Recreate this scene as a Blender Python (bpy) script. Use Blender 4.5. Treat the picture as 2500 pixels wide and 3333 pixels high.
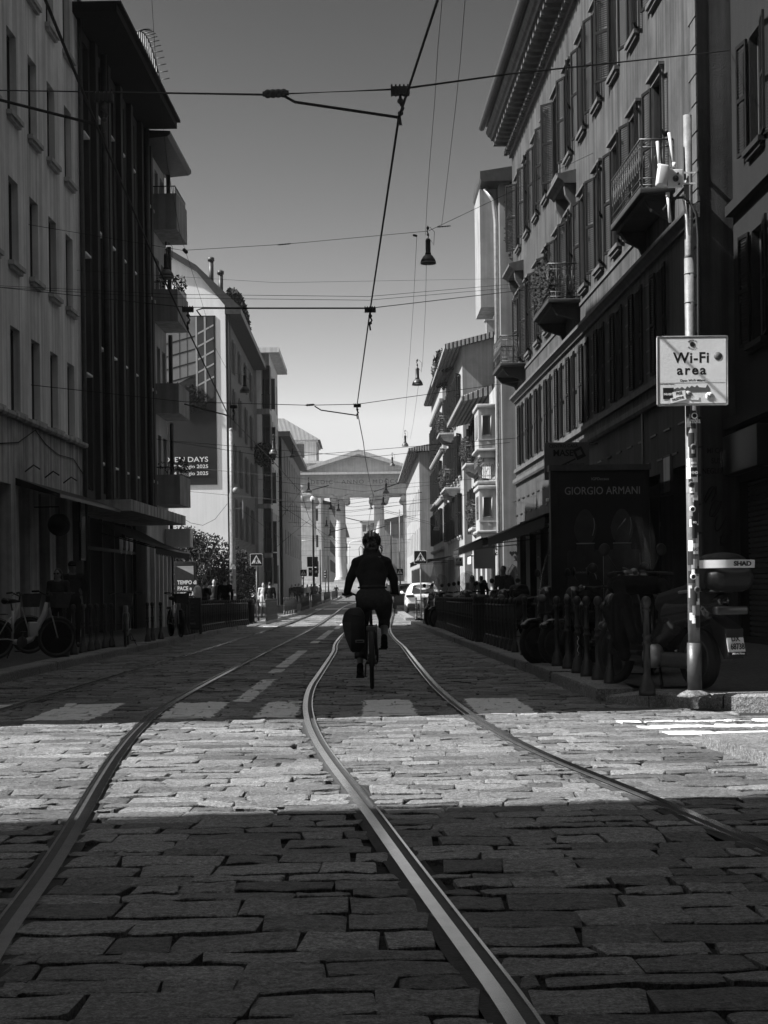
import bpy, bmesh, math, random
from mathutils import Vector, Matrix
S = bpy.context.scene
for o in list(bpy.data.objects): bpy.data.objects.remove(o)
R = math.radians
# ---------------- camera ----------------
F_PX, HZ, CAMZ = 5208.3, 1910.0, 1.18
ROLL, YAW = R(0.75), math.atan(65/5208.3)
cam = bpy.data.cameras.new('camera'); camo = bpy.data.objects.new('camera', cam)
S.collection.objects.link(camo); S.camera = camo
cam.sensor_fit = 'HORIZONTAL'; cam.sensor_width = 24; cam.lens = 50
cam.shift_y = (HZ-1666.5)/2500; cam.clip_start = .1; cam.clip_end = 3000
_r = Vector((math.cos(YAW), -math.sin(YAW), 0)); _u = Vector((0,0,1)); _f = Vector((math.sin(YAW), math.cos(YAW), 0))
_cr = _r*math.cos(ROLL)-_u*math.sin(ROLL); _cu = _u*math.cos(ROLL)+_r*math.sin(ROLL)
camo.matrix_world = Matrix(((_cr.x,_cu.x,-_f.x,0),(_cr.y,_cu.y,-_f.y,0),(_cr.z,_cu.z,-_f.z,CAMZ),(0,0,0,1)))
# ---------------- sky, sun, exposure ----------------
SUN_EL, SUN_AZ = R(45), R(-98)         # azimuth measured from +Y towards +X; negative = left
W = bpy.data.worlds.new('World'); S.world = W; W.use_nodes = True
nt = W.node_tree; nt.nodes.clear()
sky = nt.nodes.new('ShaderNodeTexSky'); sky.sky_type = 'NISHITA'; sky.sun_disc = False
sky.sun_elevation = SUN_EL; sky.sun_rotation = SUN_AZ; sky.air_density = 1.0; sky.dust_density = 1.2; sky.ozone_density = 1.0
sep = nt.nodes.new('ShaderNodeSeparateColor'); nt.links.new(sky.outputs[0], sep.inputs[0])
pw = nt.nodes.new('ShaderNodeMath'); pw.operation = 'POWER'; pw.inputs[1].default_value = 2.8
pre = nt.nodes.new('ShaderNodeMath'); pre.operation = 'MULTIPLY'; pre.inputs[1].default_value = .59; nt.links.new(sep.outputs[0], pre.inputs[0])
cap = nt.nodes.new('ShaderNodeMath'); cap.operation = 'MINIMUM'; cap.inputs[1].default_value = 2.0; nt.links.new(pre.outputs[0], cap.inputs[0])   # no glare round the sun
nt.links.new(cap.outputs[0], pw.inputs[0])                      # red record of the sky, as on red-filtered black and white film
bg = nt.nodes.new('ShaderNodeBackground'); bg.inputs[1].default_value = 0.05
# cloud-like glow added overhead, out of view, to brighten the shaded walls
tc = nt.nodes.new('ShaderNodeTexCoord'); sx = nt.nodes.new('ShaderNodeSeparateXYZ'); nt.links.new(tc.outputs['Generated'], sx.inputs[0])
m1 = nt.nodes.new('ShaderNodeMapRange'); m1.inputs[1].default_value = .5; m1.inputs[2].default_value = .8; nt.links.new(sx.outputs[2], m1.inputs[0])
cn = nt.nodes.new('ShaderNodeTexNoise'); cn.inputs['Scale'].default_value = 3; cn.inputs['Detail'].default_value = 5; nt.links.new(tc.outputs['Generated'], cn.inputs['Vector'])
m2 = nt.nodes.new('ShaderNodeMath'); m2.operation = 'MULTIPLY'; nt.links.new(m1.outputs[0], m2.inputs[0]); nt.links.new(cn.outputs[0], m2.inputs[1])
m3 = nt.nodes.new('ShaderNodeMath'); m3.operation = 'MULTIPLY_ADD'; m3.inputs[1].default_value = 6.5; nt.links.new(m2.outputs[0], m3.inputs[0]); nt.links.new(pw.outputs[0], m3.inputs[2])
nt.links.new(m3.outputs[0], bg.inputs[0])
wo = nt.nodes.new('ShaderNodeOutputWorld'); nt.links.new(bg.outputs[0], wo.inputs[0])
sl = bpy.data.lights.new('sun', 'SUN'); sl.energy = 5.0; sl.angle = R(0.5); sl.color = (1,1,1)
so = bpy.data.objects.new('sun', sl); S.collection.objects.link(so)
_d = Vector((math.sin(SUN_AZ)*math.cos(SUN_EL), math.cos(SUN_AZ)*math.cos(SUN_EL), math.sin(SUN_EL)))
so.rotation_euler = _d.to_track_quat('Z', 'Y').to_euler(); so.location = (-20, 10, 60)
S.view_settings.view_transform = 'Standard'; S.view_settings.look = 'None'; S.view_settings.exposure = 1.2; S.view_settings.gamma = 1
# ---------------- helpers ----------------
def ray(px, py):
    xc = (px-1250)/F_PX; yc = (HZ-py)/F_PX
    r = xc*math.cos(ROLL)+yc*math.sin(ROLL); u = -xc*math.sin(ROLL)+yc*math.cos(ROLL)
    X = r*math.cos(YAW)+math.sin(YAW); Y = math.cos(YAW)-r*math.sin(YAW)
    return X/Y, u/Y
def at(px, py, d):
    a, b = ray(px, py); return Vector((a*d, d, CAMZ+b*d))
def lerp(tab, d):
    if d <= tab[0][0]: return tab[0][1]
    for (a, x), (b, y) in zip(tab, tab[1:]):
        if d <= b: return x+(y-x)*(d-a)/(b-a)
    return tab[-1][1]
GZ = [(12,0),(26,-.07),(48,-.18),(65,-.3),(90,-.37),(125,-.32),(160,-.25),(208,-.24),(238,.55),(700,.55)]
def gz(d): return lerp(GZ, d)
def ground(px, py, k=0.0):
    a, b = ray(px, py); d = 10
    for _ in range(30): d = .5*d+.5*max(2, (gz(d)+k-CAMZ)/min(b, -1e-4))
    return Vector((a*d, d, gz(d)+k))
KL = [(13,-4.9),(27,-4.85),(63,-4.1),(140,-3.2),(240,-3.0)]; KR = [(15,2.35),(17.4,2.35),(57,1.75),(119,2.0),(240,2.3)]
def kl(d): return lerp(KL, d)
def kr(d): return lerp(KR, d)
KH = .13
class MB:
    def __init__(s): s.v=[]; s.f=[]; s.m=[]; s.M=Matrix.Identity(4); s.sm=[]
    def add(s, vs, fs, mi=0, smooth=False):
        n=len(s.v); M=s.M
        s.v += [tuple(M @ Vector(v)) for v in vs]; s.f += [tuple(i+n for i in f) for f in fs]; s.m += [mi]*len(fs); s.sm += [smooth]*len(fs); return s
    def box(s, x0,x1,y0,y1,z0,z1, mi=0):
        return s.add([(x0,y0,z0),(x1,y0,z0),(x1,y1,z0),(x0,y1,z0),(x0,y0,z1),(x1,y0,z1),(x1,y1,z1),(x0,y1,z1)],
            [(3,2,1,0),(4,5,6,7),(0,1,5,4),(1,2,6,5),(2,3,7,6),(3,0,4,7)], mi)
    def bbox(s, x0,x1,y0,y1,z0,z1, b=.01, mi=0):      # box with chamfered edges
        if x0>x1: x0,x1=x1,x0
        if y0>y1: y0,y1=y1,y0
        bm=bmesh.new(); bmesh.ops.create_cube(bm, size=1)
        for v in bm.verts: v.co=Vector(((x0+x1)/2+v.co.x*(x1-x0),(y0+y1)/2+v.co.y*(y1-y0),(z0+z1)/2+v.co.z*(z1-z0)))
        bmesh.ops.bevel(bm, geom=bm.edges[:], offset=b, segments=2, affect='EDGES', profile=.6)
        s.bm(bm, mi, True); return s
    def bm(s, bm, mi=0, smooth=False):
        bm.verts.index_update()
        s.add([v.co[:] for v in bm.verts], [[v.index for v in f.verts] for f in bm.faces], mi, smooth); bm.free()
    def quad(s, a,b,c,d, mi=0): return s.add([a,b,c,d], [(0,1,2,3)], mi)
    def prism(s, poly, z0, z1, mi=0):                 # poly (x,y), ccw
        n=len(poly); return s.add([(x,y,z0) for x,y in poly]+[(x,y,z1) for x,y in poly],
            [tuple(range(n-1,-1,-1)), tuple(range(n,2*n))]+[(i,(i+1)%n,n+(i+1)%n,n+i) for i in range(n)], mi)
    def extr(s, poly, y0, y1, mi=0):                  # poly (x,z) extruded in y
        n=len(poly); return s.add([(x,y0,z) for x,z in poly]+[(x,y1,z) for x,z in poly],
            [tuple(range(n)), tuple(range(2*n-1,n-1,-1))]+[(i,n+i,n+(i+1)%n,(i+1)%n) for i in range(n)], mi)
    def exts(s, poly, x0, x1, mi=0):                  # poly (y,z) extruded in x
        n=len(poly); return s.add([(x0,y,z) for y,z in poly]+[(x1,y,z) for y,z in poly],
            [tuple(range(n-1,-1,-1)), tuple(range(n,2*n))]+[(i,(i+1)%n,n+(i+1)%n,n+i) for i in range(n)], mi)
    def tube(s, pts, r, n=8, mi=0, cap=True, closed=False):
        pts=[Vector(p) for p in pts]; N=len(pts); rr=r if isinstance(r,(list,tuple)) else [r]*N
        vs=[]; prev=None
        for i,p in enumerate(pts):
            if closed: t=(pts[(i+1)%N]-pts[i-1])
            else: t=(pts[min(i+1,N-1)]-pts[max(i-1,0)])
            if t.length<1e-9: t=Vector((0,0,1))
            t.normalize()
            if prev is None:
                a=Vector((0,0,1)) if abs(t.z)<.9 else Vector((1,0,0)); u=t.cross(a).normalized()
            else:
                u=(prev-t*prev.dot(t)); u=u.normalized() if u.length>1e-6 else prev
            prev=u; w=t.cross(u)
            for k in range(n):
                an=2*math.pi*k/n; vs.append(tuple(p+(u*math.cos(an)+w*math.sin(an))*rr[i]))
        fs=[]; last = N if closed else N-1
        for i in range(last):
            for k in range(n):
                a=i*n+k; b=i*n+(k+1)%n; j=(i+1)%N; fs.append((a,b,j*n+(k+1)%n,j*n+k))
        if cap and not closed: fs+= [tuple(range(n-1,-1,-1)), tuple(range((N-1)*n,N*n))]
        return s.add(vs, fs, mi, True)
    def lathe(s, prof, n=16, mi=0, c=(0,0,0), axis='z', smooth=True):  # prof (r,z)
        vs=[]; N=len(prof)
        for r,z in prof:
            for k in range(n):
                a=2*math.pi*k/n; p=(r*math.cos(a), r*math.sin(a), z)
                if axis=='x': p=(z, r*math.cos(a), r*math.sin(a))
                if axis=='y': p=(r*math.sin(a), z, r*math.cos(a))
                vs.append((p[0]+c[0],p[1]+c[1],p[2]+c[2]))
        fs=[(i*n+k, i*n+(k+1)%n, (i+1)*n+(k+1)%n, (i+1)*n+k) for i in range(N-1) for k in range(n)]
        if prof[0][0]>1e-4: fs.append(tuple(range(n-1,-1,-1)))
        if prof[-1][0]>1e-4: fs.append(tuple(range((N-1)*n,N*n)))
        return s.add(vs, fs, mi, smooth)
    def ball(s, c, r, mi=0, n=10):
        if not isinstance(r,(tuple,list)): r=(r,r,r)
        bm=bmesh.new(); bmesh.ops.create_uvsphere(bm, u_segments=n, v_segments=max(4,n//2+2), radius=1)
        for v in bm.verts: v.co=Vector((c[0]+v.co.x*r[0], c[1]+v.co.y*r[1], c[2]+v.co.z*r[2]))
        s.bm(bm, mi, True); return s
    def wall(s, L, z0, z1, ops, rev=.22, mi=0, mr=None, y=0):
        if mr is None: mr=mi
        xs=sorted({0.0,L}|{round(v,4) for o in ops for v in o[:2] if 0<v<L}); zs=sorted({z0,z1}|{round(v,4) for o in ops for v in o[2:4] if z0<v<z1})
        for a,b in zip(xs,xs[1:]):
            for c,d in zip(zs,zs[1:]):
                mx,mz=(a+b)/2,(c+d)/2
                if any(o[0]<mx<o[1] and o[2]<mz<o[3] for o in ops): continue
                s.quad((b,y,c),(a,y,c),(a,y,d),(b,y,d),mi)
        for o in ops:
            a,b,c,d=o[:4]; r=y-rev
            s.quad((a,y,c),(b,y,c),(b,r,c),(a,r,c),mr); s.quad((a,r,d),(b,r,d),(b,y,d),(a,y,d),mr)
            s.quad((a,y,c),(a,r,c),(a,r,d),(a,y,d),mr); s.quad((b,r,c),(b,y,c),(b,y,d),(b,r,d),mr)
        return s
    def mesh(s, name, mats):
        me=bpy.data.meshes.new(name); me.from_pydata(s.v,[],s.f)
        for m in (mats if isinstance(mats,(list,tuple)) else [mats]): me.materials.append(m)
        me.polygons.foreach_set('material_index', s.m); me.polygons.foreach_set('use_smooth', s.sm); me.update(); return me
    def build(s, name, mats, parent=None, **k):
        return obj(name, s.mesh(name, mats), parent, **k)
def obj(name, me, parent=None, loc=(0,0,0), rz=0, rot=None, sc=None, label=None, cat=None, group=None, kind=None):
    o=bpy.data.objects.new(name, me); S.collection.objects.link(o); o.location=loc
    o.rotation_euler = rot if rot else (0,0,rz)
    if sc: o.scale=sc if isinstance(sc,(tuple,list)) else (sc,sc,sc)
    if parent: o.parent=parent
    tag(o,label,cat,group,kind); return o
def tag(o, label=None, cat=None, group=None, kind=None):
    if label: o['label']=label
    if cat: o['category']=cat
    if group: o['group']=group
    if kind: o['kind']=kind
    return o
def thing(name, label, cat, loc=(0,0,0), rz=0, group=None):
    return obj(name, None, None, loc, rz, label=label, cat=cat, group=group)
def kids(o, _c={}): return [c for c in bpy.data.objects if c.parent==o]
def dup(root, loc, rz=None, label=None, group=None, sc=None):
    def cp(o, par, deep):
        c=o.copy(); S.collection.objects.link(c)
        if par: c.parent=par
        for ch in tree[o.name]: cp(ch, c, deep+1)
        return c
    tree={}
    def col(o):
        tree[o.name]=kids(o)
        for c in tree[o.name]: col(c)
    col(root); r=cp(root, None, 0); r.location=loc
    if rz is not None: r.rotation_euler=(0,0,rz)
    if label: r['label']=label
    if group: r['group']=group
    if sc: r.scale=(sc,sc,sc)
    return r
def struct(name, mb, mats, kind='structure'): return mb.build(name, mats, kind=kind)
# ---------------- materials (all neutral: the photograph is black and white) ----------------
def mat(name, v, rough=.85, var=.2, scale=1.5, bump=.15, bs=60, metal=0, streak=0, spec=.3, wave=None, detail=6, coat=0, trans=0, alpha=1):
    m=bpy.data.materials.new(name); m.use_nodes=True; n=m.node_tree.nodes; l=m.node_tree.links; b=n['Principled BSDF']
    b.inputs['Roughness'].default_value=rough; b.inputs['Metallic'].default_value=metal
    b.inputs['Specular IOR Level'].default_value=spec; b.inputs['Coat Weight'].default_value=coat
    b.inputs['Transmission Weight'].default_value=trans; b.inputs['Alpha'].default_value=alpha
    b.inputs['Base Color'].default_value=(v,v,v,1)
    g=n.new('ShaderNodeNewGeometry'); src=g.outputs['Position']
    if var:
        t=n.new('ShaderNodeTexNoise'); t.inputs['Scale'].default_value=scale; t.inputs['Detail'].default_value=detail; t.inputs['Roughness'].default_value=.65
        l.new(src,t.inputs['Vector']); mr=n.new('ShaderNodeMapRange'); mr.inputs[1].default_value=.28; mr.inputs[2].default_value=.72
        mr.inputs[3].default_value=v*(1-var); mr.inputs[4].default_value=v*(1+var); l.new(t.outputs[0],mr.inputs[0]); out=mr.outputs[0]
        if streak:
            mp=n.new('ShaderNodeMapping'); mp.inputs['Scale'].default_value=(3.5,3.5,.12); l.new(src,mp.inputs[0])
            t2=n.new('ShaderNodeTexNoise'); t2.inputs['Scale'].default_value=1.3; t2.inputs['Detail'].default_value=7; l.new(mp.outputs[0],t2.inputs['Vector'])
            m2=n.new('ShaderNodeMapRange'); m2.inputs[1].default_value=.35; m2.inputs[2].default_value=.62; m2.inputs[3].default_value=1-streak; m2.inputs[4].default_value=1.05
            l.new(t2.outputs[0],m2.inputs[0]); mm=n.new('ShaderNodeMath'); mm.operation='MULTIPLY'; l.new(out,mm.inputs[0]); l.new(m2.outputs[0],mm.inputs[1]); out=mm.outputs[0]
        l.new(out,b.inputs['Base Color'])
    hb=None
    if wave:                                   # louvres / corrugation / boards: (axis, period, strength)
        w=n.new('ShaderNodeTexWave'); w.bands_direction=wave[0]; w.inputs['Scale'].default_value=1/wave[1]/3.1416/2*3.14159; w.inputs['Distortion'].default_value=0
        l.new(src,w.inputs['Vector']); bp=n.new('ShaderNodeBump'); bp.inputs['Strength'].default_value=wave[2]; bp.inputs['Distance'].default_value=wave[1]*.6
        l.new(w.outputs[1],bp.inputs['Height']); l.new(bp.outputs[0],b.inputs['Normal']); hb=bp
    if bump:
        t=n.new('ShaderNodeTexNoise'); t.inputs['Scale'].default_value=bs; t.inputs['Detail'].default_value=4; l.new(src,t.inputs['Vector'])
        bp=n.new('ShaderNodeBump'); bp.inputs['Strength'].default_value=bump; bp.inputs['Distance'].default_value=.02
        l.new(t.outputs[0],bp.inputs['Height']); l.new(bp.outputs[0],b.inputs['Normal'])
        if hb: l.new(hb.outputs[0],bp.inputs['Normal'])
    return m
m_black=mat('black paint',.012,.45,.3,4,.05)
m_iron=mat('dark cast iron',.024,.42,.35,9,.2,90,spec=.5)
m_wire=mat('wire metal',.01,.6,0,bump=0)
m_glass=mat('dark window glass',.018,.08,0,bump=0,spec=.6)
m_glassl=mat('pale curtain behind glass',.16,.25,.3,2,0,spec=.5)
m_frame=mat('window frame paint',.16,.6,.15,3,0)
m_framed=mat('dark window frame',.05,.6,.15,3,0)
m_white=mat('white paint',.75,.5,.08,2,.05)
m_metal=mat('galvanised steel',.33,.42,.3,7,.1,60,metal=.55,spec=.5)
m_dmetal=mat('dull steel',.09,.45,.3,6,.1,60,metal=.5)
m_rubber=mat('tyre rubber',.018,.8,.2,20,.1)
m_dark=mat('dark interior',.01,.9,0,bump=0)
m_leaf=mat('foliage',.016,.85,.5,2.5,0); m_bark=mat('bark',.08,.9,.3,8,.3)
def leaves(mb, c, r, n, size, rnd, mi=0, shell=.55):
    for _ in range(n):
        while 1:
            p=Vector((rnd.uniform(-1,1),rnd.uniform(-1,1),rnd.uniform(-1,1)))
            if shell<p.length<1: break
        q=Vector((c[0]+p.x*r[0],c[1]+p.y*r[1],c[2]+p.z*r[2])); a=Vector((rnd.gauss(0,1),rnd.gauss(0,1),rnd.gauss(0,1))).normalized(); b=a.orthogonal().normalized()
        s=size*rnd.uniform(.6,1.3); a=a*s; b=b*s*.55
        mb.add([tuple(q-a),tuple(q+b),tuple(q+a),tuple(q-b)],[(0,1,2,3)],mi)
def text(parent, s, loc, size, m, rx=math.pi/2, rz=0, name='lettering', ext=.002, align='CENTER', sx=1, bold=0, sp=1, ry=0, shear=0):
    c=bpy.data.curves.new('t','FONT'); c.body=s; c.size=size; c.align_x=align; c.extrude=ext; c.offset=bold; c.space_character=sp; c.resolution_u=3; c.shear=shear
    t=bpy.data.objects.new('t',c); S.collection.objects.link(t); dg=bpy.context.evaluated_depsgraph_get(); dg.update()
    me=bpy.data.meshes.new_from_object(t.evaluated_get(dg)); bpy.data.objects.remove(t); me.materials.clear(); me.materials.append(m)
    for p in me.polygons: p.material_index=0
    o=obj(name,me,parent,loc,rot=(rx,ry,rz)); o.scale=(sx,1,1); return o
# ================= GROUND, ROAD, RAILS, PAVEMENTS =================
def road_mat(name, v, paint=True):
    m=bpy.data.materials.new(name); m.use_nodes=True; n=m.node_tree.nodes; l=m.node_tree.links; b=n['Principled BSDF']
    g=n.new('ShaderNodeNewGeometry'); P=g.outputs['Position']; sp=n.new('ShaderNodeSeparateXYZ'); l.new(P,sp.inputs[0])
    def math_(op,a,b_=None,c=None):
        k=n.new('ShaderNodeMath'); k.operation=op
        for i,x in enumerate((a,b_,c)):
            if x is None: continue
            if isinstance(x,(int,float)): k.inputs[i].default_value=x
            else: l.new(x,k.inputs[i])
        return k.outputs[0]
    def noise(s,d=6,r=.65,vec=None):
        t=n.new('ShaderNodeTexNoise'); t.inputs['Scale'].default_value=s; t.inputs['Detail'].default_value=d; t.inputs['Roughness'].default_value=r; l.new(vec or P,t.inputs['Vector']); return t.outputs[0]
    def mr(x,a,b_,c,d):
        k=n.new('ShaderNodeMapRange'); l.new(x,k.inputs[0])
        for i,q in enumerate((a,b_,c,d)): k.inputs[i+1].default_value=q
        return k.outputs[0]
    big=mr(noise(.7),.3,.7,.65,1.3); fine=mr(noise(30,10,.85),.36,.64,.2,1.75); speck=mr(noise(95,4,.8),.38,.62,.5,1.5)
    vc=n.new('ShaderNodeVertexColor'); vc.layer_name='tone'; ton=math_('MULTIPLY_ADD',vc.outputs[0],.9,.55)
    col=math_('MULTIPLY',math_('MULTIPLY',math_('MULTIPLY',big,fine),math_('MULTIPLY',speck,ton)),v)
    if paint:
        X,Y=sp.outputs[0],sp.outputs[1]
        edge=math_('MULTIPLY_ADD',noise(9),.16,-.08)
        Xn=math_('ADD',X,edge); Yn=math_('ADD',Y,math_('MULTIPLY_ADD',noise(6),.22,-.11))
        masks=[]
        def rect(cx,w,cy,h,sl=0):
            c=math_('MULTIPLY_ADD',Y,sl,cx-sl*cy) if sl else cx
            a=math_('LESS_THAN',math_('ABSOLUTE',math_('SUBTRACT',Xn,c)),w/2); d=math_('LESS_THAN',math_('ABSOLUTE',math_('SUBTRACT',Yn,cy)),h/2)
            masks.append(math_('MULTIPLY',a,d))
        for cx,w in ((-3.95,.55),(-2.86,.62),(-1.71,.54),(-.84,.38),(.22,.5),(1.32,.56)): rect(cx,w,15.95,2.25)
        for cx,cy,h in ((-1.31,19.4,4.6),(-1.32,24.0,1.1),(-1.3,29.0,7.6),(-1.2,38.8,2.2),(-1.12,46.5,11),(-.95,57,5),(-.85,66,9),(-.7,98,12)): rect(cx,.19,cy,h,.006)
        for cy,w in ((13.75,.16),(13.2,.3),(12.55,.34)): rect(5.6,6.9-(13.75-cy)*.35,cy,w)
        for cx in (-3.55,-2.45,-1.6,-.5,.45,1.3,): rect(cx,.62,60.3,1.9)
        for cx in (-3.0,-2.1,-1.2,-.3,.6,1.5): rect(cx,.9,113,4)
        for cx in (-2.8,-1.9,-1.0,-.1,.8,1.7): rect(cx,.6,150,5)
        s=masks[0]
        for k in masks[1:]: s=math_('MAXIMUM',s,k)
        wear=mr(noise(11,9,.75),.34,.42,.1,1); s=math_('MULTIPLY',s,wear)
        mx=n.new('ShaderNodeMix'); mx.data_type='FLOAT'; l.new(s,mx.inputs[0]); l.new(col,mx.inputs[2]); l.new(mr(noise(25),.3,.7,.68,.9),mx.inputs[3]); col=mx.outputs[0]
    l.new(col,b.inputs['Base Color']); l.new(mr(noise(14),.3,.7,.42,.72),b.inputs['Roughness']); b.inputs['Specular IOR Level'].default_value=.35
    bp=n.new('ShaderNodeBump'); bp.inputs['Strength'].default_value=1.0; bp.inputs['Distance'].default_value=.035; l.new(noise(16,9,.72),bp.inputs['Height']); l.new(bp.outputs[0],b.inputs['Normal'])
    return m
m_stone=road_mat('granite setts',.168); m_grout=mat('joint dirt',.02,.95,.4,9,.5,50)
m_kerb=road_mat('granite kerb',.42,False); m_pave=road_mat('pavement stone',.09,False)
m_tar=mat('tar strip',.03,.8,.3,12,.4,70)
m_rail=mat('polished rail steel',.8,.17,.15,8,0,90,metal=1); m_raild=mat('dirty rail groove',.05,.55,.3,12,.2,90,metal=.3)
# one sheet of ground to the horizon
g=MB(); ys=[-60,0,12,26,48,65,90,125,160,208,238,400,1500]; xs=[-900,-60,-12,0,12,60,900]
vs=[(x,y,gz(y)-.026) for y in ys for x in xs]; n=len(xs)
g.add(vs,[(j*n+i,j*n+i+1,(j+1)*n+i+1,(j+1)*n+i) for j in range(len(ys)-1) for i in range(n-1)]); struct('ground',g,m_grout)
def crom(pts, n=10):
    out=[]; P=[pts[0]]+pts+[pts[-1]]
    for i in range(1,len(P)-2):
        a,b,c,d=P[i-1:i+3]
        for k in range(n):
            t=k/n; out.append(.5*((2*b)+(c-a)*t+(2*a-5*b+4*c-d)*t*t+(3*b-a-3*c+d)*t**3))
    out.append(P[-2]); return out
r1=[(-90,3210),(0,3050),(72,2955),(147,2858),(219,2738),(275,2640),(332,2534),(384,2455),(445,2376),(516,2312),(607,2257),(776,2171),(900,2104),(980,2067),(1035,2037),(1076,2006),(1122,1974)]
r2=[(-220,2380),(0,2317),(350,2208),(700,2108),(900,2046),(1016,1999),(1069,1974)]
r3=[(1800,3490),(1702,3333),(1642,3243),(1574,3152),(1491,3039),(1412,2934),(1348,2845),(1250,2711),(1213,2655),(1149,2572),(1077,2482),(1028,2410),(1004,2346),(996,2289),(1010,2237),(1038,2199),(1074,2152),(1122,2061)]
r4=[(2700,2850),(2500,2764),(2343,2700),(2230,2651),(2116,2602),(2003,2558),(1928,2527),(1815,2482),(1702,2433),(1612,2380),(1529,2331),(1453,2274),(1393,2210),(1344,2150),(1267,2043)]
RL=[]
for k,rr in enumerate((r1,r2,r3,r4)):
    w=[ground(*p) for p in rr]
    for _ in range(1):
        w=[w[0]]+[(a+b*2+c)/4 for a,b,c in zip(w,w[1:],w[2:])]+[w[-1]]
    RL.append(w)
x1,d1=RL[0][-1].x,RL[0][-1].y
for k,(x,d) in enumerate(((0,0),(-1.45,0),(1.52,0),(2.97,0))):   # tracks run on, parallel, to the gate
    e=RL[k][-1]
    for dd in (110,150,200,236):
        if dd>e.y+15: RL[k].append(Vector((-1.0+x+ (dd-110)*.004, dd, gz(dd))))
RAILPTS=[crom(w,8) for w in RL]
def railx(k,y):
    P=RAILPTS[k]
    for a,b in zip(P,P[1:]):
        if a.y<=y<=b.y: return a.x+(b.x-a.x)*(y-a.y)/max(1e-6,b.y-a.y)
    return None
rnd=random.Random(4)
def sett(mb, tones, x0,x1,y0,y1, nx,ny, gap):
    x0+=gap; x1-=gap; y0+=gap; y1-=gap; z=gz((y0+y1)/2); h=rnd.uniform(-.003,.003); tx=rnd.gauss(0,.006); ty=rnd.gauss(0,.006); tone=rnd.random()
    j=[rnd.uniform(-.022,.012) for _ in range(4)]; k2=[rnd.uniform(-.008,.014) for _ in range(4)]; ph=rnd.uniform(0,6)
    vs=[]; ids={}
    for b in range(ny+1):
        for a in range(nx+1):
            u,v=a/nx,b/ny
            if nx>2: u,v=(0,.04,.22,.5,.78,.96,1)[a] if nx==6 else u, (0,.05,.95,1)[b]
            x=x0+(x1-x0)*u+(j[0]*(1-u)*(1-v)+j[1]*u*(1-v)+j[2]*(1-u)*v+j[3]*u*v); y=y0+(y1-y0)*v+(k2[0]*(1-u)*(1-v)+k2[1]*u*(1-v)-k2[2]*(1-u)*v-k2[3]*u*v)
            if nx==6:
                ed=(a in (0,6)); eb=(b in (0,3))
                if ed and eb: x+=rnd.uniform(0,.016)*(1 if a==0 else -1); y+=rnd.uniform(0,.011)*(1 if b==0 else -1)
                elif eb: y+=.006*math.sin(ph+a*2.1+b*3)
                elif ed: x+=.005*math.sin(ph*3+b*2)
            e=min(a,nx-a)==0 or min(b,ny-b)==0
            zz=z+h+tx*(u-.5)+ty*(v-.5)+.004*math.sin(ph+7*u)*math.cos(ph*2+5*v)-(.004 if e else 0)
            vs.append((x,y,zz))
    N=(nx+1)*(ny+1); fs=[(b*(nx+1)+a,b*(nx+1)+a+1,(b+1)*(nx+1)+a+1,(b+1)*(nx+1)+a) for b in range(ny) for a in range(nx)]
    ring=[a for a in range(nx+1)]+[b*(nx+1)+nx for b in range(1,ny+1)]+[ny*(nx+1)+a for a in range(nx-1,-1,-1)]+[b*(nx+1) for b in range(ny-1,0,-1)]
    sk=[(vs[i][0],vs[i][1],z-.06) for i in ring]; L=len(ring); fs+=[(ring[i],N+i,N+(i+1)%L,ring[(i+1)%L]) for i in range(L)]
    mb.add(vs+sk,fs,0,False); tones.extend([tone]*(N+L))
sm=MB(); tones=[]; y=3.1
while y<92:
    dy=rnd.choice((rnd.uniform(.15,.21),rnd.uniform(.2,.29))) if y<48 else rnd.uniform(.28,.4)
    lo,hi = (-(.3*y+1.4), .3*y+1.4) if y<14.6 else (kl(y)-.02, kr(y)+.02)
    if 14.2<y<16.6: hi=3.2-max(0,y-14.6)*.4; 
    lo=max(lo,-(.3*y+1.4))
    if y+dy>57.5 and y<70: lo=min(lo,-6.5)
    x=lo+rnd.uniform(-.4,0)
    sl=rnd.uniform(-.01,.01)
    while x<hi:
        dx=rnd.uniform(.2,.56) if y<30 else rnd.uniform(.5,1.0)
        hit=None
        for k in range(4):
            rx=railx(k,y+dy/2)
            if rx is not None and abs(x+dx/2-rx)<dx/2+.04: hit=(k,rx)
        segs=[(x,x+dx)]
        if hit:
            segs=[(x,hit[1]-.058),(hit[1]+.058,x+dx)]
        for a,b in segs:
            if b-a<.09: continue
            w=rnd.uniform(-.01,.012)
            if y<30:
                yo=.012*math.sin(x*1.7+y*2.3)+.02*math.sin(x*.8+y); w+=yo
                sett(sm,tones,a,b,y+w,y+dy+w,6,3,rnd.choice((.003,.004,.006,.009)))
            else: sett(sm,tones,a,b,y,y+dy,2,2,.006)
        x+=dx
    y+=dy
me=sm.mesh('cobbled_road',m_stone); at_=me.color_attributes.new('tone','FLOAT_COLOR','POINT')
at_.data.foreach_set('color',[c for t in tones for c in (t,t,t,1)]); obj('cobbled_road',me,kind='structure')
g=MB()
ys=[y for y in range(90,240,6)]+[238,400]
for a,b in zip(ys,ys[1:]):
    ka=(kl(a),kr(a)) if a<240 else (-30,30); kb=(kl(b),kr(b)) if b<240 else (-30,30)
    g.quad((ka[0],a,gz(a)),(ka[1],a,gz(a)),(kb[1],b,gz(b)),(kb[0],b,gz(b)))
struct('far_road',g,m_stone)
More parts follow.
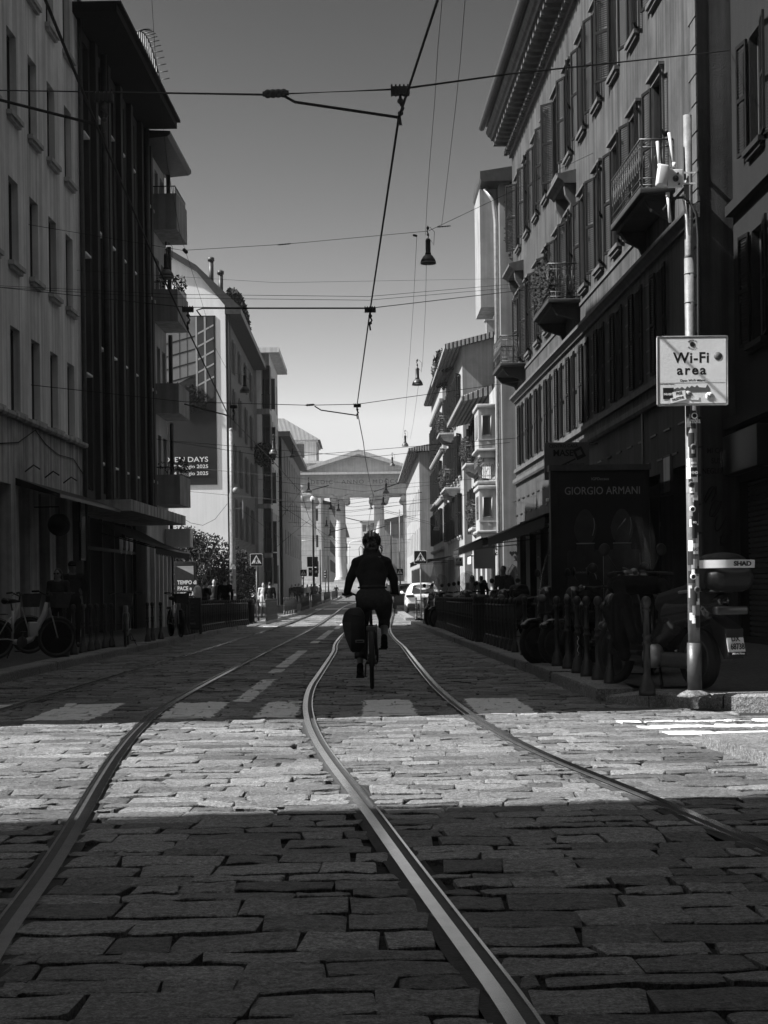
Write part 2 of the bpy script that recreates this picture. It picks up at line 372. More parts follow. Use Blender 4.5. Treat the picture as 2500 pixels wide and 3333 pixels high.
# rails: tar strips, head, groove and lip
for k,P in enumerate(RAILPTS):
    P=[p for i,p in enumerate(P) if i==0 or (p-P[i-1]).length>1e-4]; sgn = 1 if k in (0,3) else -1       # head on the outer side of its track
    def ribbon(mb,o0,o1,z,mi,zb=None):
        vs=[]; fs=[]
        for i,p in enumerate(P):
            t=(P[min(i+1,len(P)-1)]-P[max(0,i-1)]); t.z=0; t.normalize(); nn=Vector((t.y,-t.x,0))*sgn; q0=p+nn*o0; q1=p+nn*o1
            if zb is None: vs+=[(q0.x,q0.y,p.z+z),(q1.x,q1.y,p.z+z)]
            else: vs+=[(q0.x,q0.y,p.z+zb),(q0.x,q0.y,p.z+z),(q1.x,q1.y,p.z+z),(q1.x,q1.y,p.z+zb)]
        c=2 if zb is None else 4
        for i in range(len(P)-1):
            for j in range(c-1): fs.append((c*i+j,c*i+j+1,c*(i+1)+j+1,c*(i+1)+j))
        mb.add(vs,fs,mi,False)
    r=MB(); ribbon(r,-.09,.09,-.004,0); ribbon(r,-.047,.0,.001,2)
    ribbon(r,-.002,.048,.014,1,-.02); ribbon(r,-.053,-.041,.012,1,-.02)
    struct('tram_rail',r,[m_tar,m_rail,m_raild])
# pavements with granite kerbs
def pavement(name, inner, outer, ys, ends=True):
    mb=MB(); kw=.38
    s=1 if outer(ys[0])>inner(ys[0]) else -1
    for a,b in zip(ys,ys[1:]):
        za,zb=gz(a)+KH,gz(b)+KH; i0,i1=inner(a),inner(b); o0,o1=outer(a),outer(b)
        def q(*p):
            mb.add(list(p[:-1]),[(0,1,2,3) if s>0 else (3,2,1,0)],p[-1])
        nk=max(1,int((b-a)/1.1))
        for j in range(nk):
            u0,u1=a+(b-a)*j/nk+.006,a+(b-a)*(j+1)/nk-.006; f=lambda t:(t-a)/(b-a); jz=rnd.uniform(-.01,.008); jx=rnd.uniform(-.012,.012)
            p0=i0+(i1-i0)*f(u0)+jx; p1=i0+(i1-i0)*f(u1)+jx; z0=za+(zb-za)*f(u0)+jz; z1=za+(zb-za)*f(u1)+jz
            cs=[(p0,u0),(p0+s*kw,u0),(p1+s*kw,u1),(p1,u1)]; c=.02*s
            top=[(p0+c,u0,z0),(p0+s*kw,u0,z0),(p1+s*kw,u1,z1),(p1+c,u1,z1)]; mid=[(p0,u0,z0-.02),(p1,u1,z1-.02)]; low=[(p0,u0,z0-.3),(p1,u1,z1-.3)]
            vs=top+mid+low; mb.add(vs,[t if s>0 else t[::-1] for t in ((0,1,2,3),(4,0,3,5),(6,4,5,7),(6,7,3,2) if False else (4,0,3,5))],1)
            mb.add([(p0,u0,z0-.3),(p0,u0,z0-.02),(p0+c,u0,z0),(p0+s*kw,u0,z0),(p0+s*kw,u0,z0-.3)],[(0,1,2,3,4)],1)
            mb.add([(p1,u1,z1-.3),(p1,u1,z1-.02),(p1+c,u1,z1),(p1+s*kw,u1,z1),(p1+s*kw,u1,z1-.3)],[(4,3,2,1,0)],1)
        q((i0+s*(kw-.02),a,za-.012),(o0,a,za-.012),(o1,b,zb-.012),(i1+s*(kw-.02),b,zb-.012),0)
    struct(name,mb,[m_pave,m_kerb])
pavement('pavement_left',kl,lambda d:-14,[16,20,24,28,32,36,40,44,48,53,57.5])
pavement('pavement_left_far',lambda d:kl(d)+(0 if d<90 else 0),lambda d:-14,[66,72,80,90,100,112,125,140,160,185,215])
pavement('pavement_right',kr,lambda d:14,[16.3,17.4,20,24,28,33,38,43,48,54,57,62])
pavement('pavement_right_far',kr,lambda d:14,[70,80,90,105,119,135,160,190,215])
# the rounded corner of the right pavement, its kerb facing the side street
mb=MB(); cr=[ (2.35,17.45),(2.42,16.4),(2.75,15.5),(3.35,14.95),(4.2,14.72),(5.4,14.62),(6.7,14.6),(8.2,14.55),(14,14.5)]
inn=[ (2.75,17.45),(2.8,16.6),(3.05,15.85),(3.5,15.35),(4.25,15.1),(5.4,15.0),(6.7,14.98),(8.2,14.95),(14,14.9)]
for i in range(len(cr)-1):
    a,b,c,d=cr[i],cr[i+1],inn[i+1],inn[i]; dz=(.0 if i<2 else 0)+rnd.uniform(-.008,.008)
    la,lb=(.05 if i in (0,) else KH)+dz,(.05 if i in (0,) else KH)+dz
    if i==0: la,lb=KH,.035
    if i==1: la,lb=.035,KH
    sh=lambda p,q,t:(p[0]+(q[0]-p[0])*t,p[1]+(q[1]-p[1])*t)
    a2,b2=sh(a,b,.008),sh(a,b,.992); c2,d2=sh(d,c,.992),sh(d,c,.008)
    mb.add([(a2[0],a2[1],-.2),(b2[0],b2[1],-.2),(b2[0],b2[1],lb-.025),(a2[0],a2[1],la-.025),(a2[0]+.02,a2[1]+.02,la),(b2[0]+.02,b2[1]+.02,lb),(c2[0],c2[1],max(lb,.09)),(d2[0],d2[1],max(la,.09))],
        [(0,1,2,3),(3,2,5,4),(4,5,6,7)],1)
    if i>1:
        mb.add([(a2[0],a2[1],-.2),(a2[0],a2[1],la-.025),(a2[0]+.02,a2[1]+.02,la),(d2[0],d2[1],la),(d2[0],d2[1],-.2)],[(0,1,2,3,4)],1)
mb.add([(x,y,KH-.012) for x,y in inn]+[(14,17.45,KH-.012)],[tuple(range(len(inn)+1))],0)
struct('pavement_corner',mb,[m_pave,m_kerb])
# traffic island kerb on the right
mb=MB(); mb.prism([(2.42,11.5),(2.55,10.1),(3.2,9.6),(14,8),(14,11.9),(3.5,11.7)],-.1,.09,1); struct('traffic_island',mb,[m_pave,m_kerb])
g=MB(); g.quad((-60,15.6,0),(-8,15.6,0),(-8,10,0),(-60,10,0)); g.quad((-60,65.5,-.25),(-4.2,65.5,-.25),(-4.1,58,-.25),(-60,58,-.25))
struct('side_street',g,m_stone)
# ================= BUILDINGS =================
def plane_d(px,py,X0,m):
    a,b=ray(px,py); d=X0/(a-m); return d, CAMZ+b*d
class Bld:
    def __init__(s, name, label, cat, X0, m, d0, d1, depth=10):
        s.X0,s.m,s.d0,s.d1,s.D=X0,m,d0,d1,depth; s.left=X0<0; s.k=math.sqrt(1+m*m)
        dd=d1 if s.left else d0; s.L=(d1-d0)*s.k
        s.root=thing(name,label,cat,(X0+m*dd,dd,0),math.atan2(-1,-m) if s.left else math.atan2(1,m))
        x=Vector((1,0,0)); y=Vector((0,1,0)); ox=s.L if s.left else 0
        # frame of the wall that faces the camera: x' runs to the photo's left, outward y' towards the camera
        if s.left: s.side=Matrix(((0,1,0,s.L),(-1,0,0,0),(0,0,1,0),(0,0,0,1)))
        else: s.side=Matrix(((0,-1,0,0),(1,0,0,-depth),(0,0,1,0),(0,0,0,1)))
    def sd(s,d): return ((s.d1-d) if s.left else (d-s.d0))*s.k
    def pt(s,px,py,o=0):
        d,z=plane_d(px,py,s.X0+(-o if not s.left else o),s.m); return s.sd(d),z
    def body(s, mats, H, roof=True, name='wall_block', zb=-.5):     # the three closed sides behind the fronts
        b=MB(); b.box(.03,s.L-.03,-s.D+.03,-.56,zb,H-.02); return b.build(name,mats,s.root)
_pc={}
def panel_shutter(w,h):
    k=('sh',w,h)
    if k not in _pc:
        b=MB(); b.box(0,w,0,.045,0,.07); b.box(0,w,0,.045,h-.07,h); b.box(0,w,0,.045,h/2-.04,h/2+.04); b.box(0,.06,0,.045,.07,h/2-.04); b.box(w-.06,w,0,.045,.07,h/2-.04); b.box(0,.06,0,.045,h/2+.04,h-.07); b.box(w-.06,w,0,.045,h/2+.04,h-.07)
        z=.1
        while z<h-.1:
            if abs(z-h/2)>.07: b.add([(.06,.04,z),(w-.06,.04,z),(w-.06,.008,z+.05),(.06,.008,z+.05)],[(0,1,2,3)])
            z+=.055
        _pc[k]=b
    return _pc[k]
def win_mesh(w,h,gm,fm,cols=2,rows=2,sink=.0):
    k=('w',w,h,gm.name,fm.name,cols,rows)
    if k not in _pc:
        b=MB(); b.box(-w/2,w/2,-.03,0,0,h,0); f=.055
        for x in (-w/2,w/2-f): b.box(x,x+f,0,.05,0,h,1)
        b.box(-w/2+f,w/2-f,0,.05,0,f,1); b.box(-w/2+f,w/2-f,0,.05,h-f,h,1)
        for i in range(1,cols):
            x=-w/2+w*i/cols; b.box(x-.035,x+.035,0,.045,f,h-f,1)
        for i in range(1,rows):
            z=h*i/rows if rows>2 else h*.68
            for j in range(cols):
                b.box(-w/2+w*j/cols+.036,-w/2+w*(j+1)/cols-.036,0,.035,z-.02,z+.02,1)
        _pc[k]=b.mesh('window',[gm,fm])
    return _pc[k]
def window(par, s, z, w, h, gm=None, fm=None, y=-.2, shut=None, sm_=None, sill=None, rz=0, cols=2, rows=2, M=None, ang=8, hood=None):
    gm=gm or m_glass; fm=fm or m_frame
    loc=Vector((s,y,z)); r=0
    if M is not None: loc=M@loc; r=math.atan2(M[1][0],M[0][0])
    o=obj('window',win_mesh(w,h,gm,fm,cols,rows),par,tuple(loc),r)
    if shut:
        key=('shm',w,h,sm_.name)
        if key not in _pc: _pc[key]=panel_shutter(w/2,h).mesh('shutter',sm_)
        a=R(ang)
        if shut=='open':
            obj('shutter',_pc[key],o,(w/2+.02,-y+.03,0),a); o2=obj('shutter',_pc[key],o,(-w/2-.02,-y+.075,0),math.pi-a)
        if shut=='closed':
            obj('shutter',_pc[key],o,(-w/2,-y-.06,0),0); obj('shutter',_pc[key],o,(0,-y-.06,0),0)
        if shut=='half':
            obj('shutter',_pc[key],o,(w/2+.02,-y+.03,0),a*3); obj('shutter',_pc[key],o,(-w/2,-y-.06,0),0)
    if sill:
        key=('sill',w,sill.name)
        if key not in _pc:
            b=MB(); b.box(-w/2-.12,w/2+.12,-.0,.14,-.1,.0); b.box(-w/2-.06,w/2+.06,-.0,.09,-.18,-.1); _pc[key]=b.mesh('sill',sill)
        obj('sill',_pc[key],o,(0,-y,0))
    if hood:
        key=('hood',w,hood.name)
        if key not in _pc:
            b=MB(); t=.1; H=h
            b.box(-w/2-.16,-w/2-.01,0,.05,0,H+.13); b.box(w/2+.01,w/2+.16,0,.05,0,H+.13); b.box(-w/2-.0099,w/2+.0099,0,.05,H+.01,H+.13)
            b.box(-w/2-.2,w/2+.2,0,.14,H+.131,H+.2); _pc[key]=b.mesh('surround',hood)
        obj('surround',_pc[key],o,(0,-y,0))
    return o
def cornice(mb, L, z, prof, s0=0, mi=0, ends=True):    # prof (y,z) outward polygon extruded along the facade
    mb.exts([(y,z+h) for y,h in prof][::-1], s0, s0+L, mi)
def pipe(par, pts, r, m, name='downpipe'):
    b=MB(); b.tube(pts,r,8); return b.build(name,m,par)

w_l1=mat('grey render',.78,.9,.16,1.1,.25,45,streak=.32); w_conc=mat('stained concrete band',.52,.9,.3,1.6,.3,40,streak=.55)
w_l2=mat('dark facing stone',.055,.8,.18,2,.15,50,streak=.2); w_l3=mat('pale render',.45,.9,.12,1.2,.2,45,streak=.2)
w_white=mat('white gable render',.88,.9,.05,.5,.1,40,streak=.06); w_brick=mat('brick courses',.3,.85,.3,7,.2,60,wave=('Z',.16,1.0))
w_pale=mat('cream render',.68,.9,.14,1,.2,40,streak=.22); w_sun=mat('darker render for sunlit fronts',.3,.9,.2,1,.25,40,streak=.3); w_bay=mat('bay window stucco',.3,.85,.12,3,.15,40,streak=.2)  # w_sun: copy of the cream render, toned darker for fronts in full sun
w_mid=mat('ochre render',.26,.9,.25,.8,.3,35,streak=.3)
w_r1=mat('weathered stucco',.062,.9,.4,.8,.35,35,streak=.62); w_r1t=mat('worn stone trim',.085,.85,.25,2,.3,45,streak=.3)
w_r1g=mat('rusticated stone base',.05,.85,.3,1.5,.35,35,streak=.4); w_dk=mat('near-black render',.007,.9,.3,1,.3,35,streak=.3)  # w_dk is a near-black tone throughout
w_gate=mat('granite of the gate',.52,.8,.14,1.5,.15,30,streak=.15); m_tile=mat('clay roof tiles',.2,.85,.4,5,.2,30,wave=('X',.35,1.0))
m_sht=mat('dark shutter paint',.006,.85,.3,3,.05,spec=.12); m_sht2=mat('grey shutter paint',.12,.6,.25,3,.05); m_sht3=mat('pale blind',.33,.6,.15,3,0,wave=('Z',.09,.6))
m_copper=mat('gutter metal',.06,.5,.3,5,.1,metal=.4); m_awn=mat('dark awning cloth',.02,.9,.25,4,.2,80)
SM=[]
# ---- left 1: grey render block with tall dark windows ----
L1=Bld('apartment_building','plain grey building nearest on the left, tall narrow dark windows above a stained concrete band','building',-8.81,.03,13.5,43.1,12)
ops=[]; wl=[]
for k in range(-2,8):
    d=41.75-1.95*k; 
    if d<17: break
    for z in (5.18,8.5,11.82,15.12,18.45): wl.append((L1.sd(d),z))
d=33.9-0
for s,z in wl: 
    if s-.42>0.2: ops.append((s-.43,s+.43,z,z+1.9))
pil=[(38,63),(97,127),(162,181),(219,236),(266,282)]
edges=[L1.pt(a,1750)[0] for p in pil for a in p]      # pillars between the ground-floor openings
g_ops=[]; e=sorted(edges)
for a,b in zip(e[1::2],e[2::2]): g_ops.append((a,b,.14,3.55))
x=e[-1]
while x<L1.L-3: g_ops.append((x+.0,x+1.9,.14,3.55)); x+=2.6
b=MB(); b.wall(L1.L,5.12,22,ops,.24,0); b.build('wall',w_l1,L1.root)
b=MB(); b.wall(L1.L,-.4,5.0,g_ops,.5,0); b.build('concrete_band',w_conc,L1.root)
b=MB(); cornice(b,L1.L,5.0,[(0,0),(.12,0),(.16,.05),(.16,.12),(0,.12)]); b.build('belt_course',w_conc,L1.root)
L1.body(w_l1,22)
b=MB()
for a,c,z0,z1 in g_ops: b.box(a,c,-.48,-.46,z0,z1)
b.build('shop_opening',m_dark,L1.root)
for s,z in wl:
    if s-.42>.2: window(L1.root,s,z,.86,1.9,fm=m_framed,y=-.2,sill=w_l3,cols=2,rows=1)
b=MB(); b.M=L1.side; b.wall(12,-.4,22,[],.1,0); b.build('side_wall',w_l1,L1.root)
b=MB(); b.box(-.3,L1.L+.3,-12,.7,22,22.25); b.build('roof',w_conc,L1.root)
pipe(L1.root,[(.07,.08,.2),(.07,.08,5.2),(.07,.08,21.9)],.06,m_copper)
# ---- left 2: dark building with continuous piers ----
L2=Bld('apartment_building','dark building with continuous vertical piers and a deep flat eave slab, second on left','building',-8.81,.03,43.1,53.4,12)
cols_=[L2.pt(px,1100)[0] for px in (289,334,371,406,440,474)]
ops=[]; 
for i,s in enumerate(cols_):
    for k in range(-1,4):
        z0=8.13+3.3*k-(1.0 if i==0 else 0)
        if z0+1.55>16.2: continue
        ops.append((s-.36,s+.36,z0-1.66 if z0-1.66>3.9 else 3.95,z0+1.58))
ops2=[]
for i,s in enumerate(cols_): ops2.append((s-.36,s+.36,3.95,16.2))
b=MB(); b.wall(L2.L,3.5,16.5,ops2,.3,0); b.build('wall',w_l2,L2.root)
b=MB()
for s in [L2.pt(px,1100)[0] for px in (308,350,389,423,457,487)]: b.box(s-.17,s+.17,.002,.16,3.7,16.49)
b.build('pier',w_l2,L2.root)
for px in (322,462):
    s=L2.pt(px,1100)[0]; pipe(L2.root,[(s,.23,3.7),(s,.23,16.4)],.1,m_copper)
for i,s in enumerate(cols_):
    ph=-1.0 if i==0 else 0
    for k in range(-2,4):
        z0=6.47+3.3*k+ph
        if k>-2 or ph: 
            zz=max(3.96,z0); 
            if z0+1.62>4.2 and z0+1.62<16.3:
                bb=MB(); bb.box(s-.35,s+.35,-.24,-.2,zz,z0+1.62,0); bb.box(s-.36,s+.36,-.2,.03,z0+1.62,z0+1.68,1); bb.build('spandrel_panel',[w_white if (i+k)%4 else m_sht3,w_white],L2.root)
        z1=z0+1.7
        if 3.96<z1 and z1+1.55<16.25: window(L2.root,s,z1,.7,1.55,fm=m_framed,y=-.24,cols=1,rows=1)
L2.body(w_l2,16.5)
b=MB(); b.box(-.0,L2.L+.6,-12,1.18,16.52,16.72); b.box(-.0,L2.L+.6,-12,1.3,16.721,16.8); b.build('eave_slab',w_dk,L2.root)
b=MB(); b.box(-.0,L2.L,-12,1.3,3.32,3.62); b.build('canopy_slab',w_conc,L2.root)
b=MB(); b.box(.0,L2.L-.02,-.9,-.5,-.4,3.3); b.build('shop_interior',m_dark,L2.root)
b=MB()
for i in range(6): b.box(.1+i*1.9,.2+i*1.9,-.45,-.35,-.1,3.3)
b.box(.1,L2.L-.1,-.45,-.35,2.35,2.45); b.build('shopfront',m_framed,L2.root)
for s in (.6,1.5,2.4):
    bb=MB(); bb.M=Matrix.Translation((s,-.36,2.55)); n=6
    bb.add([(x,.02*math.sin(x*30),0-.22*(1-(2*x/.7-1)**2)) for x in [.7*i/n for i in range(n+1)]]+[(.7*i/n,0,.32) for i in range(n+1)],[(i,i+1,n+2+i,n+1+i) for i in range(n)]); bb.build('cafe_curtain',m_white,L2.root)
s_,_=L2.pt(367,1685)
# rooftop spikes and shrub
b=MB()
for i in range(14):
    a=i*.75; h=.35+.5*math.sin(i/13*3.1); b.tube([(3+a*.45,1.1,16.8),(3+a*.45,1.1,16.85+h)],.02,5); b.tube([(3+a*.45,1.1,16.85+h),(3+a*.45,1.4,16.9+h)],.015,5)
b.tube([(3+i*.75*.45,1.1,16.85+.35+.5*math.sin(i/13*3.1)) for i in range(14)],.02,5); b.build('roof_guard',m_iron,L2.root)
# ---- left 3: narrow pale building with balconies ----
L3=Bld('apartment_building','narrow pale building with four solid stacked balconies beyond the dark pier-fronted one','building',-8.81,.03,53.4,58.2,12)
wins=[]; ops=[]
for px in (487,514,531):
    s=L3.pt(px,1000)[0]
    for z in (4.9,8.0,11.1,14.2): 
        if s<L3.L-.5 and s>.4: wins.append((s,z)); ops.append((s-.36,s+.36,z,z+1.7))
b=MB(); b.wall(L3.L,-.4,16.2,ops,.22,0); b.build('wall',w_l3,L3.root)
for s,z in wins: window(L3.root,s,z,.72,1.7,fm=m_frame,y=-.18,sill=w_l3,gm=m_glassl if z>12 else m_glass)
L3.body(w_l3,16.2)
b=MB(); b.exts([(-12,16.21),(.05,16.21),(.85,16.28),(.95,16.36),(.95,16.46),(-12,17.2)][::-1],-.3,L3.L); b.build('roof',m_copper,L3.root)
pipe(L3.root,[(.0,.1,.2),(.0,.1,4.0)],.07,m_iron); pipe(L3.root,[(.08,.16,5.2),(.08,.16,7.2)],.08,m_iron); pipe(L3.root,[(.08,.16,8.35),(.08,.16,10.4)],.08,m_iron); pipe(L3.root,[(.08,.16,11.6),(.08,.16,13.6)],.08,m_iron); pipe(L3.root,[(.08,.16,15),(.08,.16,16.2)],.08,m_iron)
rnd=random.Random(9)
for k,(z0,z1) in enumerate(((13.62,14.85),(10.45,11.55),(7.28,8.3),(4.12,5.15))):
    b=MB(); b.box(.3,2.9,.002,.85,z0,z0+.16); b.box(.3,2.9,.75,.85,z0+.161,z1); b.box(2.8,2.9,.002,.749,z0+.161,z1); b.box(.3,.4,.002,.749,z0+.161,z1); bal=b.build('balcony',w_mid,L3.root)
    b=MB()
    if k in (0,1,3):
        for i in range(13): b.tube([(.4+i*.2,.8,z1),(.4+i*.2,.8,z1+.25)],.012,5)
        for i in range(5): b.tube([(2.85,.1+i*.16,z1),(2.85,.1+i*.16,z1+.25)],.012,5)
    b.tube([(.35,.8,z1+.26),(2.85,.8,z1+.26),(2.85,0,z1+.26)] if k!=2 else [(.35,.8,z1+.02),(2.85,.8,z1+.02)],.02,6); b.build('railing',m_iron,bal)
    if k in (1,3):
        b=MB(); leaves(b,(1.9,.8,z1+.38),(.5,.25,.3),90,.06,rnd); leaves(b,(2.7,.4,z1+.3),(.2,.35,.22),50,.05,rnd); b.build('balcony_plants',m_leaf,bal)
b=MB(); b.box(.2,.9,.01,.9,2.7,3.35); b.build('shop_sign_box',w_pale,L3.root)
b=MB()
for i in range(5): b.box(.4+i*.9,.55+i*.9,.01,.14,-.3,2.7)
b.build('shop_pilaster',w_pale,L3.root)
b=MB()
for i in range(4): b.box(.6+i*.9,1.25+i*.9,.004,.02,.1,2.6)
b.build('shop_window',m_glass,L3.root)
# ---- left 4: white gable house with slatted brick front ----
L4=Bld('apartment_building','white gabled house behind the bush, with the huge banner on its gable','building',-7.6,0,90,113,16)
def gable(bl, prof, m, name='gable_wall', off=0):     # prof in (x',z) of the camera-facing wall
    b=MB(); b.M=bl.side; n=len(prof); b.add([(x,off,z) for x,z in prof],[tuple(range(n))]); return b.build(name,m,bl.root)
D=90; gx=lambda px,py=1200,d=D: (ray(px,py)[0]*d, CAMZ+ray(px,py)[1]*d)
def sidept(bl,px,py,d): 
    X,z=gx(px,py,d); X0=bl.X0+bl.m*d; return (X0-X, z)
e0=sidept(L4,747,995,90); e1=sidept(L4,640,885,90); e2=sidept(L4,555,835,90)
gable(L4,[(0,-.5),(16,-.5),(16,17.2),(7,20.6),e2,e1,(0,e0[1])],w_white)
b=MB(); b.M=L4.side; roofp=[(-.9,e0[1]-.5),(-.9,e0[1]-.15),(e1[0],e1[1]+.35),(e2[0],e2[1]+.35),(7,21.1),(16.5,17.6),(16.5,17.1),(7,20.62),e2,e1,(0,e0[1]+.0),(0,e0[1]-.5)]
n=len(roofp); b.add([(x,.25,z) for x,z in roofp]+[(x,-23,z) for x,z in roofp],[tuple(range(n-1,-1,-1)),tuple(range(n,2*n))]+[(i,(i+1)%n,n+(i+1)%n,n+i) for i in range(n)]); b.build('roof',m_copper,L4.root)
b=MB()
for px,py in ((687,850),(718,893)):
    x,z=sidept(L4,px,py,92); p=L4.side@Vector((x,-2,z)); b.tube([(p.x,p.y,z-1.6),(p.x,p.y,z)],.14,10); b.lathe([(.2,0),(.2,.18),(.05,.25)],10,0,(p.x,p.y,z))
b.build('chimney',m_copper,L4.root)
ops=[]; wins=[]
for row,(za,zb) in enumerate(((.9,2.6),(4.2,6.5),(7.4,9.7),(10.6,12.9),(13.9,15.8))):
    for px in (762,781,800,817,829):
        s=L4.pt(px,1500)[0]; 
        if .5<s<L4.L-.5: ops.append((s-.45,s+.45,za,zb)); wins.append((s,za,zb-za))
b=MB(); b.wall(L4.L,-.4,e0[1]-.2,ops,.2,0); b.build('wall',w_brick,L4.root)
for i,(s,z,h) in enumerate(wins): window(L4.root,s,z,.9,round(h,2),y=-.16,shut='open',sm_=m_sht2,ang=6,gm=m_glass,fm=m_framed)
b=MB(); b.box(0.05,L4.L-.05,-15.9,-.5,-.5,14); b.build('wall_block',w_white,L4.root)
pipe(L4.root,[(L4.L-.15,.15,.2),(L4.L-.15,.15,e0[1]-.3)],.12,m_iron)
b=MB(); rnd=random.Random(3); leaves(b,(15,.15,17.9),(7,.5,1.1),2600,.15,rnd,shell=0); b.build('roof_garden_plants',m_leaf,L4.root)
# banner on the gable
bz=lambda px,py: sidept(L4,px,py,89.9)
ba=thing('banner','large dark banner with white date lettering hung on the white gable','banner',(L4.X0,89.96,0),0)
x0=-bz(560,1027)[0]; x1=-bz(700,1027)[0]; z1=bz(630,1027)[1]; z0=bz(630,1578)[1]
m_ban=mat('banner print dark',.014,.7,.5,.35,0); m_banl=mat('banner print glass facade',.2,.7,.35,.4,0); m_ban2=mat('banner print dark glass',.05,.7,.5,.5,0); m_let=mat('white lettering',.8,.7,0,bump=0); m_ink=mat('black lettering',.012,.6,0,bump=0)
x0-=1.2
b=MB(); b.box(x0,x1,0,.04,z0,z1); b.build('sheet',m_ban,ba)
zt=lambda py: bz(630,py)[1]; xt=lambda px:-bz(px,1200)[0]
b=MB(); xm=xt(640)
b.quad((x0+.1,-.006,zt(1290)),(xm,-.006,zt(1215)),(xm,-.006,zt(1030)),(x0+.1,-.006,zt(1040)),0)
b.quad((xm+.08,-.006,zt(1330)),(x1-.1,-.006,zt(1290)),(x1-.1,-.006,zt(1032)),(xm+.08,-.006,zt(1032)),1)
for i in range(5):
    y0=1095+42*i; b.add([(x0+.1,-.012,zt(y0+38)),(xm,-.012,zt(y0)),(xm,-.012,zt(y0-5)),(x0+.1,-.012,zt(y0+33))],[(0,1,2,3)],2)
    b.add([(xm+.08,-.012,zt(y0-6)),(x1-.1,-.012,zt(y0-34)),(x1-.1,-.012,zt(y0-40)),(xm+.08,-.012,zt(y0-12))],[(0,1,2,3)],3)
for px in (640,668): b.quad((xt(px)-.05,-.014,zt(1310)),(xt(px)+.05,-.014,zt(1310)),(xt(px)+.05,-.014,zt(1030)),(xt(px)-.05,-.014,zt(1030)),3)
for px in (585,610): b.quad((xt(px)-.02,-.013,zt(1230)),(xt(px)+.02,-.013,zt(1230)),(xt(px)+.02,-.013,zt(1040)),(xt(px)-.02,-.013,zt(1040)),2)
b.build('printed_photo',[m_banl,m_ban2,m_ban,m_sht3],ba)
b=MB(); leaves(b,(xt(620),-.03,zt(1300)),(1.0,.012,.8),260,.13,random.Random(1),shell=0); b.build('printed_tree',m_ban,ba)
for t,py,sz in (('OPEN DAYS',1503,.4),('10 Maggio 2025',1523.5,.28),('24 Maggio 2025',1546,.28)):
    text(ba,t,(xt(674),-.02,zt(py)),sz,m_let,align='RIGHT',bold=.004,sx=1.18)
# ---- left 5: balcony block ----
L5=Bld('apartment_building','flat-roofed block with recessed balconies facing the camera, beyond the white gable house','building',-6.5,0,113,124,14)
H5=gx(895,1150,113)[1]
sp=lambda px: L5.X0-gx(px,1500,113)[0]
nx0,nx1=sp(882),sp(838)
ops=[]
for py0,py1 in ((1190,1330),(1348,1490),(1502,1640),(1655,1800),(1815,1905)): ops.append((nx0,nx1,gx(860,py1,113)[1],gx(860,py0,113)[1]))
b=MB(); b.M=L5.side; b.wall(14,-.5,H5,ops,1.5,0); b.build('side_wall',w_mid,L5.root)
b=MB(); b.M=L5.side
for o in ops: b.box(o[0]-.0,o[1],-1.54,-1.5,o[2],o[3],0)
b.build('balcony_recess',m_sht2,L5.root)
for o in ops:
    b=MB(); b.M=L5.side
    for i in range(12): x=o[0]+(o[1]-o[0])*(i+.5)/12; b.tube([(x,-.08,o[2]),(x,-.08,o[2]+1)],.015,5)
    b.tube([(o[0],-.08,o[2]+1),(o[1],-.08,o[2]+1)],.03,6); b.build('railing',m_iron,L5.root)
    window(L5.root,(o[0]+o[1])/2,o[2]+.1,1.5,2.2,y=-1.45,M=L5.side,fm=m_framed,rows=1)
b=MB(); b.M=L5.side; leaves(b,((nx0+nx1)/2,.1,gx(860,1480,113)[1]),(.9,.5,.9),900,.1,random.Random(5),shell=0); b.build('balcony_plants',m_leaf,L5.root)
ops=[]
for z in (4.5,7.8,11.1,14.4): ops+= [(.8,2.2,z,z+2.2),(3.6,5.0,z,z+2.2),(6.6,8,z,z+2.2)]
b=MB(); b.wall(L5.L,-.5,H5,ops,.2,0); b.build('wall',w_pale,L5.root)
for o in ops: window(L5.root,(o[0]+o[1])/2,o[2],1.4,2.2,y=-.16,gm=m_glassl,fm=m_frame,rows=1)
L5.body(w_pale,H5)
b=MB(); b.box(-.4,L5.L+.5,-14,.75,H5+.002,H5+.35); b.build('roof',w_pale,L5.root)
# dark slim house
L55=Bld('apartment_building','slim dark house between the balcony block and the tiled palazzo','building',-6.4,0,127,165,10)
ops=[]
for z in (4,7.2,10.4):
    s=1.5
    while s<36: ops.append((s,s+1.1,z,z+2)); s+=4.4
b=MB(); b.wall(L55.L,-.5,13.2,ops,.2,0); b.build('wall',w_mid,L55.root); L55.body(w_dk,13.2)
b=MB(); b.box(-.3,L55.L+.3,-10,.7,13.21,13.6); b.build('roof',m_copper,L55.root)
for o in ops: window(L55.root,o[0]+.55,o[2],1.1,2,y=-.16)
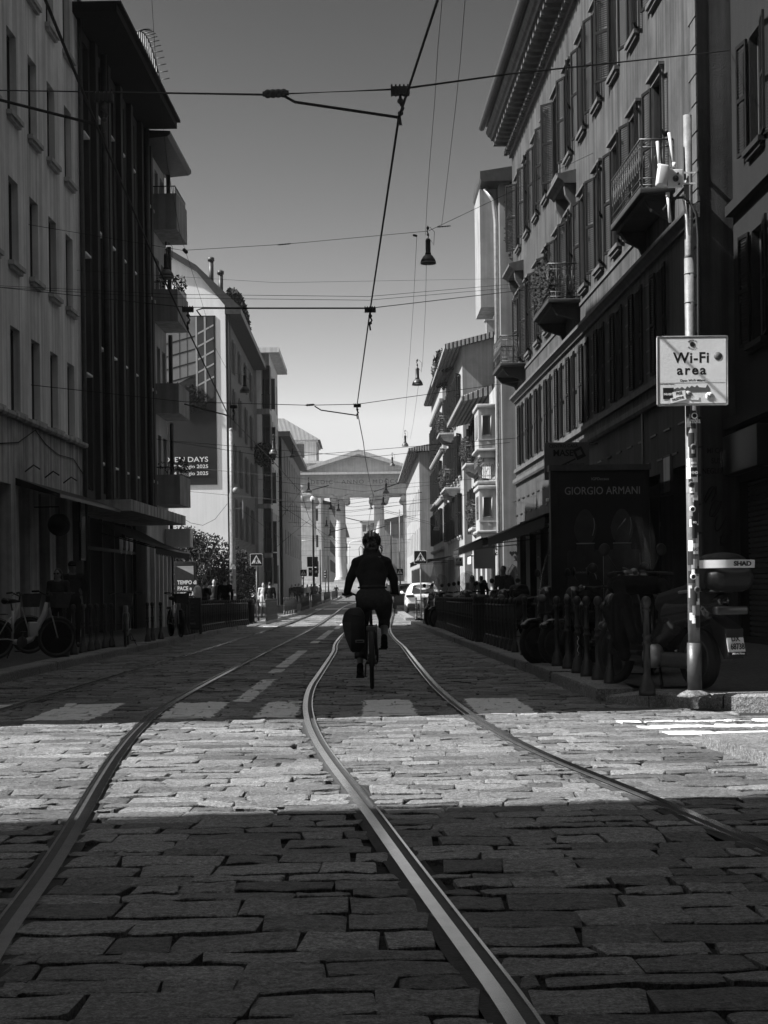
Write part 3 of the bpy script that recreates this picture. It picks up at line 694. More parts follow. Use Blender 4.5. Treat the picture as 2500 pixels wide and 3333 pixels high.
# ---- left 6: palazzo with tiled roof beyond the gate ----
def simple_block(name,label,X0,X1,d,depth,H,wm,fl,px_n,zf=3.4,rm=None,z1=3.5,ww=1.1,wh=2,gm=None):
    r=thing(name,label,'building',(X0,d,0),0); L=X1-X0; ops=[]
    for k in range(fl):
        for i in range(px_n): s=L*(i+.5)/px_n; ops.append((s-ww/2,s+ww/2,z1+zf*k,z1+zf*k+wh))
    b=MB(); b.M=Matrix(((-1,0,0,L),(0,-1,0,0),(0,0,1,0),(0,0,0,1))); b.wall(L,-.5,H,ops,.25,0); b.build('wall',wm,r)
    b=MB(); b.box(0,L,.5,depth,-.5,H); b.build('wall_block',wm,r)
    for o in ops:
        s=L-(o[0]+o[1])/2; w=window(r,s,o[2],ww,wh,y=.2,gm=gm or m_glass,fm=m_framed); w.rotation_euler=(0,0,math.pi)
    b=MB(); b.box(-.4,L+.4,-.5,depth,H+.003,H+.4); b.build('cornice',wm,r)
    if rm:
        b=MB(); b.add([(-.6,-.7,H+.41),(L+.6,-.7,H+.41),(L+.6,depth+.7,H+.41),(-.6,depth+.7,H+.41),(L*.3,depth*.5,H+3.2),(L*.7,depth*.5,H+3.2)],[(0,1,5,4),(1,2,5),(2,3,4,5),(3,0,4)]); b.build('roof',rm,r)
    return r
X=lambda px,d: ray(px,1600)[0]*d
p=simple_block('palazzo','pale palazzo with tiled hip roof behind the left end of the gate',X(880,262),X(1044,262),262,24,21.5,w_pale,4,4,4.3)
b=MB(); a0,a1=X(880,262)-X(880,262),X(1030,262)-X(880,262); b.box(a0,a1,2,18,21.9,25.2); b.build('attic',w_pale,p)
for px in (912,976):
    o=window(p,X(px,264)-X(880,262),22.6,1.6,2.3,y=1.95,fm=m_framed); o.rotation_euler=(0,0,math.pi)
b=MB(); b.box(a0,a1+.3,1.5,18,25.2,25.5,1); zr=25.5; b.add([(a0-3,1.2,zr),(a1+.7,1.2,zr),(a1+.7,19,zr),(a0-3,19,zr),(a0-2,9,zr+4.4),(a1-5.6,9,zr+4.4)],[(0,1,5,4),(1,2,5),(2,3,4,5)],0); b.build('roof',[m_tile,w_pale],p)
# buildings beyond the gate
def recede(name,label,X0,m,d0,d1,H,wm,rm=m_copper,n=8,fl=4,shm=m_sht2,gm=None,dep=12,zf=3.4,z1=4,ww=1.1,wh=2.0,over=.8):
    B_=Bld(name,label,'building',X0,m,d0,d1,dep); ops=[]
    for k in range(fl):
        if z1+zf*k+wh>H-.4: break
        for i in range(n): s=B_.L*(i+.5)/n; ops.append((s-ww/2,s+ww/2,z1+zf*k,z1+zf*k+wh))
    b=MB(); b.wall(B_.L,-.5,H,ops,.2,0); b.build('wall',wm,B_.root)
    b=MB(); b.box(.03,B_.L-.03,-dep+.03,-.45,-.5,H-.02); b.build('wall_block',wm,B_.root)
    b=MB(); b.M=B_.side; b.wall(dep,-.5,H,[],.1,0); b.build('side_wall',wm,B_.root)
    for o in ops: window(B_.root,(o[0]+o[1])/2,o[2],ww,wh,y=-.16,shut='open' if shm else None,sm_=shm,gm=gm or m_glass)
    b=MB(); b.exts([(-dep,H+.01),(0,H+.01),(over,H+.05),(over,H+.25),(-dep/2,H+1.8),(-dep,H+.25)][::-1],-.4,B_.L+.4); b.build('roof',rm,B_.root)
    return B_
recede('apartment_building','pale receding terrace seen between the left pair of gate columns',-5.8,0,275,330,15.5,w_pale,n=12)
recede('apartment_building','far pale terrace behind the first one, left of the street beyond the gate',-4.5,.0,335,430,14.5,w_mid,n=16)
recede('apartment_building','white receding terrace seen through the right opening of the gate',3.4,0,290,350,12.8,w_sun,n=12)
recede('apartment_building','small pale terrace farthest down the street on the right beyond the gate',2.4,0,356,440,15,w_pale,n=14)
b_=simple_block('tower','distant pale block closing the view behind the cyclist\'s helmet',X(1175,460),X(1232,460),460,12,20,w_pale,5,3)

# ---- the gate ----
GD=240.; gxc=ray(1170,1700)[0]*GD
G=thing('city_gate','neoclassical granite gate with pediment, inscription and four ionic supports closing the street','gate',(gxc,GD,0))
gb=2.0; gt=15.15
b=MB(); b.box(-12.5,12.5,-1.8,10.8,.3,.9); b.box(-11.8,11.8,-1.4,10.4,.9,1.45); b.box(-11.2,11.2,-1.1,10.1,1.45,gb); b.build('stepped_base',w_gate,G)
def col_(b,x,y):
    b.box(x-1.0,x+1.0,y-1.0,y+1.0,gb,gb+.25); b.lathe([(.98,gb+.25),(1.0,gb+.4),(.85,gb+.5),(.92,gb+.6),(.8,gb+.75),(.8,gb+4),(.78,gb+7),(.7,gt-1.3),(.68,gt-1.1),(.85,gt-.95)],24,0,(x,y,0))
def cap(b,x,y):
    b.box(x-1.0,x+1.0,y-.95,y+.95,gt-.3,gt)
    b.box(x-1.0,x+1.0,y-.8,y+.8,gt-.85,gt-.3)
    for sx in (-1,1): b.lathe([(.12,-.95),(.55,-.95),(.55,-.75),(.45,-.4),(.42,0),(.45,.4),(.55,.75),(.55,.95),(.12,.95)],18,0,(x+sx*.98,y,gt-.72),axis='y')
for x in (-2.9,3.0):
    for y in (0,9):
        b=MB(); col_(b,x,y); c=b.build('column',w_gate,G); b=MB(); cap(b,x,y); b.build('capital',w_gate,c)
for x in (-7.75,7.75):
    b=MB(); b.box(x-.95,x+.95,-.8,.9,gb,gt-1); b.box(x-.95,x+.95,8.1,9.8,gb,gt-1); b.box(x-1.05,x+1.05,-.9,9.9,gt-1,gt-.86); b.box(x-.9,x+.9,.9,8.1,gt-5,gt-1); b.box(x-1.05,x+1.05,-.9,1.0,gb,gb+.6)
    c=b.build('corner_pier',w_gate,G)
    for y in (0,9): b=MB(); cap(b,x,y); b.build('capital',w_gate,c)
b=MB(); b.box(-8.9,8.9,-.85,9.85,gt+.002,gt+1.1); b.box(-8.9,8.9,-.95,9.95,gt+1.1,gt+1.25); b.box(-8.9,8.9,-.85,9.85,gt+1.25,gt+2.4); b.box(-9.2,9.2,-1.1,10.1,gt+2.4,gt+2.5)
for i in range(66): x=-9.1+i*.28; b.box(x,x+.15,-1.25,-1.1,gt+2.5,gt+2.82)
b.box(-9.2,9.2,-1.1,10.1,gt+2.5,gt+2.85); b.box(-10,10,-1.7,10.7,gt+2.85,gt+3.2); b.build('entablature',w_gate,G)
pb=gt+3.2; pa=gt+6.55
b=MB(); b.extr([(-8.9,pb),(8.9,pb),(0,pa-.75)],-.85,9.85)
for s in (-1,1):
    b.extr([(s*10.2,pb),(s*8.9,pb),(0,pa-.7),(0,pa)] if s<0 else [(8.9,pb),(10.2,pb),(0,pa),(0,pa-.7)],-1.7,10.7)
    b.extr([(s*8.9,pb+.0),(s*8.1,pb),(0,pa-1.05),(0,pa-.7)] if s<0 else [(8.1,pb),(8.9,pb),(0,pa-.7),(0,pa-1.05)],-1.15,-.85)
b.build('pediment',w_gate,G)
text(G,'DEDIC · ANNO · MDCCCXV',(0.2,-.87,gt+1.5),.86,mat('incised inscription',.16,.8,0,bump=0),sx=1.16,sp=1.22)
# ---- right 1: the long four-storey house with shutters, cornice and iron balconies ----
R1=Bld('apartment_building','long weathered stucco building on the right with shuttered windows, toothed cornice and iron balconies','building',7.233,-.019,31.2,62.9,12)
ds=[34.9+2.58*k for k in range(11)]
rows={'m':(5.8,2.25,.8),'a':(9.62,2.55,1.0),'b':(14.0,2.55,1.0)}
ops=[]
for d in ds:
    for k,(z,h,w) in rows.items(): s=R1.sd(d); ops.append((s-w/2,s+w/2,z,z+h))
b=MB(); b.wall(R1.L,8.6,18.0,[o for o in ops if o[2]>9],.25,0); b.wall(R1.L,5.3,8.3,[o for o in ops if o[2]<9],.25,0)
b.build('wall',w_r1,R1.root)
# rusticated ground floor with shop openings
gops=[]
for k in range(10): s=.9+3.1*k; gops.append((s,s+1.9,.0,3.6))
b=MB(); b.wall(R1.L,-.4,5.1,gops,.4,0)
b.build('ground_floor_wall',w_r1g,R1.root)
b=MB(); rnd=random.Random(8)
for k in range(8):
    for i in range(22):
        s=.7+i*1.45+(k%2)*.7; 
        if any(o[0]-.7<s<o[1]+.1 for o in gops) and k<6: continue
        b.box(s,s+.62,.004,.03,.4+k*.58,.44+k*.58)
b.build('rustication_slot',m_black,R1.root)
for i,o in enumerate(gops):
    b=MB(); b.box(o[0],o[1],-.44,-.4,o[2],o[3],0); b.box(o[0],o[0]+.1,-.4,-.34,o[2],o[3],1); b.box(o[1]-.1,o[1],-.4,-.34,o[2],o[3],1); b.box(o[0]+.1,o[1]-.1,-.4,-.34,2.5,2.6,1); b.build('shop_window',[m_glass,m_framed],R1.root)
# block courses of the mezzanine (thin dark joints between the shutters)
b=MB()
for a,c in zip(ds,ds[1:]):
    s0,s1=R1.sd(a)+.95,R1.sd(c)-.95
    for k in range(5): b.box(s0,s1,.002,.012,5.95+k*.5,5.985+k*.5)
b.build('block_joints',m_black,R1.root)
b=MB()
cornice(b,R1.L+.1,8.3,[(0,0),(.08,0),(.1,.06),(.18,.14),(.22,.16),(.22,.25),(0,.3)],-.1)
cornice(b,R1.L+.1,8.62,[(0,0),(.05,0),(.05,.1),(0,.1)],-.1)
cornice(b,R1.L+.1,5.1,[(0,0),(.1,0),(.14,.07),(.14,.2),(0,.22)],-.1)
cornice(b,R1.L+.1,5.56,[(0,0),(.09,0),(.09,.14),(0,.2)],-.1)
cornice(b,R1.L+.1,9.2,[(0,0),(.04,0),(.04,.09),(0,.09)],-.1)
b.build('belt_course',w_r1t,R1.root)
b=MB(); zc=18.0
cornice(b,R1.L+.3,zc,[(0,0),(.1,0),(.1,.12),(.16,.16),(.16,.3),(0,.3)],-.2)
s=-.1
while s<R1.L: b.box(s,s+.13,.162,.3,zc+.1,zc+.26); s+=.3
s=-.1
while s<R1.L: b.box(s,s+.26,.1,.72,zc+.46,zc+.68); s+=.62
b.box(-.2,R1.L+.1,0,.1,zc+.3,zc+.7)
cornice(b,R1.L+.3,zc+.68,[(0,.001),(.8,.001),(.84,.12),(.92,.16),(1.0,.3),(1.0,.36),(0,.5)],-.2)
b.build('cornice',w_r1t,R1.root)
b=MB(); n=7; prof=[(1.02+.14*(1-math.cos(t*math.pi/6)),zc+1.24-.16*math.sin(t*math.pi/6)) for t in range(n)]; prof=[(1.02,zc+1.3)]+prof[1:-1]+[(1.3,zc+1.3)]
b.exts(prof[::-1],-.2,R1.L+.1); b.exts([(-12,zc+3.6),(-6,zc+4.4),(1.0,zc+1.32),(1.0,zc+1.24),(-12,zc+1.2)],-.2,R1.L+.1); b.build('roof',m_copper,R1.root)
b=MB(); b.box(.03,R1.L-.03,-12,-.56,-.5,zc); b.build('wall_block',w_r1,R1.root)
b=MB(); b.M=R1.side; b.wall(12,-.5,zc+.5,[],.1,0); b.build('side_wall',w_r1,R1.root)
b=MB()
z=.5; i=0
while z<17.6:
    w=.62 if i%2 else .42; b.box(-.03,w,.002,.035,z,z+.52); z+=.56; i+=1
b.build('quoin',w_r1t,R1.root)
for d in ds:
    s=R1.sd(d); i=ds.index(d)
    for k,(z,h,w) in rows.items():
        window(R1.root,s,z,w,h,y=-.22,fm=m_frame if (i*3+len(k)+int(z))%3 else m_framed,shut='open' if k=='m' or i%4!=2 else ('half' if k=='b' else 'open'),sm_=m_sht,ang=4 if k=='m' else 12+(i*7)%13,sill=None if k=='m' else w_r1t,hood=w_r1t if k!='m' else None)
w_bal=mat('sooty balcony stone',.03,.9,.3,2,.2,50)
def iron_balcony(par,s0,s1,z,out,plants=0,seed=1,name='balcony'):
    b=MB(); b.bbox(s0,s1,.002,out,z,z+.14,.03); b.box(s0+.1,s1-.1,.002,out-.12,z-.1,z)
    for s in (s0+.25,s1-.25): b.exts([(0.003,z-.1),(out-.15,z-.1),(out-.3,z-.3),(.15,z-.45),(0.003,z-.75)],s-.09,s+.09)
    bl=b.build(name,w_bal if par is R1.root else w_bay,par); b=MB(); zt=z+1.15; zb=z+.2
    path=[(s0+.04,.02,0),(s0+.04,out-.04,0),(s1-.04,out-.04,0),(s1-.04,.02,0)]
    for zz,r in ((zt,.022),(zt-.16,.012),(zb+.14,.012),(zb,.015)): b.tube([(x,y,zz) for x,y,_ in path],r,5)
    def run(p,q):
        L=(Vector(q)-Vector(p)).length; n=max(2,int(L/.22)); dx=(Vector(q)-Vector(p))/n
        for i in range(n+1):
            a=Vector(p)+dx*i; b.tube([(a.x,a.y,zb),(a.x,a.y,zt)],.009,4)
            if i<n:
                c=a+dx*.5; u=dx.normalized(); b.tube([(c.x+u.x*.07*math.cos(t),c.y+u.y*.07*math.cos(t),(zt+zb)/2+.16*math.sin(t)) for t in [k*.7854 for k in range(8)]],.008,4,closed=True)
                b.tube([(c.x+u.x*.05*math.cos(t),c.y+u.y*.05*math.cos(t),zt-.08+.05*math.sin(t)) for t in [k*.7854 for k in range(8)]],.007,4,closed=True)
    run(path[0],path[1]); run(path[1],path[2]); run(path[2],path[3]); b.build('railing',m_iron,bl)
    if plants:
        b=MB(); r_=random.Random(seed); leaves(b,((s0+s1)/2,out-.1,z+.85),((s1-s0)/2,.3,.7),plants,.07,r_,shell=0); b.build('balcony_plants',m_leaf,bl)
    return bl
iron_balcony(R1.root,R1.sd(47.8)-1.7,R1.sd(47.8)+1.7,9.3,.95,1500,3)
iron_balcony(R1.root,R1.sd(60.7)-1.4,R1.sd(60.7)+1.4,9.3,.95)
iron_balcony(R1.root,R1.sd(34.9)-1.6,R1.sd(34.9)+1.9,9.3,.75)
for d in (47.8,60.7):       # hoods on scrolled consoles over the balcony doors
    s=R1.sd(d); b=MB(); cornice(b,2.4,12.9,[(0,0),(.35,0),(.4,.08),(.55,.16),(.55,.26),(0,.4)],s-1.2)
    for q in (-1,1): b.exts([(.003,12.9),(.34,12.9),(.3,12.6),(.14,12.35),(.2,12.1),(.003,11.9)],s+q*.95-.11,s+q*.95+.11)
    b.build('door_hood',w_r1t,R1.root)
for d in (35.5,49.7): 
    s=R1.sd(d)+.0; pipe(R1.root,[(s+1.29,.07,.3),(s+1.29,.07,5.1)],.035,m_iron,'conduit')
s,z=R1.pt(2180,1545); b=MB(); b.box(s-.35,s+.35,.003,.06,z-.42,z+.42,0); b.box(s-.3,s+.3,.06,.07,z-.37,z+.37,1); b.build('wall_plaque',[w_r1t,w_l3],R1.root)
# painted writing on the end wall
m_graf=mat('spray paint dark',.012,.8,0,bump=0)
t=thing('graffiti','dark spray-painted writing on the end wall beside the quoins at right','graffiti',(R1.X0+R1.m*31.2,31.19,0),0)
for i,w in enumerate(('MI COSA','SUSHI','NEGLI ALTRI')): text(t,w,(.33,-.006,ray(2340,1475+i*33)[1]*31.2+CAMZ),.15,m_graf,bold=.003,sx=.8)
for k in range(4):
    b=MB(); r_=random.Random(k); b.tube([(.15+.1*k+.12*math.cos(a*1.7+k),-.012,2.9-.28*k+.16*math.sin(a*2.3+k)) for a in [i*.35 for i in range(14)]],.012,4); b.build('spray_loop',m_graf,t)
# ---- right 0: dark house nearest the camera ----
R0=Bld('apartment_building','dark building at the right edge with a restaurant sign over its roller shutter','building',7.3,0,15.6,31.15,12)
ops=[(R0.sd(29.2)-.5,R0.sd(29.2)+.5,5.6,7.7),(R0.sd(29.2)-.5,R0.sd(29.2)+.5,9.2,11.3),(R0.sd(26)-.5,R0.sd(26)+.5,5.6,7.7),(R0.sd(22.5)-.5,R0.sd(22.5)+.5,5.6,7.7),(R0.sd(30.3)-2.4,R0.sd(30.3)+.6,0.13,3.1)]
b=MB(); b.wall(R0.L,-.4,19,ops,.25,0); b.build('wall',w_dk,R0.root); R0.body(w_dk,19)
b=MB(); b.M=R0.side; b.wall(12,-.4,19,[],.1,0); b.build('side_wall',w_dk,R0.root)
for o in ops[:4]: window(R0.root,(o[0]+o[1])/2,o[2],1,2.1,y=-.2,fm=m_framed,shut='open',sm_=m_sht,sill=w_dk)
o=ops[4]; b=MB(); z=o[2]
while z<o[3]-.05: b.exts([(-.2,z),(-.16,z+.02),(-.16,z+.08),(-.2,z+.1)][::-1],o[0],o[1]); z+=.1
b.build('roller_shutter',m_dmetal,R0.root)
b=MB(); b.box(-.05,R0.L,.0,.25,4.15,4.35); b.box(-.05,R0.L,0,.16,8.3,8.5); b.build('belt_course',w_dk,R0.root)
b=MB(); b.box(-.3,R0.L+.3,-12,.6,19.01,19.4); b.build('cornice',w_dk,R0.root)
b=MB(); b.bbox(R0.sd(30.9)-2.6,R0.sd(30.9)+.1,.02,.3,3.25,4.0,.02); sg=b.build('shop_sign',m_black,R0.root)
text(sg,'RESTAURANT',(R0.sd(30.7),.31,3.42),.45,m_frame,rz=math.pi,align='RIGHT',sx=.55)
# ---- right 2 ----
R2=Bld('apartment_building','narrow grey-plastered house sticking out past the long right-hand building, plants on its gutter','building',5.70,0,65,68.2,10)
b=MB(); b.M=R2.side; b.wall(10,-.5,17.5,[],.1,0); b.build('side_wall',w_mid,R2.root)
b=MB(); b.wall(R2.L,-.5,17.5,[],.1,0); b.build('wall',w_sun,R2.root); R2.body(w_mid,17.5)
b=MB(); b.exts([(-10,17.51),(.75,17.51),(.8,17.6),(.8,17.9),(-10,19.5)][::-1],-.5,R2.L+.4); b.build('roof',m_copper,R2.root)
b=MB(); b.box(.6,R2.L+.4,.05,.75,12.6,17.45); b.build('enclosed_balcony',w_mid,R2.root)
pipe(R2.root,[(.3,.55,17.4),(.3,.2,16.9),(.3,.12,16),(.3,.12,.3)],.1,m_metal)
b=MB(); r_=random.Random(2); leaves(b,(-.25,-.9,15.9),(.35,.75,2.2),900,.11,r_,shell=0); b.build('climbing_plant',m_leaf,R2.root)
# ---- right 2b: low house with ornate bays ----
R2b=Bld('townhouse','low pale house on the right with two ornate white bay windows','building',5.72,0,68.4,84,10)
ops=[]
for s in (4.2,7.0,9.8,12.6):
    for z in (3.8,7.0): ops.append((s-.5,s+.5,z,z+2.2))
for s in (1,4,7,10,13): ops.append((s,s+1.9,-.2,2.7))
b=MB(); b.wall(R2b.L,-.5,9.7,ops,.25,0); b.build('wall',w_sun,R2b.root); R2b.body(w_mid,9.7)
for o in ops: 
    if o[2]>0: window(R2b.root,(o[0]+o[1])/2,o[2],1,2.2,y=-.2,shut='open',sm_=m_sht if o[0]>8 else m_sht,ang=40,fm=m_framed)
    else: bb=MB(); bb.box(o[0],o[1],-.3,-.25,o[2],o[3]); bb.build('shop_window',m_glass,R2b.root)
b=MB(); b.exts([(-6,12.6),(-6,12.4),(0,9.71),(1.15,9.45),(1.25,9.5),(1.25,9.62)],3.2,R2b.L); 
for i in range(40): b.tube([(3.4+i*.305,1.24,9.63),(3.4+i*.305,-2.5,10.95)],.07,5)
b.build('roof',m_tile,R2b.root)
for z in (7.05,3.55):
    b=MB(); b.box(.2,2.6,.0,.72,z,z+1.75,0); b.bbox(.1,2.7,.0,.8,z+1.75,z+1.92,.04); b.bbox(.05,2.75,.0,.85,z-.12,z,.04); b.bbox(.15,2.65,0,.7,z-.38,z-.12,.03); b.bbox(.3,2.5,0,.5,z-.6,z-.38,.03)
    b.box(.17,.2,.02,.14,z,z+1.74); b.box(.17,.2,.58,.7,z,z+1.74); b.box(.14,.17,.0,.74,z+.35,z+.42)
    for q in range(7): b.box(.12,.15,.08+q*.09,.12+q*.09,z-.2,z-.16)
    bay=b.build('bay_window',w_bay,R2b.root)
    b=MB(); b.box(.185,.19,.2,.54,z+.6,z+1.4); b.box(.7,2.1,.722,.73,z+.5,z+1.5); b.build('pane',m_glass,bay); b=MB(); b.tube([(.17,.18,z+.58),(.17,.56,z+.58),(.17,.56,z+1.42),(.17,.18,z+1.42)],.03,4,closed=True); b.build('frame',w_bay,bay)
iron_balcony(R2b.root,.3,2.7,5.55,.8)
iron_balcony(R2b.root,8,11,6.9,.8,700,7)
iron_balcony(R2b.root,4,6.6,3.7,.8,500,8)
b=MB(); b.box(-.1,.15,.1,1.0,1.9,2.9); b.build('blank_sign',m_black,R2b.root)
# ---- right 3 ----
R3=Bld('apartment_building','house with a plain grey gable wall above the ornate bays, pale street front','building',5.5,0,87,104,12)
g1=(lambda px,py:(12-(gx(px,py,87)[0]-5.5)-0,gx(px,py,87)[1]))
b=MB(); b.M=R3.side; b.add([(0,0,-.5),(12,0,-.5),(12,0,14.2),(0,0,17.2)],[(1,0,3,2)]); b.build('gable_wall',w_mid,R3.root)
ops=[]
for s in (2.0,4.6,7.2,10,12.8,15.2):
    for z in (4,7.3,10.6): ops.append((s-.5,s+.5,z,z+2.3))
b=MB(); b.wall(R3.L,-.5,14.2,ops,.25,0); b.build('wall',w_sun,R3.root); b=MB(); b.box(.05,R3.L,-11.9,-.5,-.5,14); b.build('wall_block',w_mid,R3.root)
for o in ops: window(R3.root,(o[0]+o[1])/2,o[2],1,2.3,y=-.2,shut='open',sm_=m_sht,ang=30,fm=m_framed,sill=w_sun)
b=MB(); b.exts([(-12,17.5),(-12,17.22),(0,14.22),(.8,14.0),(.95,14.1),(.95,14.3)],-.3,R3.L); b.build('roof',m_tile,R3.root)
b=MB(); b.box(1,1.7,-3.6,-2.9,14.8,16.6); b.box(.9,1.8,-3.7,-2.8,16.6,16.8); b.box(.6,1.2,-2,-1.4,14.6,15.7); b.box(.5,1.3,-2.1,-1.3,15.7,15.85); b.build('chimney',w_mid,R3.root)
iron_balcony(R3.root,8.6,11.6,10.2,.9,600,4); iron_balcony(R3.root,3,8,6.6,.9,700,14)
b=MB(); r_=random.Random(12); leaves(b,(15.5,.3,14.9),(1.6,.7,1.1),700,.12,r_,shell=0); b.build('roof_garden_plants',m_leaf,R3.root)
# ---- right 4, 5 ----
R4=Bld('apartment_building','tall white narrow-fronted house with string courses, fourth along the right side of the street','building',5.36,0,106,123,10)
ops=[]
for s in (1.8,4.4,7,9.6,12.2,14.8):
    for z in (4.2,7.4,10.6): ops.append((s-.45,s+.45,z,z+2.2))
b=MB(); b.wall(R4.L,-.5,15,ops,.25,0); b.build('wall',w_bay,R4.root); R4.body(w_sun,15)
b=MB(); b.M=R4.side; b.wall(10,-.5,15,[],.1,0); b.build('side_wall',w_l3,R4.root)
for o in ops: window(R4.root,(o[0]+o[1])/2,o[2],.9,2.2,y=-.2,shut='open',sm_=m_sht,ang=25,fm=m_framed)
b=MB()
for z in (3.6,6.9,10.1,13.4): cornice(b,R4.L,z,[(0,0),(.16,0),(.22,.1),(.22,.2),(0,.22)],-.15)
b.build('string_course',w_bay,R4.root)
b=MB(); b.exts([(-10,15.01),(.5,15.01),(.6,15.1),(.6,15.3),(-10,16.5)][::-1],-.3,R4.L); b.build('roof',m_tile,R4.root)
R5=recede('apartment_building','grey-sided house with deep tiled roof hiding the right end of the gate',4.97,0,140,183,13,w_sun,rm=m_tile,n=9,fl=3,shm=None,z1=4.4,dep=14,over=.95)
for o in R5.root.children:
    if o.name.startswith('side_wall'): o.data.materials[0]=w_mid
# ---- unseen blocks shading the near street; right and rear ones added to darken it ----
def shade_block(label,x0,x1,y0,y1,H,side):
    r=thing('apartment_building',label,'building',((x0+x1)/2,(y0+y1)/2,0)); w,l=(x1-x0)/2,(y1-y0)/2
    b=MB(); b.box(-w+.3,w-.3,-l,l,-.3,H); b.build('wall_block',w_dk,r)
    M=Matrix(((0,1,0,side*w),(-side*1.0,0,0,side*l),(0,0,1,0),(0,0,0,1))) if side>0 else Matrix(((0,-1,0,-w),(1,0,0,-l),(0,0,1,0),(0,0,0,1)))
    ops=[]; L=2*l; n=int(L/3)
    for k in range(5):
        for i in range(n): s=L*(i+.5)/n; ops.append((s-.5,s+.5,1+3.4*k,3+3.4*k))
    b=MB(); b.M=M; b.wall(L,-.3,H,ops,.25,0); b.build('wall',w_dk,r)
    b=MB(); b.M=M
    for o in ops: b.box(o[0],o[1],-.29,-.25,o[2],o[3])
    b.build('panes',m_glass,r)
    b=MB(); b.box(-w-.3,w+.3,-l-.3,l+.3,H+.01,H+.4); b.build('roof',w_dk,r)
    for k,(bx,bz,bw) in enumerate(((.1,3.6,1.6),(.35,7,1.2),(.6,10.2,2),(.2,13.4,1.4),(.75,16.5,1.7),(.45,19.5,1.2))):
        q=-w+.4+(2*w-bw-.8)*bx; b=MB(); b.box(q,q+bw,l+.002,l+.25+.3*((k*7)%3)/2,bz,bz+.9); b.build('balcony',w_dk,r)  # plain boxes added to break up the straight shadow edge on the road
shade_block('dark house across the side street on the left, beside the camera',-16,-6.7,-30,6.3,26,1)
shade_block('unseen dark block added right of the camera to darken the near street',4.8,18,-30,5.5,26,-1)
shade_block('unseen dark block added far behind the camera to darken the near street',-12,12,-52,-40,26,1)
# ================= OBJECT BUILDERS =================
def blob(parts, voxel, name, mats, parent=None, smooth=2, **k):
    """one continuous surface grown over tapered limbs: parts = (p,q,r0,r1) or (centre,(rx,ry,rz))"""
    b=MB()
    for t in parts:
        if len(t)==4:
            p,q,r0,r1=Vector(t[0]),Vector(t[1]),t[2],t[3]; n=7; pts=[]; rr=[]
            d=(q-p); L=d.length or 1e-4; d=d/L
            for i in range(4): a=math.pi/2*i/3.2; pts.append(p-d*r0*math.cos(a)); rr.append(max(.002,r0*math.sin(a)))
            pts.append(p); rr.append(r0); pts.append(q); rr.append(r1)
            for i in range(3,-1,-1): a=math.pi/2*i/3.2; pts.append(q+d*r1*math.cos(a)); rr.append(max(.002,r1*math.sin(a)))
            b.tube(pts,rr,12)
        elif len(t)==2: b.ball(t[0],t[1],0,14)
        else: b.box(*t)
    me=b.mesh(name,mats); o=bpy.data.objects.new('tmp',me); S.collection.objects.link(o)
    m=o.modifiers.new('r','REMESH'); m.mode='VOXEL'; m.voxel_size=voxel; m.use_smooth_shade=True
    if smooth: s=o.modifiers.new('s','SMOOTH'); s.iterations=smooth; s.factor=.5
    dg=bpy.context.evaluated_depsgraph_get(); dg.update(); me2=bpy.data.meshes.new_from_object(o.evaluated_get(dg)); bpy.data.objects.remove(o)
    me2.name=name; me2.materials.clear(); me2.materials.append(mats if not isinstance(mats,list) else mats[0])
    for p in me2.polygons: p.material_index=0
    me2.polygons.foreach_set('use_smooth',[True]*len(me2.polygons))
    return obj(name,me2,parent,**k)
m_skin=mat('skin',.3,.55,.06,20,.05); m_hair=mat('dark hair',.015,.5,.4,30,.3,200); m_cloth={}
def cloth(v):
    if v not in m_cloth: m_cloth[v]=mat('cloth %.3f'%v,v,.95,.3,14,.5,25,spec=.1)
    return m_cloth[v]
J0=dict(hip=(0,0,.95),chest=(0,0,1.28),neck=(0,0,1.46),head=(0,.02,1.62),ls=(-.19,0,1.42),rs=(.19,0,1.42),le=(-.25,-.02,1.13),re=(.25,-.02,1.13),lw=(-.24,.08,.88),rw=(.24,.08,.88),
    lh=(-.09,0,.93),rh=(.09,0,.93),lk=(-.1,.03,.5),rk=(.1,.03,.5),la=(-.1,-.02,.09),ra=(.1,-.02,.09))
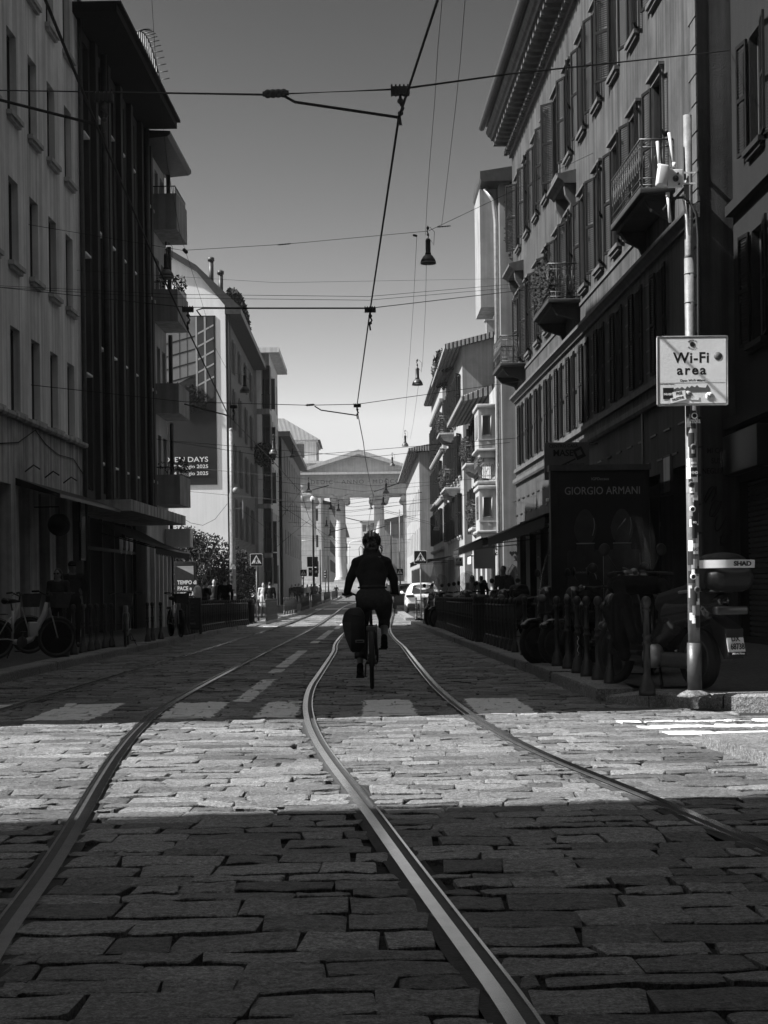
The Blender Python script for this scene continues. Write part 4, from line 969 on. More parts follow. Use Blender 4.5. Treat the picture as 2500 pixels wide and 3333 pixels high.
def person(label, loc, rz, h=1.7, top=.05, bottom=.03, shoe=.02, hair='short', j=None, vox=.02, group=None, coat=False, extra=None, skin=None, cat='person'):
    r=thing('person',label,cat,loc,rz,group); s=h/1.73; J={k:Vector(v)*s for k,v in {**J0,**(j or {})}.items()}; q=lambda r_:r_*s
    sk=skin or m_skin; H=J['head']; body=[(H,(q(.075),q(.095),q(.115))),(H+Vector((0,.03,-.06))*s,(q(.055),q(.06),q(.06))),(H+Vector((0,.095,-.015))*s,(q(.014),q(.02),q(.022))),
        (H+Vector((.076,0,-.01))*s,(q(.012),q(.02),q(.03))),(H+Vector((-.076,0,-.01))*s,(q(.012),q(.02),q(.03))),(J['neck'],H,q(.055),q(.055)),(J['neck'],J['hip'],q(.09),q(.1)),
        (J['ls'],J['rs'],q(.06),q(.06))]
    for a in 'lr':
        W_,E=J[a+'w'],J[a+'e']; f=(W_-E).normalized(); side=Vector((1 if a=='l' else -1,0,0)); fw=Vector((0,1,0)); 
        body+=[(J[a+'s'],E,q(.045),q(.038)),(E,W_,q(.036),q(.026)),(W_,W_+f*.07*s,q(.026),q(.03))]
        ax=f.cross(fw); ax=ax.normalized() if ax.length>.1 else Vector((1,0,0)); pal=W_+f*.075*s
        for i,(o_,l_) in enumerate(((-.03,.06),(-.01,.075),(.01,.07),(.03,.055))):
            a0=pal+fw.cross(f).normalized()*0+f.cross(ax).normalized()*o_*s; bend=(f+ax*.25*(1 if a=='l' else -1)).normalized(); a1=a0+bend*l_*.55*s; a2=a1+(bend+ax*.6*(1 if a=='l' else -1)).normalized()*l_*.5*s
            if vox<.012: body+=[(a0,a1,.009,.008),(a1,a2,.008,.007)]
            elif i in (0,2): body+=[(a0,a2,q(.018),q(.014))]
        body+=[(J[a+'h'],J[a+'k'],q(.07),q(.05)),(J[a+'k'],J[a+'a'],q(.045),q(.03)),(J[a+'a'],J[a+'a']+Vector((0,.15,-.05))*s,q(.03),q(.025))]
    blob(body,vox,'body',sk,r)
    t=[(J['chest'],(q(.17),q(.12),q(.2))),(J['neck']+Vector((0,0,-.06))*s,J['hip']+Vector((0,0,.08))*s,q(.11),q(.125)),(J['ls'],J['rs'],q(.075),q(.075)),(J['hip']+Vector((0,0,.1))*s,(q(.165),q(.125),q(.12)))]
    if coat: t+=[(J['hip']+Vector((-.05,0,.1))*s,J['hip']+Vector((-.07,0,-.3))*s,q(.14),q(.14)),(J['hip']+Vector((.05,0,.1))*s,J['hip']+Vector((.07,0,-.3))*s,q(.14),q(.14))]
    for a in 'lr': t+=[(J[a+'s'],J[a+'e'],q(.065),q(.055)),(J[a+'e'],J[a+'w'],q(.052),q(.04))]
    blob(t,vox,'coat' if coat else 'jacket',cloth(top),r)
    t=[(J['hip'],(q(.165),q(.13),q(.12)))]
    for a in 'lr': t+=[(J[a+'h'],J[a+'k'],q(.092),q(.066)),(J[a+'k'],J[a+'a'],q(.062),q(.05))]
    blob(t,vox,'trousers',cloth(bottom),r)
    for a in 'lr': blob([(J[a+'a']+Vector((0,-.03,-.045))*s,J[a+'a']+Vector((0,.17,-.06))*s,q(.045),q(.036))],vox*.8,'shoe',cloth(shoe),r)
    if hair=='short': blob([(H+Vector((0,-.02,.03))*s,(q(.082),q(.095),q(.1)))],vox*.8,'hair',m_hair,r)
    if hair=='long': blob([(H+Vector((0,-.025,.03))*s,(q(.09),q(.095),q(.105))),(H+Vector((-.05,-.05,0))*s,H+Vector((-.08,-.05,-.25))*s,q(.05),q(.04)),(H+Vector((.05,-.05,0))*s,H+Vector((.08,-.05,-.25))*s,q(.05),q(.04))],vox*.8,'hair',m_hair,r)
    if hair=='cap': blob([(H+Vector((0,-.01,.045))*s,(q(.088),q(.1),q(.085))),(H+Vector((0,.09,.04))*s,(q(.07),q(.06),q(.012)))],vox*.7,'cap',cloth(.02),r)
    if extra=='glasses':
        b=MB(); b.ball(H+Vector((.035,.09,.015))*s,(.028,.012,.022)); b.ball(H+Vector((-.035,.09,.015))*s,(.028,.012,.022)); b.tube([H+Vector((-.075,.03,.02))*s,H+Vector((-.035,.095,.02))*s,H+Vector((.035,.095,.02))*s,H+Vector((.075,.03,.02))*s],.005,5); b.build('sunglasses',m_black,r)
    return r,J
def wheel(par, c, rad, tw, name='wheel', spokes=0, rimr=.82, disc=False, tm=None):
    b=MB(); n=10; prof=[(rad-tw/2*0+math.cos(2*math.pi*k/n)*tw/2-tw/2, math.sin(2*math.pi*k/n)*tw/2) for k in range(n+1)]
    b.lathe(prof,36,0,(0,0,0),axis='x'); w=b.build(name,tm or m_rubber,par,loc=c)
    b=MB(); ri=rad-tw; b.lathe([(ri-.004,-tw*.3),(ri+.012,-tw*.36),(ri+.012,tw*.36),(ri-.004,tw*.3),(ri-.02,tw*.22),(ri-.02,-tw*.22),(ri-.004,-tw*.3)],36,0,axis='x'); b.lathe([(.025,-.05),(.03,0),(.025,.05)],10,0,axis='x')
    if spokes>10:
        for k in range(spokes): a=2*math.pi*k/spokes; s=.03 if k%2 else -.03; b.tube([(s,.022*math.cos(a+1.2),.022*math.sin(a+1.2)),(0,(ri-.01)*math.cos(a),(ri-.01)*math.sin(a))],.0014,3)
    elif spokes:
        for k in range(spokes): a=2*math.pi*k/spokes; b.tube([(0,.03*math.cos(a),.03*math.sin(a)),(0,(ri-.01)*math.cos(a+.2),(ri-.01)*math.sin(a+.2))],[.03,.014],6)
    b.build('rim',m_dmetal,w)
    if disc: b=MB(); b.lathe([(.04,.05),(.12,.05),(.12,.056),(.04,.056)],24,0,axis='x'); b.build('brake_disc',m_metal,w)
    return w
def bicycle(name,label,loc,rz,fm,group=None,basket=False,low=False,tw=.035,rad=.345,rack=True,fend=True,wb=1.08,cat='bicycle',lean=0):
    r=thing(name,label,cat,loc,rz,group); r.rotation_euler=(0,lean,rz); R_=rad
    wheel(r,(0,0,R_),R_,tw,spokes=28); wheel(r,(0,wb,R_),R_,tw,spokes=28)
    bb=(0,.45,.29); st=(0,.3,.82); ht=(0,.93,.86); hb=(0,.97,.72); b=MB()
    if low: b.tube([(0,.3,.3),(0,.48,.27),(0,.62,.33),(0,.86,.75),(0,.9,.95)],[.045,.055,.055,.05,.03],10); b.tube([(0,.3,.32),st],.028,8); b.bbox(-.05,.05,.58,.74,.38,.62,.02)
    else: b.tube([hb,bb],.02,8); b.tube([ht,(0,.32,.76)],.018,8); b.tube([bb,st],.018,8); b.tube([hb,(0,.9,.95)],.02,8)
    for s in (-1,1): b.tube([(0,.45,.29),(s*.06,.2,R_-.0),(s*.065,0,R_)],.011,6); b.tube([(0,.32,.74),(s*.05,.2,.66),(s*.065,0,R_)],.009,6)
    b.build('frame',fm,r)
    b=MB()
    for s in (-1,1): b.tube([(s*.045,.985,.7),(s*.055,wb,R_)],.012,6)
    b.tube([(-.05,.985,.705),(.05,.985,.705)],.016,6); b.tube([(0,.985,.7),(0,.95,.86)],.018,6); b.build('fork',fm,r)
    b=MB(); b.tube([(-.33,.78,1.12),(-.24,.84,1.13),(-.1,.9,1.08),(0,.92,1.06),(.1,.9,1.08),(.24,.84,1.13),(.33,.78,1.12)],.013,8); b.tube([(0,.9,.94),(0,.92,1.06)],.016,8); hb_=b.build('handlebar',m_black,r)
    for s in (-1,1):
        b=MB(); b.tube([(s*.23,.845,1.13),(s*.345,.77,1.12)],.018,8); b.build('grip',m_rubber,hb_)
        b=MB(); b.tube([(s*.2,.88,1.12),(s*.25,.9,1.1),(s*.31,.86,1.08)],.007,5); b.build('brake_lever',m_dmetal,hb_)
    b=MB(); b.add([],[]); b.tube([(0,.3,.8),(0,.27,.96)],.014,6); b.build('seat_post',m_dmetal,r)
    blob([((0,.16,.985),(0,.34,.98),.06,.035),((-.05,.16,.985),(.05,.16,.985),.045,.045),((0,.34,.98),(0,.42,.975),.03,.02)],.012,'saddle',m_black,r)
    if rack:
        b=MB(); 
        for s in (-1,1): b.tube([(s*.06,.2,.76),(s*.06,-.22,.76)],.007,5); b.tube([(s*.06,-.12,.76),(s*.07,0,R_)],.006,5)
        b.tube([(-.06,-.22,.76),(.06,-.22,.76)],.007,5); b.build('rear_rack',m_black,r)
        b=MB(); b.bbox(-.06,.06,-.25,-.22,.7,.75,.008); b.build('rear_light',m_dmetal,r)
    if fend:
        for yc,a0,a1 in ((0,20,190),(wb,30,165)):
            b=MB(); n=16; vs=[]
            for i in range(n+1):
                a=R(a0+(a1-a0)*i/n); 
                for k in range(5): t=(k-2)/2; rr=R_+.02-.012*t*t; vs.append((.032*t,yc-rr*math.cos(a)*-1*-1 if False else yc+rr*math.cos(a),R_+rr*math.sin(a)))
            b.add(vs,[(i*5+k,i*5+k+1,i*5+k+6,i*5+k+5) for i in range(n) for k in range(4)],0,True); b.build('mudguard',m_black,r)
    b=MB(); b.lathe([(.09,.05),(.095,.052),(.09,.056)],24,0,bb,axis='x'); b.tube([(.07,.45,.29),(.08,.45,.46)],.012,6); b.tube([(-.07,.45,.29),(-.08,.45,.12)],.012,6); b.tube([(-.07,.45,.29),(.07,.45,.29)],.02,8); b.build('crank',m_dmetal,r)
    for s,z in ((1,.46),(-1,.12)): b=MB(); b.bbox(s*.09,s*.19,.4,.5,z-.012,z+.012,.005); b.build('pedal',m_black,r)
    if basket:
        b=MB(); x0,x1,y0,y1,z0,z1=-.17,.17,1.0,1.28,.86,1.1
        b.add([(x0+.03,y0+.02,z0),(x1-.03,y0+.02,z0),(x1-.03,y1-.04,z0),(x0+.03,y1-.04,z0),(x0,y0,z1),(x1,y0,z1),(x1,y1,z1),(x0,y1,z1)],[(0,1,2,3),(0,1,5,4),(1,2,6,5),(2,3,7,6),(3,0,4,7)]); b.tube([(x0,y0,z1),(x1,y0,z1),(x1,y1,z1),(x0,y1,z1)],.012,6,closed=True); b.build('basket',m_dmetal,r)
    b=MB(); b.tube([(-.06,.35,.3),(-.2,.28,.0)],.009,5); 
    if low: b.build('kickstand',m_black,r)
    return r
def scooter(label,loc,rz,shade=.02,topcase=True,screen=True,apron=False,plate=None,group='scooters parked behind the bollards on the right',vox=.014,band=True,lean=0):
    r=thing('motor_scooter',label,'scooter',loc,rz,group); r.rotation_euler=(0,lean,rz); mp=mat('scooter paint %.3f'%shade,shade,.25,.05,5,0,spec=.6,coat=.5) if ('p%.3f'%shade) not in _pc else _pc['p%.3f'%shade]; _pc['p%.3f'%shade]=mp
    wheel(r,(0,0,.28),.28,.11,spokes=5,disc=True); wheel(r,(0,1.36,.3),.3,.09,spokes=5,disc=True)
    blob([((0,-.12,.72),(0,.35,.66),.13,.17),((0,.3,.6),(0,.55,.42),.17,.14),((0,.5,.33),(0,.95,.33),.13,.13),((-.12,.55,.3),(-.12,.95,.3),.07,.07),((.12,.55,.3),(.12,.95,.3),.07,.07),((0,-.35,.8),(0,-.1,.76),.07,.12)],vox,'body',mp,r)
    blob([((0,1.0,.4),(0,1.1,.75),.15,.17),((0,1.1,.75),(0,1.14,.98),.18,.12),((-.13,1.02,.5),(-.15,1.08,.8),.09,.1),((.13,1.02,.5),(.15,1.08,.8),.09,.1),((0,1.2,.9),(.09,.06,.08))],vox,'front_shield',mp,r)
    blob([((0,1.3,.55),(0,1.12,.6),.07,.08),((0,1.36,.615),(.07,.2,.04)),((0,1.56,.55),(.06,.08,.05))],vox,'front_mudguard',mp,r)
    b=MB(); b.tube([(-.07,1.36,.3),(-.07,1.2,.75)],.028,8); b.tube([(.07,1.36,.3),(.07,1.2,.75)],.028,8); b.build('fork',m_dmetal,r)
    blob([((0,-.22,.84),(0,.05,.86),.12,.13),((0,.05,.84),(0,.5,.78),.13,.11)],vox,'seat',m_rubber,r)
    blob([((0,1.08,1.0),(0,1.02,1.06),.07,.06),((-.1,1.02,1.05),(.1,1.02,1.05),.05,.05)],vox,'handlebar_cover',mp,r)
    b=MB(); b.tube([(-.36,.92,1.05),(-.2,1.0,1.07),(0,1.03,1.06),(.2,1.0,1.07),(.36,.92,1.05)],.015,8); hb=b.build('handlebar',m_black,r)
    for s in (-1,1):
        b=MB(); b.tube([(s*.24,.985,1.065),(s*.37,.915,1.05)],.02,8); b.build('grip',m_rubber,hb)
        b=MB(); b.tube([(s*.2,1.0,1.08),(s*.3,1.04,1.25)],.007,5); b.lathe([(.0,-.012),(.055,-.01),(.062,0),(.055,.012),(0,.014)],14,0,(s*.32,1.04,1.29),axis='y'); b.build('mirror',m_black,r)
    b=MB(); b.ball((0,1.245,.93),(.09,.03,.06)); b.build('headlight',m_glassl,r)
    if screen:
        b=MB(); vs=[]; n=8
        for i in range(n+1):
            t=i/n*2-1
            for k in range(7): q=k/6; w=.26*(1-.25*q*q) if q<1 else .13; vs.append((t*w,1.17-.1*q-.1*t*t,1.0+.62*q-.05*t*t*q))
        b.add(vs,[(i*7+k,i*7+k+1,i*7+k+8,i*7+k+7) for i in range(n) for k in range(6)],0,True); b.build('windscreen',_scr,r)
    if apron:
        blob([((-.25,.92,.95),(-.3,.6,.45),.06,.05),((.25,.92,.95),(.3,.6,.45),.06,.05),((-.22,1.0,.95),(.22,1.0,.95),.09,.09),((-.3,1.0,.7),(-.3,.75,.3),.07,.06),((-.26,.85,.8),(-.3,.8,.4),.1,.08),((.3,1.0,.7),(.3,.75,.3),.07,.06)],vox,'leg_cover',cloth(.012),r)
    b=MB(); b.bbox(-.2,-.1,-.1,.4,.2,.34,.04); b.lathe([(.0,-.27),(.09,-.27),(.11,-.24),(.11,-.16),(.0,-.16)],16,1,(0,.42,.3),axis='x'); b.tube([(.17,.3,.28),(.17,-.2,.33)],[.05,.07],10,1); b.build('engine_case',[m_dmetal,m_metal],r)
    b=MB(); b.tube([(-.12,.45,.2),(-.16,.35,.0)],.015,6); b.tube([(.12,.45,.2),(.16,.35,.0)],.015,6); b.tube([(-.16,.35,0.01),(.16,.35,0.01)],.012,6); b.build('centre_stand',m_black,r)
    b=MB(); b.bbox(-.17,.17,-.5,-.42,.68,.76,.02); b.build('tail_light',m_mid0,r)
    b=MB(); b.tube([(-.14,.1,.88),(-.16,-.2,.9),(-.12,-.48,.9),(.12,-.48,.9),(.16,-.2,.9),(.14,.1,.88)],.014,8); b.build('grab_rail',m_metal,r)
    b=MB(); b.exts([(-.52,.56),(-.3,.66),(-.28,.6),(-.48,.3),(-.52,.3)][::-1],-.09,.09); b.build('rear_mudguard',m_black,r)
    if topcase:
        tc=blob([((-.12,-.3,1.02),(.12,-.3,1.02),.15,.15),((-.12,-.45,1.0),(.12,-.45,1.0),.12,.12),((-.14,-.35,1.1),(.14,-.35,1.1),.12,.12),((0,-.36,1.16),(.2,.17,.07)),(-.2,.2,-.5,-.2,.93,1.12)],vox,'top_case',m_black,r,smooth=5)
        if band:
            b=MB(); n=20; vs=[]
            for i in range(n+1):
                a=math.pi+math.pi*i/n; x=.275*math.cos(a); y=-.36+.245*math.sin(a); x=max(-.262,min(.262,x*1.05))
                vs+=[(x,y,1.09),(x,y-.004,1.16)]
            b.add(vs,[(2*i,2*i+2,2*i+3,2*i+1) for i in range(n)],0,True); bd=b.build('reflective_band',m_white,tc)
            text(bd,'SHAD',(.02,-.615,1.108),.055,m_ink,bold=.002,sx=1.3)
    if plate:
        b=MB(); b.M=Matrix.Translation((0,-.53,.42))@Matrix.Rotation(R(-14),4,'X'); b.bbox(-.09,.09,-.006,.004,-.06,.11,.004); pl=b.build('licence_plate',m_white,r)
        text(pl,'DX',(-.01,-.545,.455),.062,m_ink,rx=R(90-14),bold=.001); text(pl,plate,(0,-.562,.385),.075,m_ink,rx=R(90-14),bold=.001,sx=.78)
        b=MB(); b.M=Matrix.Translation((0,-.53,.42))@Matrix.Rotation(R(-14),4,'X'); b.bbox(-.1,.1,-.004,.006,-.1,-.062,.003); pm=b.build('plate_frame',m_black,r); text(pm,'A.D.M. Moto',(0,-.572,.34),.024,m_white,rx=R(76))
    return r
m_mid0=mat('dark red lens',.05,.2,.1,3,0,spec=.5)
_scr=mat('tinted acrylic',.05,.08,0,3,0,spec=.5,alpha=.3)
def bollard_mb():
    b=MB(); b.lathe([(.0,0),(.082,0),(.082,.05),(.074,.06),(.07,.13),(.055,.15),(.052,.19),(.036,.2),(.035,.36),(.033,.48),(.045,.49),(.045,.51),(.034,.52),(.034,.56),(.043,.57),(.043,.585),(.031,.6),(.028,.8),(.038,.812),(.038,.83),(.026,.842),(.038,.86),(.047,.89),(.047,.91),(.04,.935),(.022,.952),(.0,.957)],14); return b
# ================= THE CYCLIST =================
BY=18.9; BX=.08; gB=gz(BY)+.008
bike=bicycle('bicycle','black city bicycle with rear rack ridden up the middle of the tram track',(BX,BY,gB),0,m_black,tw=.05,rad=.35,cat='bicycle')
for v in bike.children: pass
JC=dict(hip=(.02,.27,1.08),chest=(.015,.42,1.37),neck=(.015,.56,1.57),head=(.02,.66,1.71),ls=(-.155,.53,1.495),rs=(.185,.53,1.495),le=(-.25,.56,1.3),re=(.28,.56,1.3),
    lw=(-.29,.72,1.15),rw=(.3,.72,1.15),lh=(-.08,.28,1.04),rh=(.12,.28,1.04),lk=(-.13,.5,.6),rk=(.16,.64,.86),la=(-.14,.36,.24),ra=(.155,.38,.58))
def V(*a): return Vector(a)
cyc=thing('person','person cycling away from the camera in dark jacket, rolled jeans and black helmet','person',(BX,BY,gB),0)
J={k:Vector(v) for k,v in JC.items()}; H=J['head']
body=[(H,(.078,.1,.12)),(H+V(.08,0,-.01),(.012,.02,.03)),(H+V(-.08,0,-.01),(.012,.02,.03)),(H+V(0,.105,-.02),(.014,.02,.022)),(J['neck'],H,.058,.055),(J['neck'],J['hip'],.09,.1),(J['ls'],J['rs'],.06,.06)]
for a,sg in (('l',-1),('r',1)):
    W_,E=J[a+'w'],J[a+'e']; gp=V(sg*.29,.79,1.125)
    body+=[(J[a+'s'],E,.045,.038),(E,W_,.036,.027),(W_,gp+V(0,-.02,.03),.03,.034)]
    for i in range(4):                                    # four fingers closed round the grip
        c=gp+V(sg*(-.035+.023*i),.02*-i*0-.013*i*1.0,-.004*i*0)
        k0=c+V(0,.005,.03); k1=c+V(0,.036,.012); k2=c+V(0,.03,-.022); k3=c+V(0,.002,-.03)
        body+=[(k0+V(0,-.03,.01),k0,.0105,.01),(k0,k1,.01,.0095),(k1,k2,.0095,.009),(k2,k3,.009,.008)]
    t0=gp+V(-sg*.05,-.03,.02); body+=[(t0,t0+V(-sg*.015,.02,-.02),.012,.011),(t0+V(-sg*.015,.02,-.02),t0+V(-sg*.0,.045,-.04),.011,.009)]
    body+=[(J[a+'h'],J[a+'k'],.07,.05),(J[a+'k'],J[a+'a']+(J[a+'k']-J[a+'a'])*.6,.048,.052),(J[a+'a']+(J[a+'k']-J[a+'a'])*.6,J[a+'a'],.05,.031),(J[a+'a'],J[a+'a']+V(0,.14,-.05),.03,.025)]
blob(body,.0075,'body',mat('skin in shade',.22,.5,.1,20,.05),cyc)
jk=[((.015,.42,1.4),(.17,.13,.2)),(J['neck']+V(0,-.02,-.05),J['hip']+V(0,.05,.16),.12,.135),(J['ls'],J['rs'],.08,.08),((.02,.32,1.24),(.165,.125,.1)),(J['neck'],J['neck']+V(0,.02,.05),.085,.08),(J['neck']+V(0,0,-.01),J['ls']+V(.0,0,.0),.085,.075),(J['neck']+V(0,0,-.01),J['rs'],.085,.075),
    (J['ls']+V(.06,0,-.08),J['hip']+V(-.07,.05,.18),.1,.09),(J['rs']+V(-.06,0,-.08),J['hip']+V(.07,.05,.18),.1,.09)]
for a in 'lr': jk+=[(J[a+'s'],J[a+'e'],.07,.058),(J[a+'e'],J[a+'w'],.056,.044)]
m_jk=mat('dark quilted jacket',.02,.85,.3,9,.8,9,spec=.15)
jo=blob(jk,.009,'jacket',m_jk,cyc)
b=MB(); b.bbox(.09,.13,.405,.41,1.56,1.575,.002); b.build('jacket_tag',m_frame,jo)
tr=[((.02,.27,1.08),(.215,.16,.15)),((-.06,.24,1.05),(.12,.14,.13)),((.1,.24,1.05),(.12,.14,.13)),(J['hip']+V(0,.02,.12),(.155,.12,.06))]
tr+=[(J['lh'],J['lk'],.1,.078),(J['rh']+V(.02,0,0),J['rk'],.125,.09),(J['lk'],(-.135,.42,.42),.075,.068),(J['rk'],(.16,.56,.78),.082,.07)]
m_jean=mat('dark denim',.045,.9,.35,25,.5,120,spec=.1)
to=blob(tr,.009,'trousers',m_jean,cyc)
for c0,c1 in (((-.135,.415,.41),(-.137,.4,.35)),((.16,.555,.775),(.158,.53,.72))):
    b=MB(); b.tube([c0,c1],[.074,.07],14); b.build('rolled_cuff',cloth(.05),to)
b=MB(); b.tube([(.02+.165*math.cos(a),.29+.125*math.sin(a),1.2) for a in [k*math.pi/12 for k in range(24)]],.013,6,closed=True); b.build('belt',cloth(.02),to)
for s in (-1,1): b=MB(); b.tube([(.02+s*.04,.125,1.13),(.02+s*.13,.14,1.13),(.02+s*.12,.125,1.02),(.02+s*.08,.115,1.0),(.02+s*.045,.12,1.02)],.0035,4,closed=True); b.build('back_pocket',m_black,to)
for a,dz in (('l',0),('r',0)):
    A=J[a+'a']; blob([(A+V(0,-.03,-.05),A+V(0,.16,-.07),.045,.036),(A+V(0,0,-.02),A+V(0,0,.02),.042,.04),(A.x-.045,A.x+.045,A.y-.05,A.y+.18,A.z-.11,A.z-.09)],.008,'shoe',cloth(.012),cyc)
hl=blob([(H+V(0,-.01,.06),(.12,.14,.115)),(H+V(0,-.1,-.02),(.09,.05,.07))],.006,'helmet',mat('glossy helmet shell',.015,.2,0,bump=0,spec=.6,coat=.6),cyc)
b=MB()
for k in range(5):
    x=(k-2)*.042; pts=[]
    for i in range(12):
        a=R(15+150*i/11); rr=.008; sc=math.sqrt(max(.05,1-(x/.118)**2)); pts.append((H.x+x,H.y-.01-.139*sc*math.cos(a)*1.0,H.z+.06+.125*sc*math.sin(a)))
    b.tube(pts,.009,6)
b.build('helmet_rib',m_iron,hl)
b=MB(); b.tube([(H.x-.08,H.y,H.z-.05),(H.x-.03,H.y+.05,H.z-.13),(H.x+.03,H.y+.05,H.z-.13),(H.x+.08,H.y,H.z-.05)],.006,5); b.build('chin_strap',m_black,hl)
r_=random.Random(6); b=MB()
for i in range(60):
    a=r_.uniform(-1,1); p=V(H.x+a*.09,H.y-.07,H.z-.05); q=p+V(a*.03+r_.gauss(.01,.02),-.03,-.09-r_.random()*.1); s_=q+V(r_.gauss(.01,.02),.0,-.05); b.tube([p,q,s_],[.006,.004,.001],4)
for i in range(14): p=V(H.x+.1,H.y-.02,H.z+r_.uniform(-.03,.03)); b.tube([p,p+V(.02+r_.random()*.02,-.02,-.03),p+V(.012,-.02,-.08)],[.003,.002,.001],4)
ho=b.build('hair',m_hair,cyc); blob([((H.x,H.y-.03,H.z-.02),(.095,.1,.12)),((H.x,H.y-.05,H.z-.06),(H.x,H.y-.07,H.z-.17),.085,.07)],.009,'hair_bun',m_hair,ho)
b=MB(); b.tube([(H.x-.08,H.y-.02,H.z-.05),(H.x-.14,H.y-.02,H.z+.0),(H.x-.155,H.y-.02,H.z-.03),(H.x-.15,H.y-.03,H.z-.12)],.004,5); b.build('earphone_cable',m_black,cyc)
# pannier on the left of the rack
pn=thing('pannier_bag','dark roll-top pannier hanging on the left of the bicycle rack','bag',(BX,BY,gB))
m_pan=mat('pannier cloth',.02,.6,.3,6,.4,14); m_pan2=mat('pannier side cloth',.045,.6,.3,6,.4,14)
b=MB(); prof=[(-.13,.44),(-.24,.44),(-.31,.62),(-.345,.8),(-.32,.9),(-.26,.96),(-.13,.97),(-.08,.9),(-.08,.5)]
n=len(prof); y0,y1=-.17,.16
vs=[]
for yy,sc in ((y0,.94),(y0+.05,1),(y1-.05,1),(y1,.93)):
    for x,z in prof: vs.append((-.2+(x+.2)*sc,yy,.7+(z-.7)*sc))
fs=[tuple(range(n)),tuple(range(4*n-1,3*n-1,-1))]+[(k*n+i,k*n+(i+1)%n,(k+1)*n+(i+1)%n,(k+1)*n+i)[::-1] for k in range(3) for i in range(n)]
bm=bmesh.new(); 
for v in vs: bm.verts.new(v)
bm.verts.ensure_lookup_table()
for f in fs: bm.faces.new([bm.verts[i] for i in f])
bmesh.ops.bevel(bm,geom=bm.edges[:],offset=.012,segments=2,affect='EDGES'); b.bm(bm,0,True); b.build('bag_body',m_pan,pn)
b=MB(); b.add([(-.345,-.176,.8),(-.31,-.18,.62),(-.24,-.178,.45),(-.235,-.18,.8)],[(0,1,2,3)]); b.M=Matrix.Identity(4); b.add([(-.352,-.12,.78),(-.32,-.12,.6),(-.32,.1,.6),(-.352,.1,.78)],[(0,1,2,3)]); b.build('side_panel',m_pan2,pn)
b=MB(); b.bbox(-.19,-.085,-.188,-.182,.555,.59,.002); rf=b.build('reflector',m_frame,pn); b=MB(); b.box(-.175,-.1,-.191,-.189,.563,.582); b.build('reflector_centre',m_pan,rf)
b=MB(); b.tube([(-.11,0,.93),(-.06,0,.8),(-.06,0,.765)],.008,5); b.tube([(-.3,-.185,.9),(-.1,-.185,.86)],.008,5); b.build('strap',m_black,pn)
# ================= STREET FURNITURE =================
def pv(d): return gz(d)+KH
def gx_at(px,py,d): a,b=ray(px,py); return a*d, CAMZ+b*d
# --- Wi-Fi pole, sign and radio box on the right ---
PD=14.95; PX=3.085; pz=KH-.012
pole=thing('street_pole','tall galvanised pole covered in stickers at the pavement corner, carrying the Wi-Fi sign','pole',(PX,PD,pz))
m_galv=mat('weathered galvanised pole',.18,.55,.35,9,.15,50,metal=.2)
b=MB(); b.tube([(0,0,0),(0,0,.35)],.066,20,0); b.tube([(0,0,.35),(0,0,2.85)],.056,20); b.tube([(0,0,2.85),(0,0,2.9),(0,0,4.1)],[.056,.047,.047],20); b.tube([(0,0,4.1),(0,0,4.13),(0,0,5.44)],[.047,.04,.04],20)
for z in (2.2,3.68,3.95,4.45,4.78): b.tube([(0,0,z),(0,0,z+.012)],.051 if z<4.1 else .044,20)
b.build('shaft',m_galv,pole)
b=MB(); b.lathe([(.17,.0),(.13,.03),(.08,.055),(.06,.06)],20); b.build('concrete_footing',m_kerb,pole)
b=MB(); b.tube([(0,0,.06),(0,0,.5)],.0675,20); b.build('dark_band',m_dmetal,pole)
# stickers wrapped round the pole
r_=random.Random(21); st_m=[mat('sticker %d'%i,v,.6,.1,20,0) for i,v in enumerate((.75,.6,.02,.4,.1,.03,.85,.25))]
def sticker(z,h,a0,wa,mi,word=None,wm=None,rad=.058):
    b=MB(); n=6; vs=[]
    for i in range(n+1):
        a=a0-wa/2+wa*i/n; vs+=[(rad*math.sin(a),-rad*math.cos(a),z),(rad*math.sin(a),-rad*math.cos(a),z+h)]
    b.add(vs,[(2*i,2*i+2,2*i+3,2*i+1) for i in range(n)],0,True); s=b.build('sticker',st_m[mi],pole)
    if word: text(s,word,(rad*math.sin(a0)*1.02,-rad*math.cos(a0)-.003,z+h*.3),h*.42,wm,sx=.7,bold=.0008,ext=.0005)
    return s
z=.62; 
words={4:('HUNGRY',m_white),11:('EASY',m_ink),16:('MIND',m_white),7:('BIG JOY',m_ink)}
for i in range(46):
    h=r_.uniform(.05,.13); a=r_.uniform(-.9,.9); mi=r_.randrange(8); sticker(z,h,a,r_.uniform(.5,1.3),mi,None,None,rad=.0572+.0004*(i%5))
    z+=h*r_.uniform(.25,.7)
    if z>2.75: break
sticker(2.5,.17,.15,.9,5,'Ambla',m_white,rad=.0602); sticker(2.05,.09,.15,1.0,2,'MIND',m_white,rad=.0602); sticker(2.14,.05,.15,1.0,0,'HUNGRY',m_ink,rad=.0602)
sticker(.85,.16,-.25,1.0,5,None,None,rad=.0602); sticker(1.33,.1,.3,.9,0,'EAST',m_ink,rad=.0602); sticker(1.6,.06,.1,.9,2,'BBQ',m_white,rad=.0602); sticker(1.9,.05,-.2,.8,0,'099',m_ink,rad=.0602)
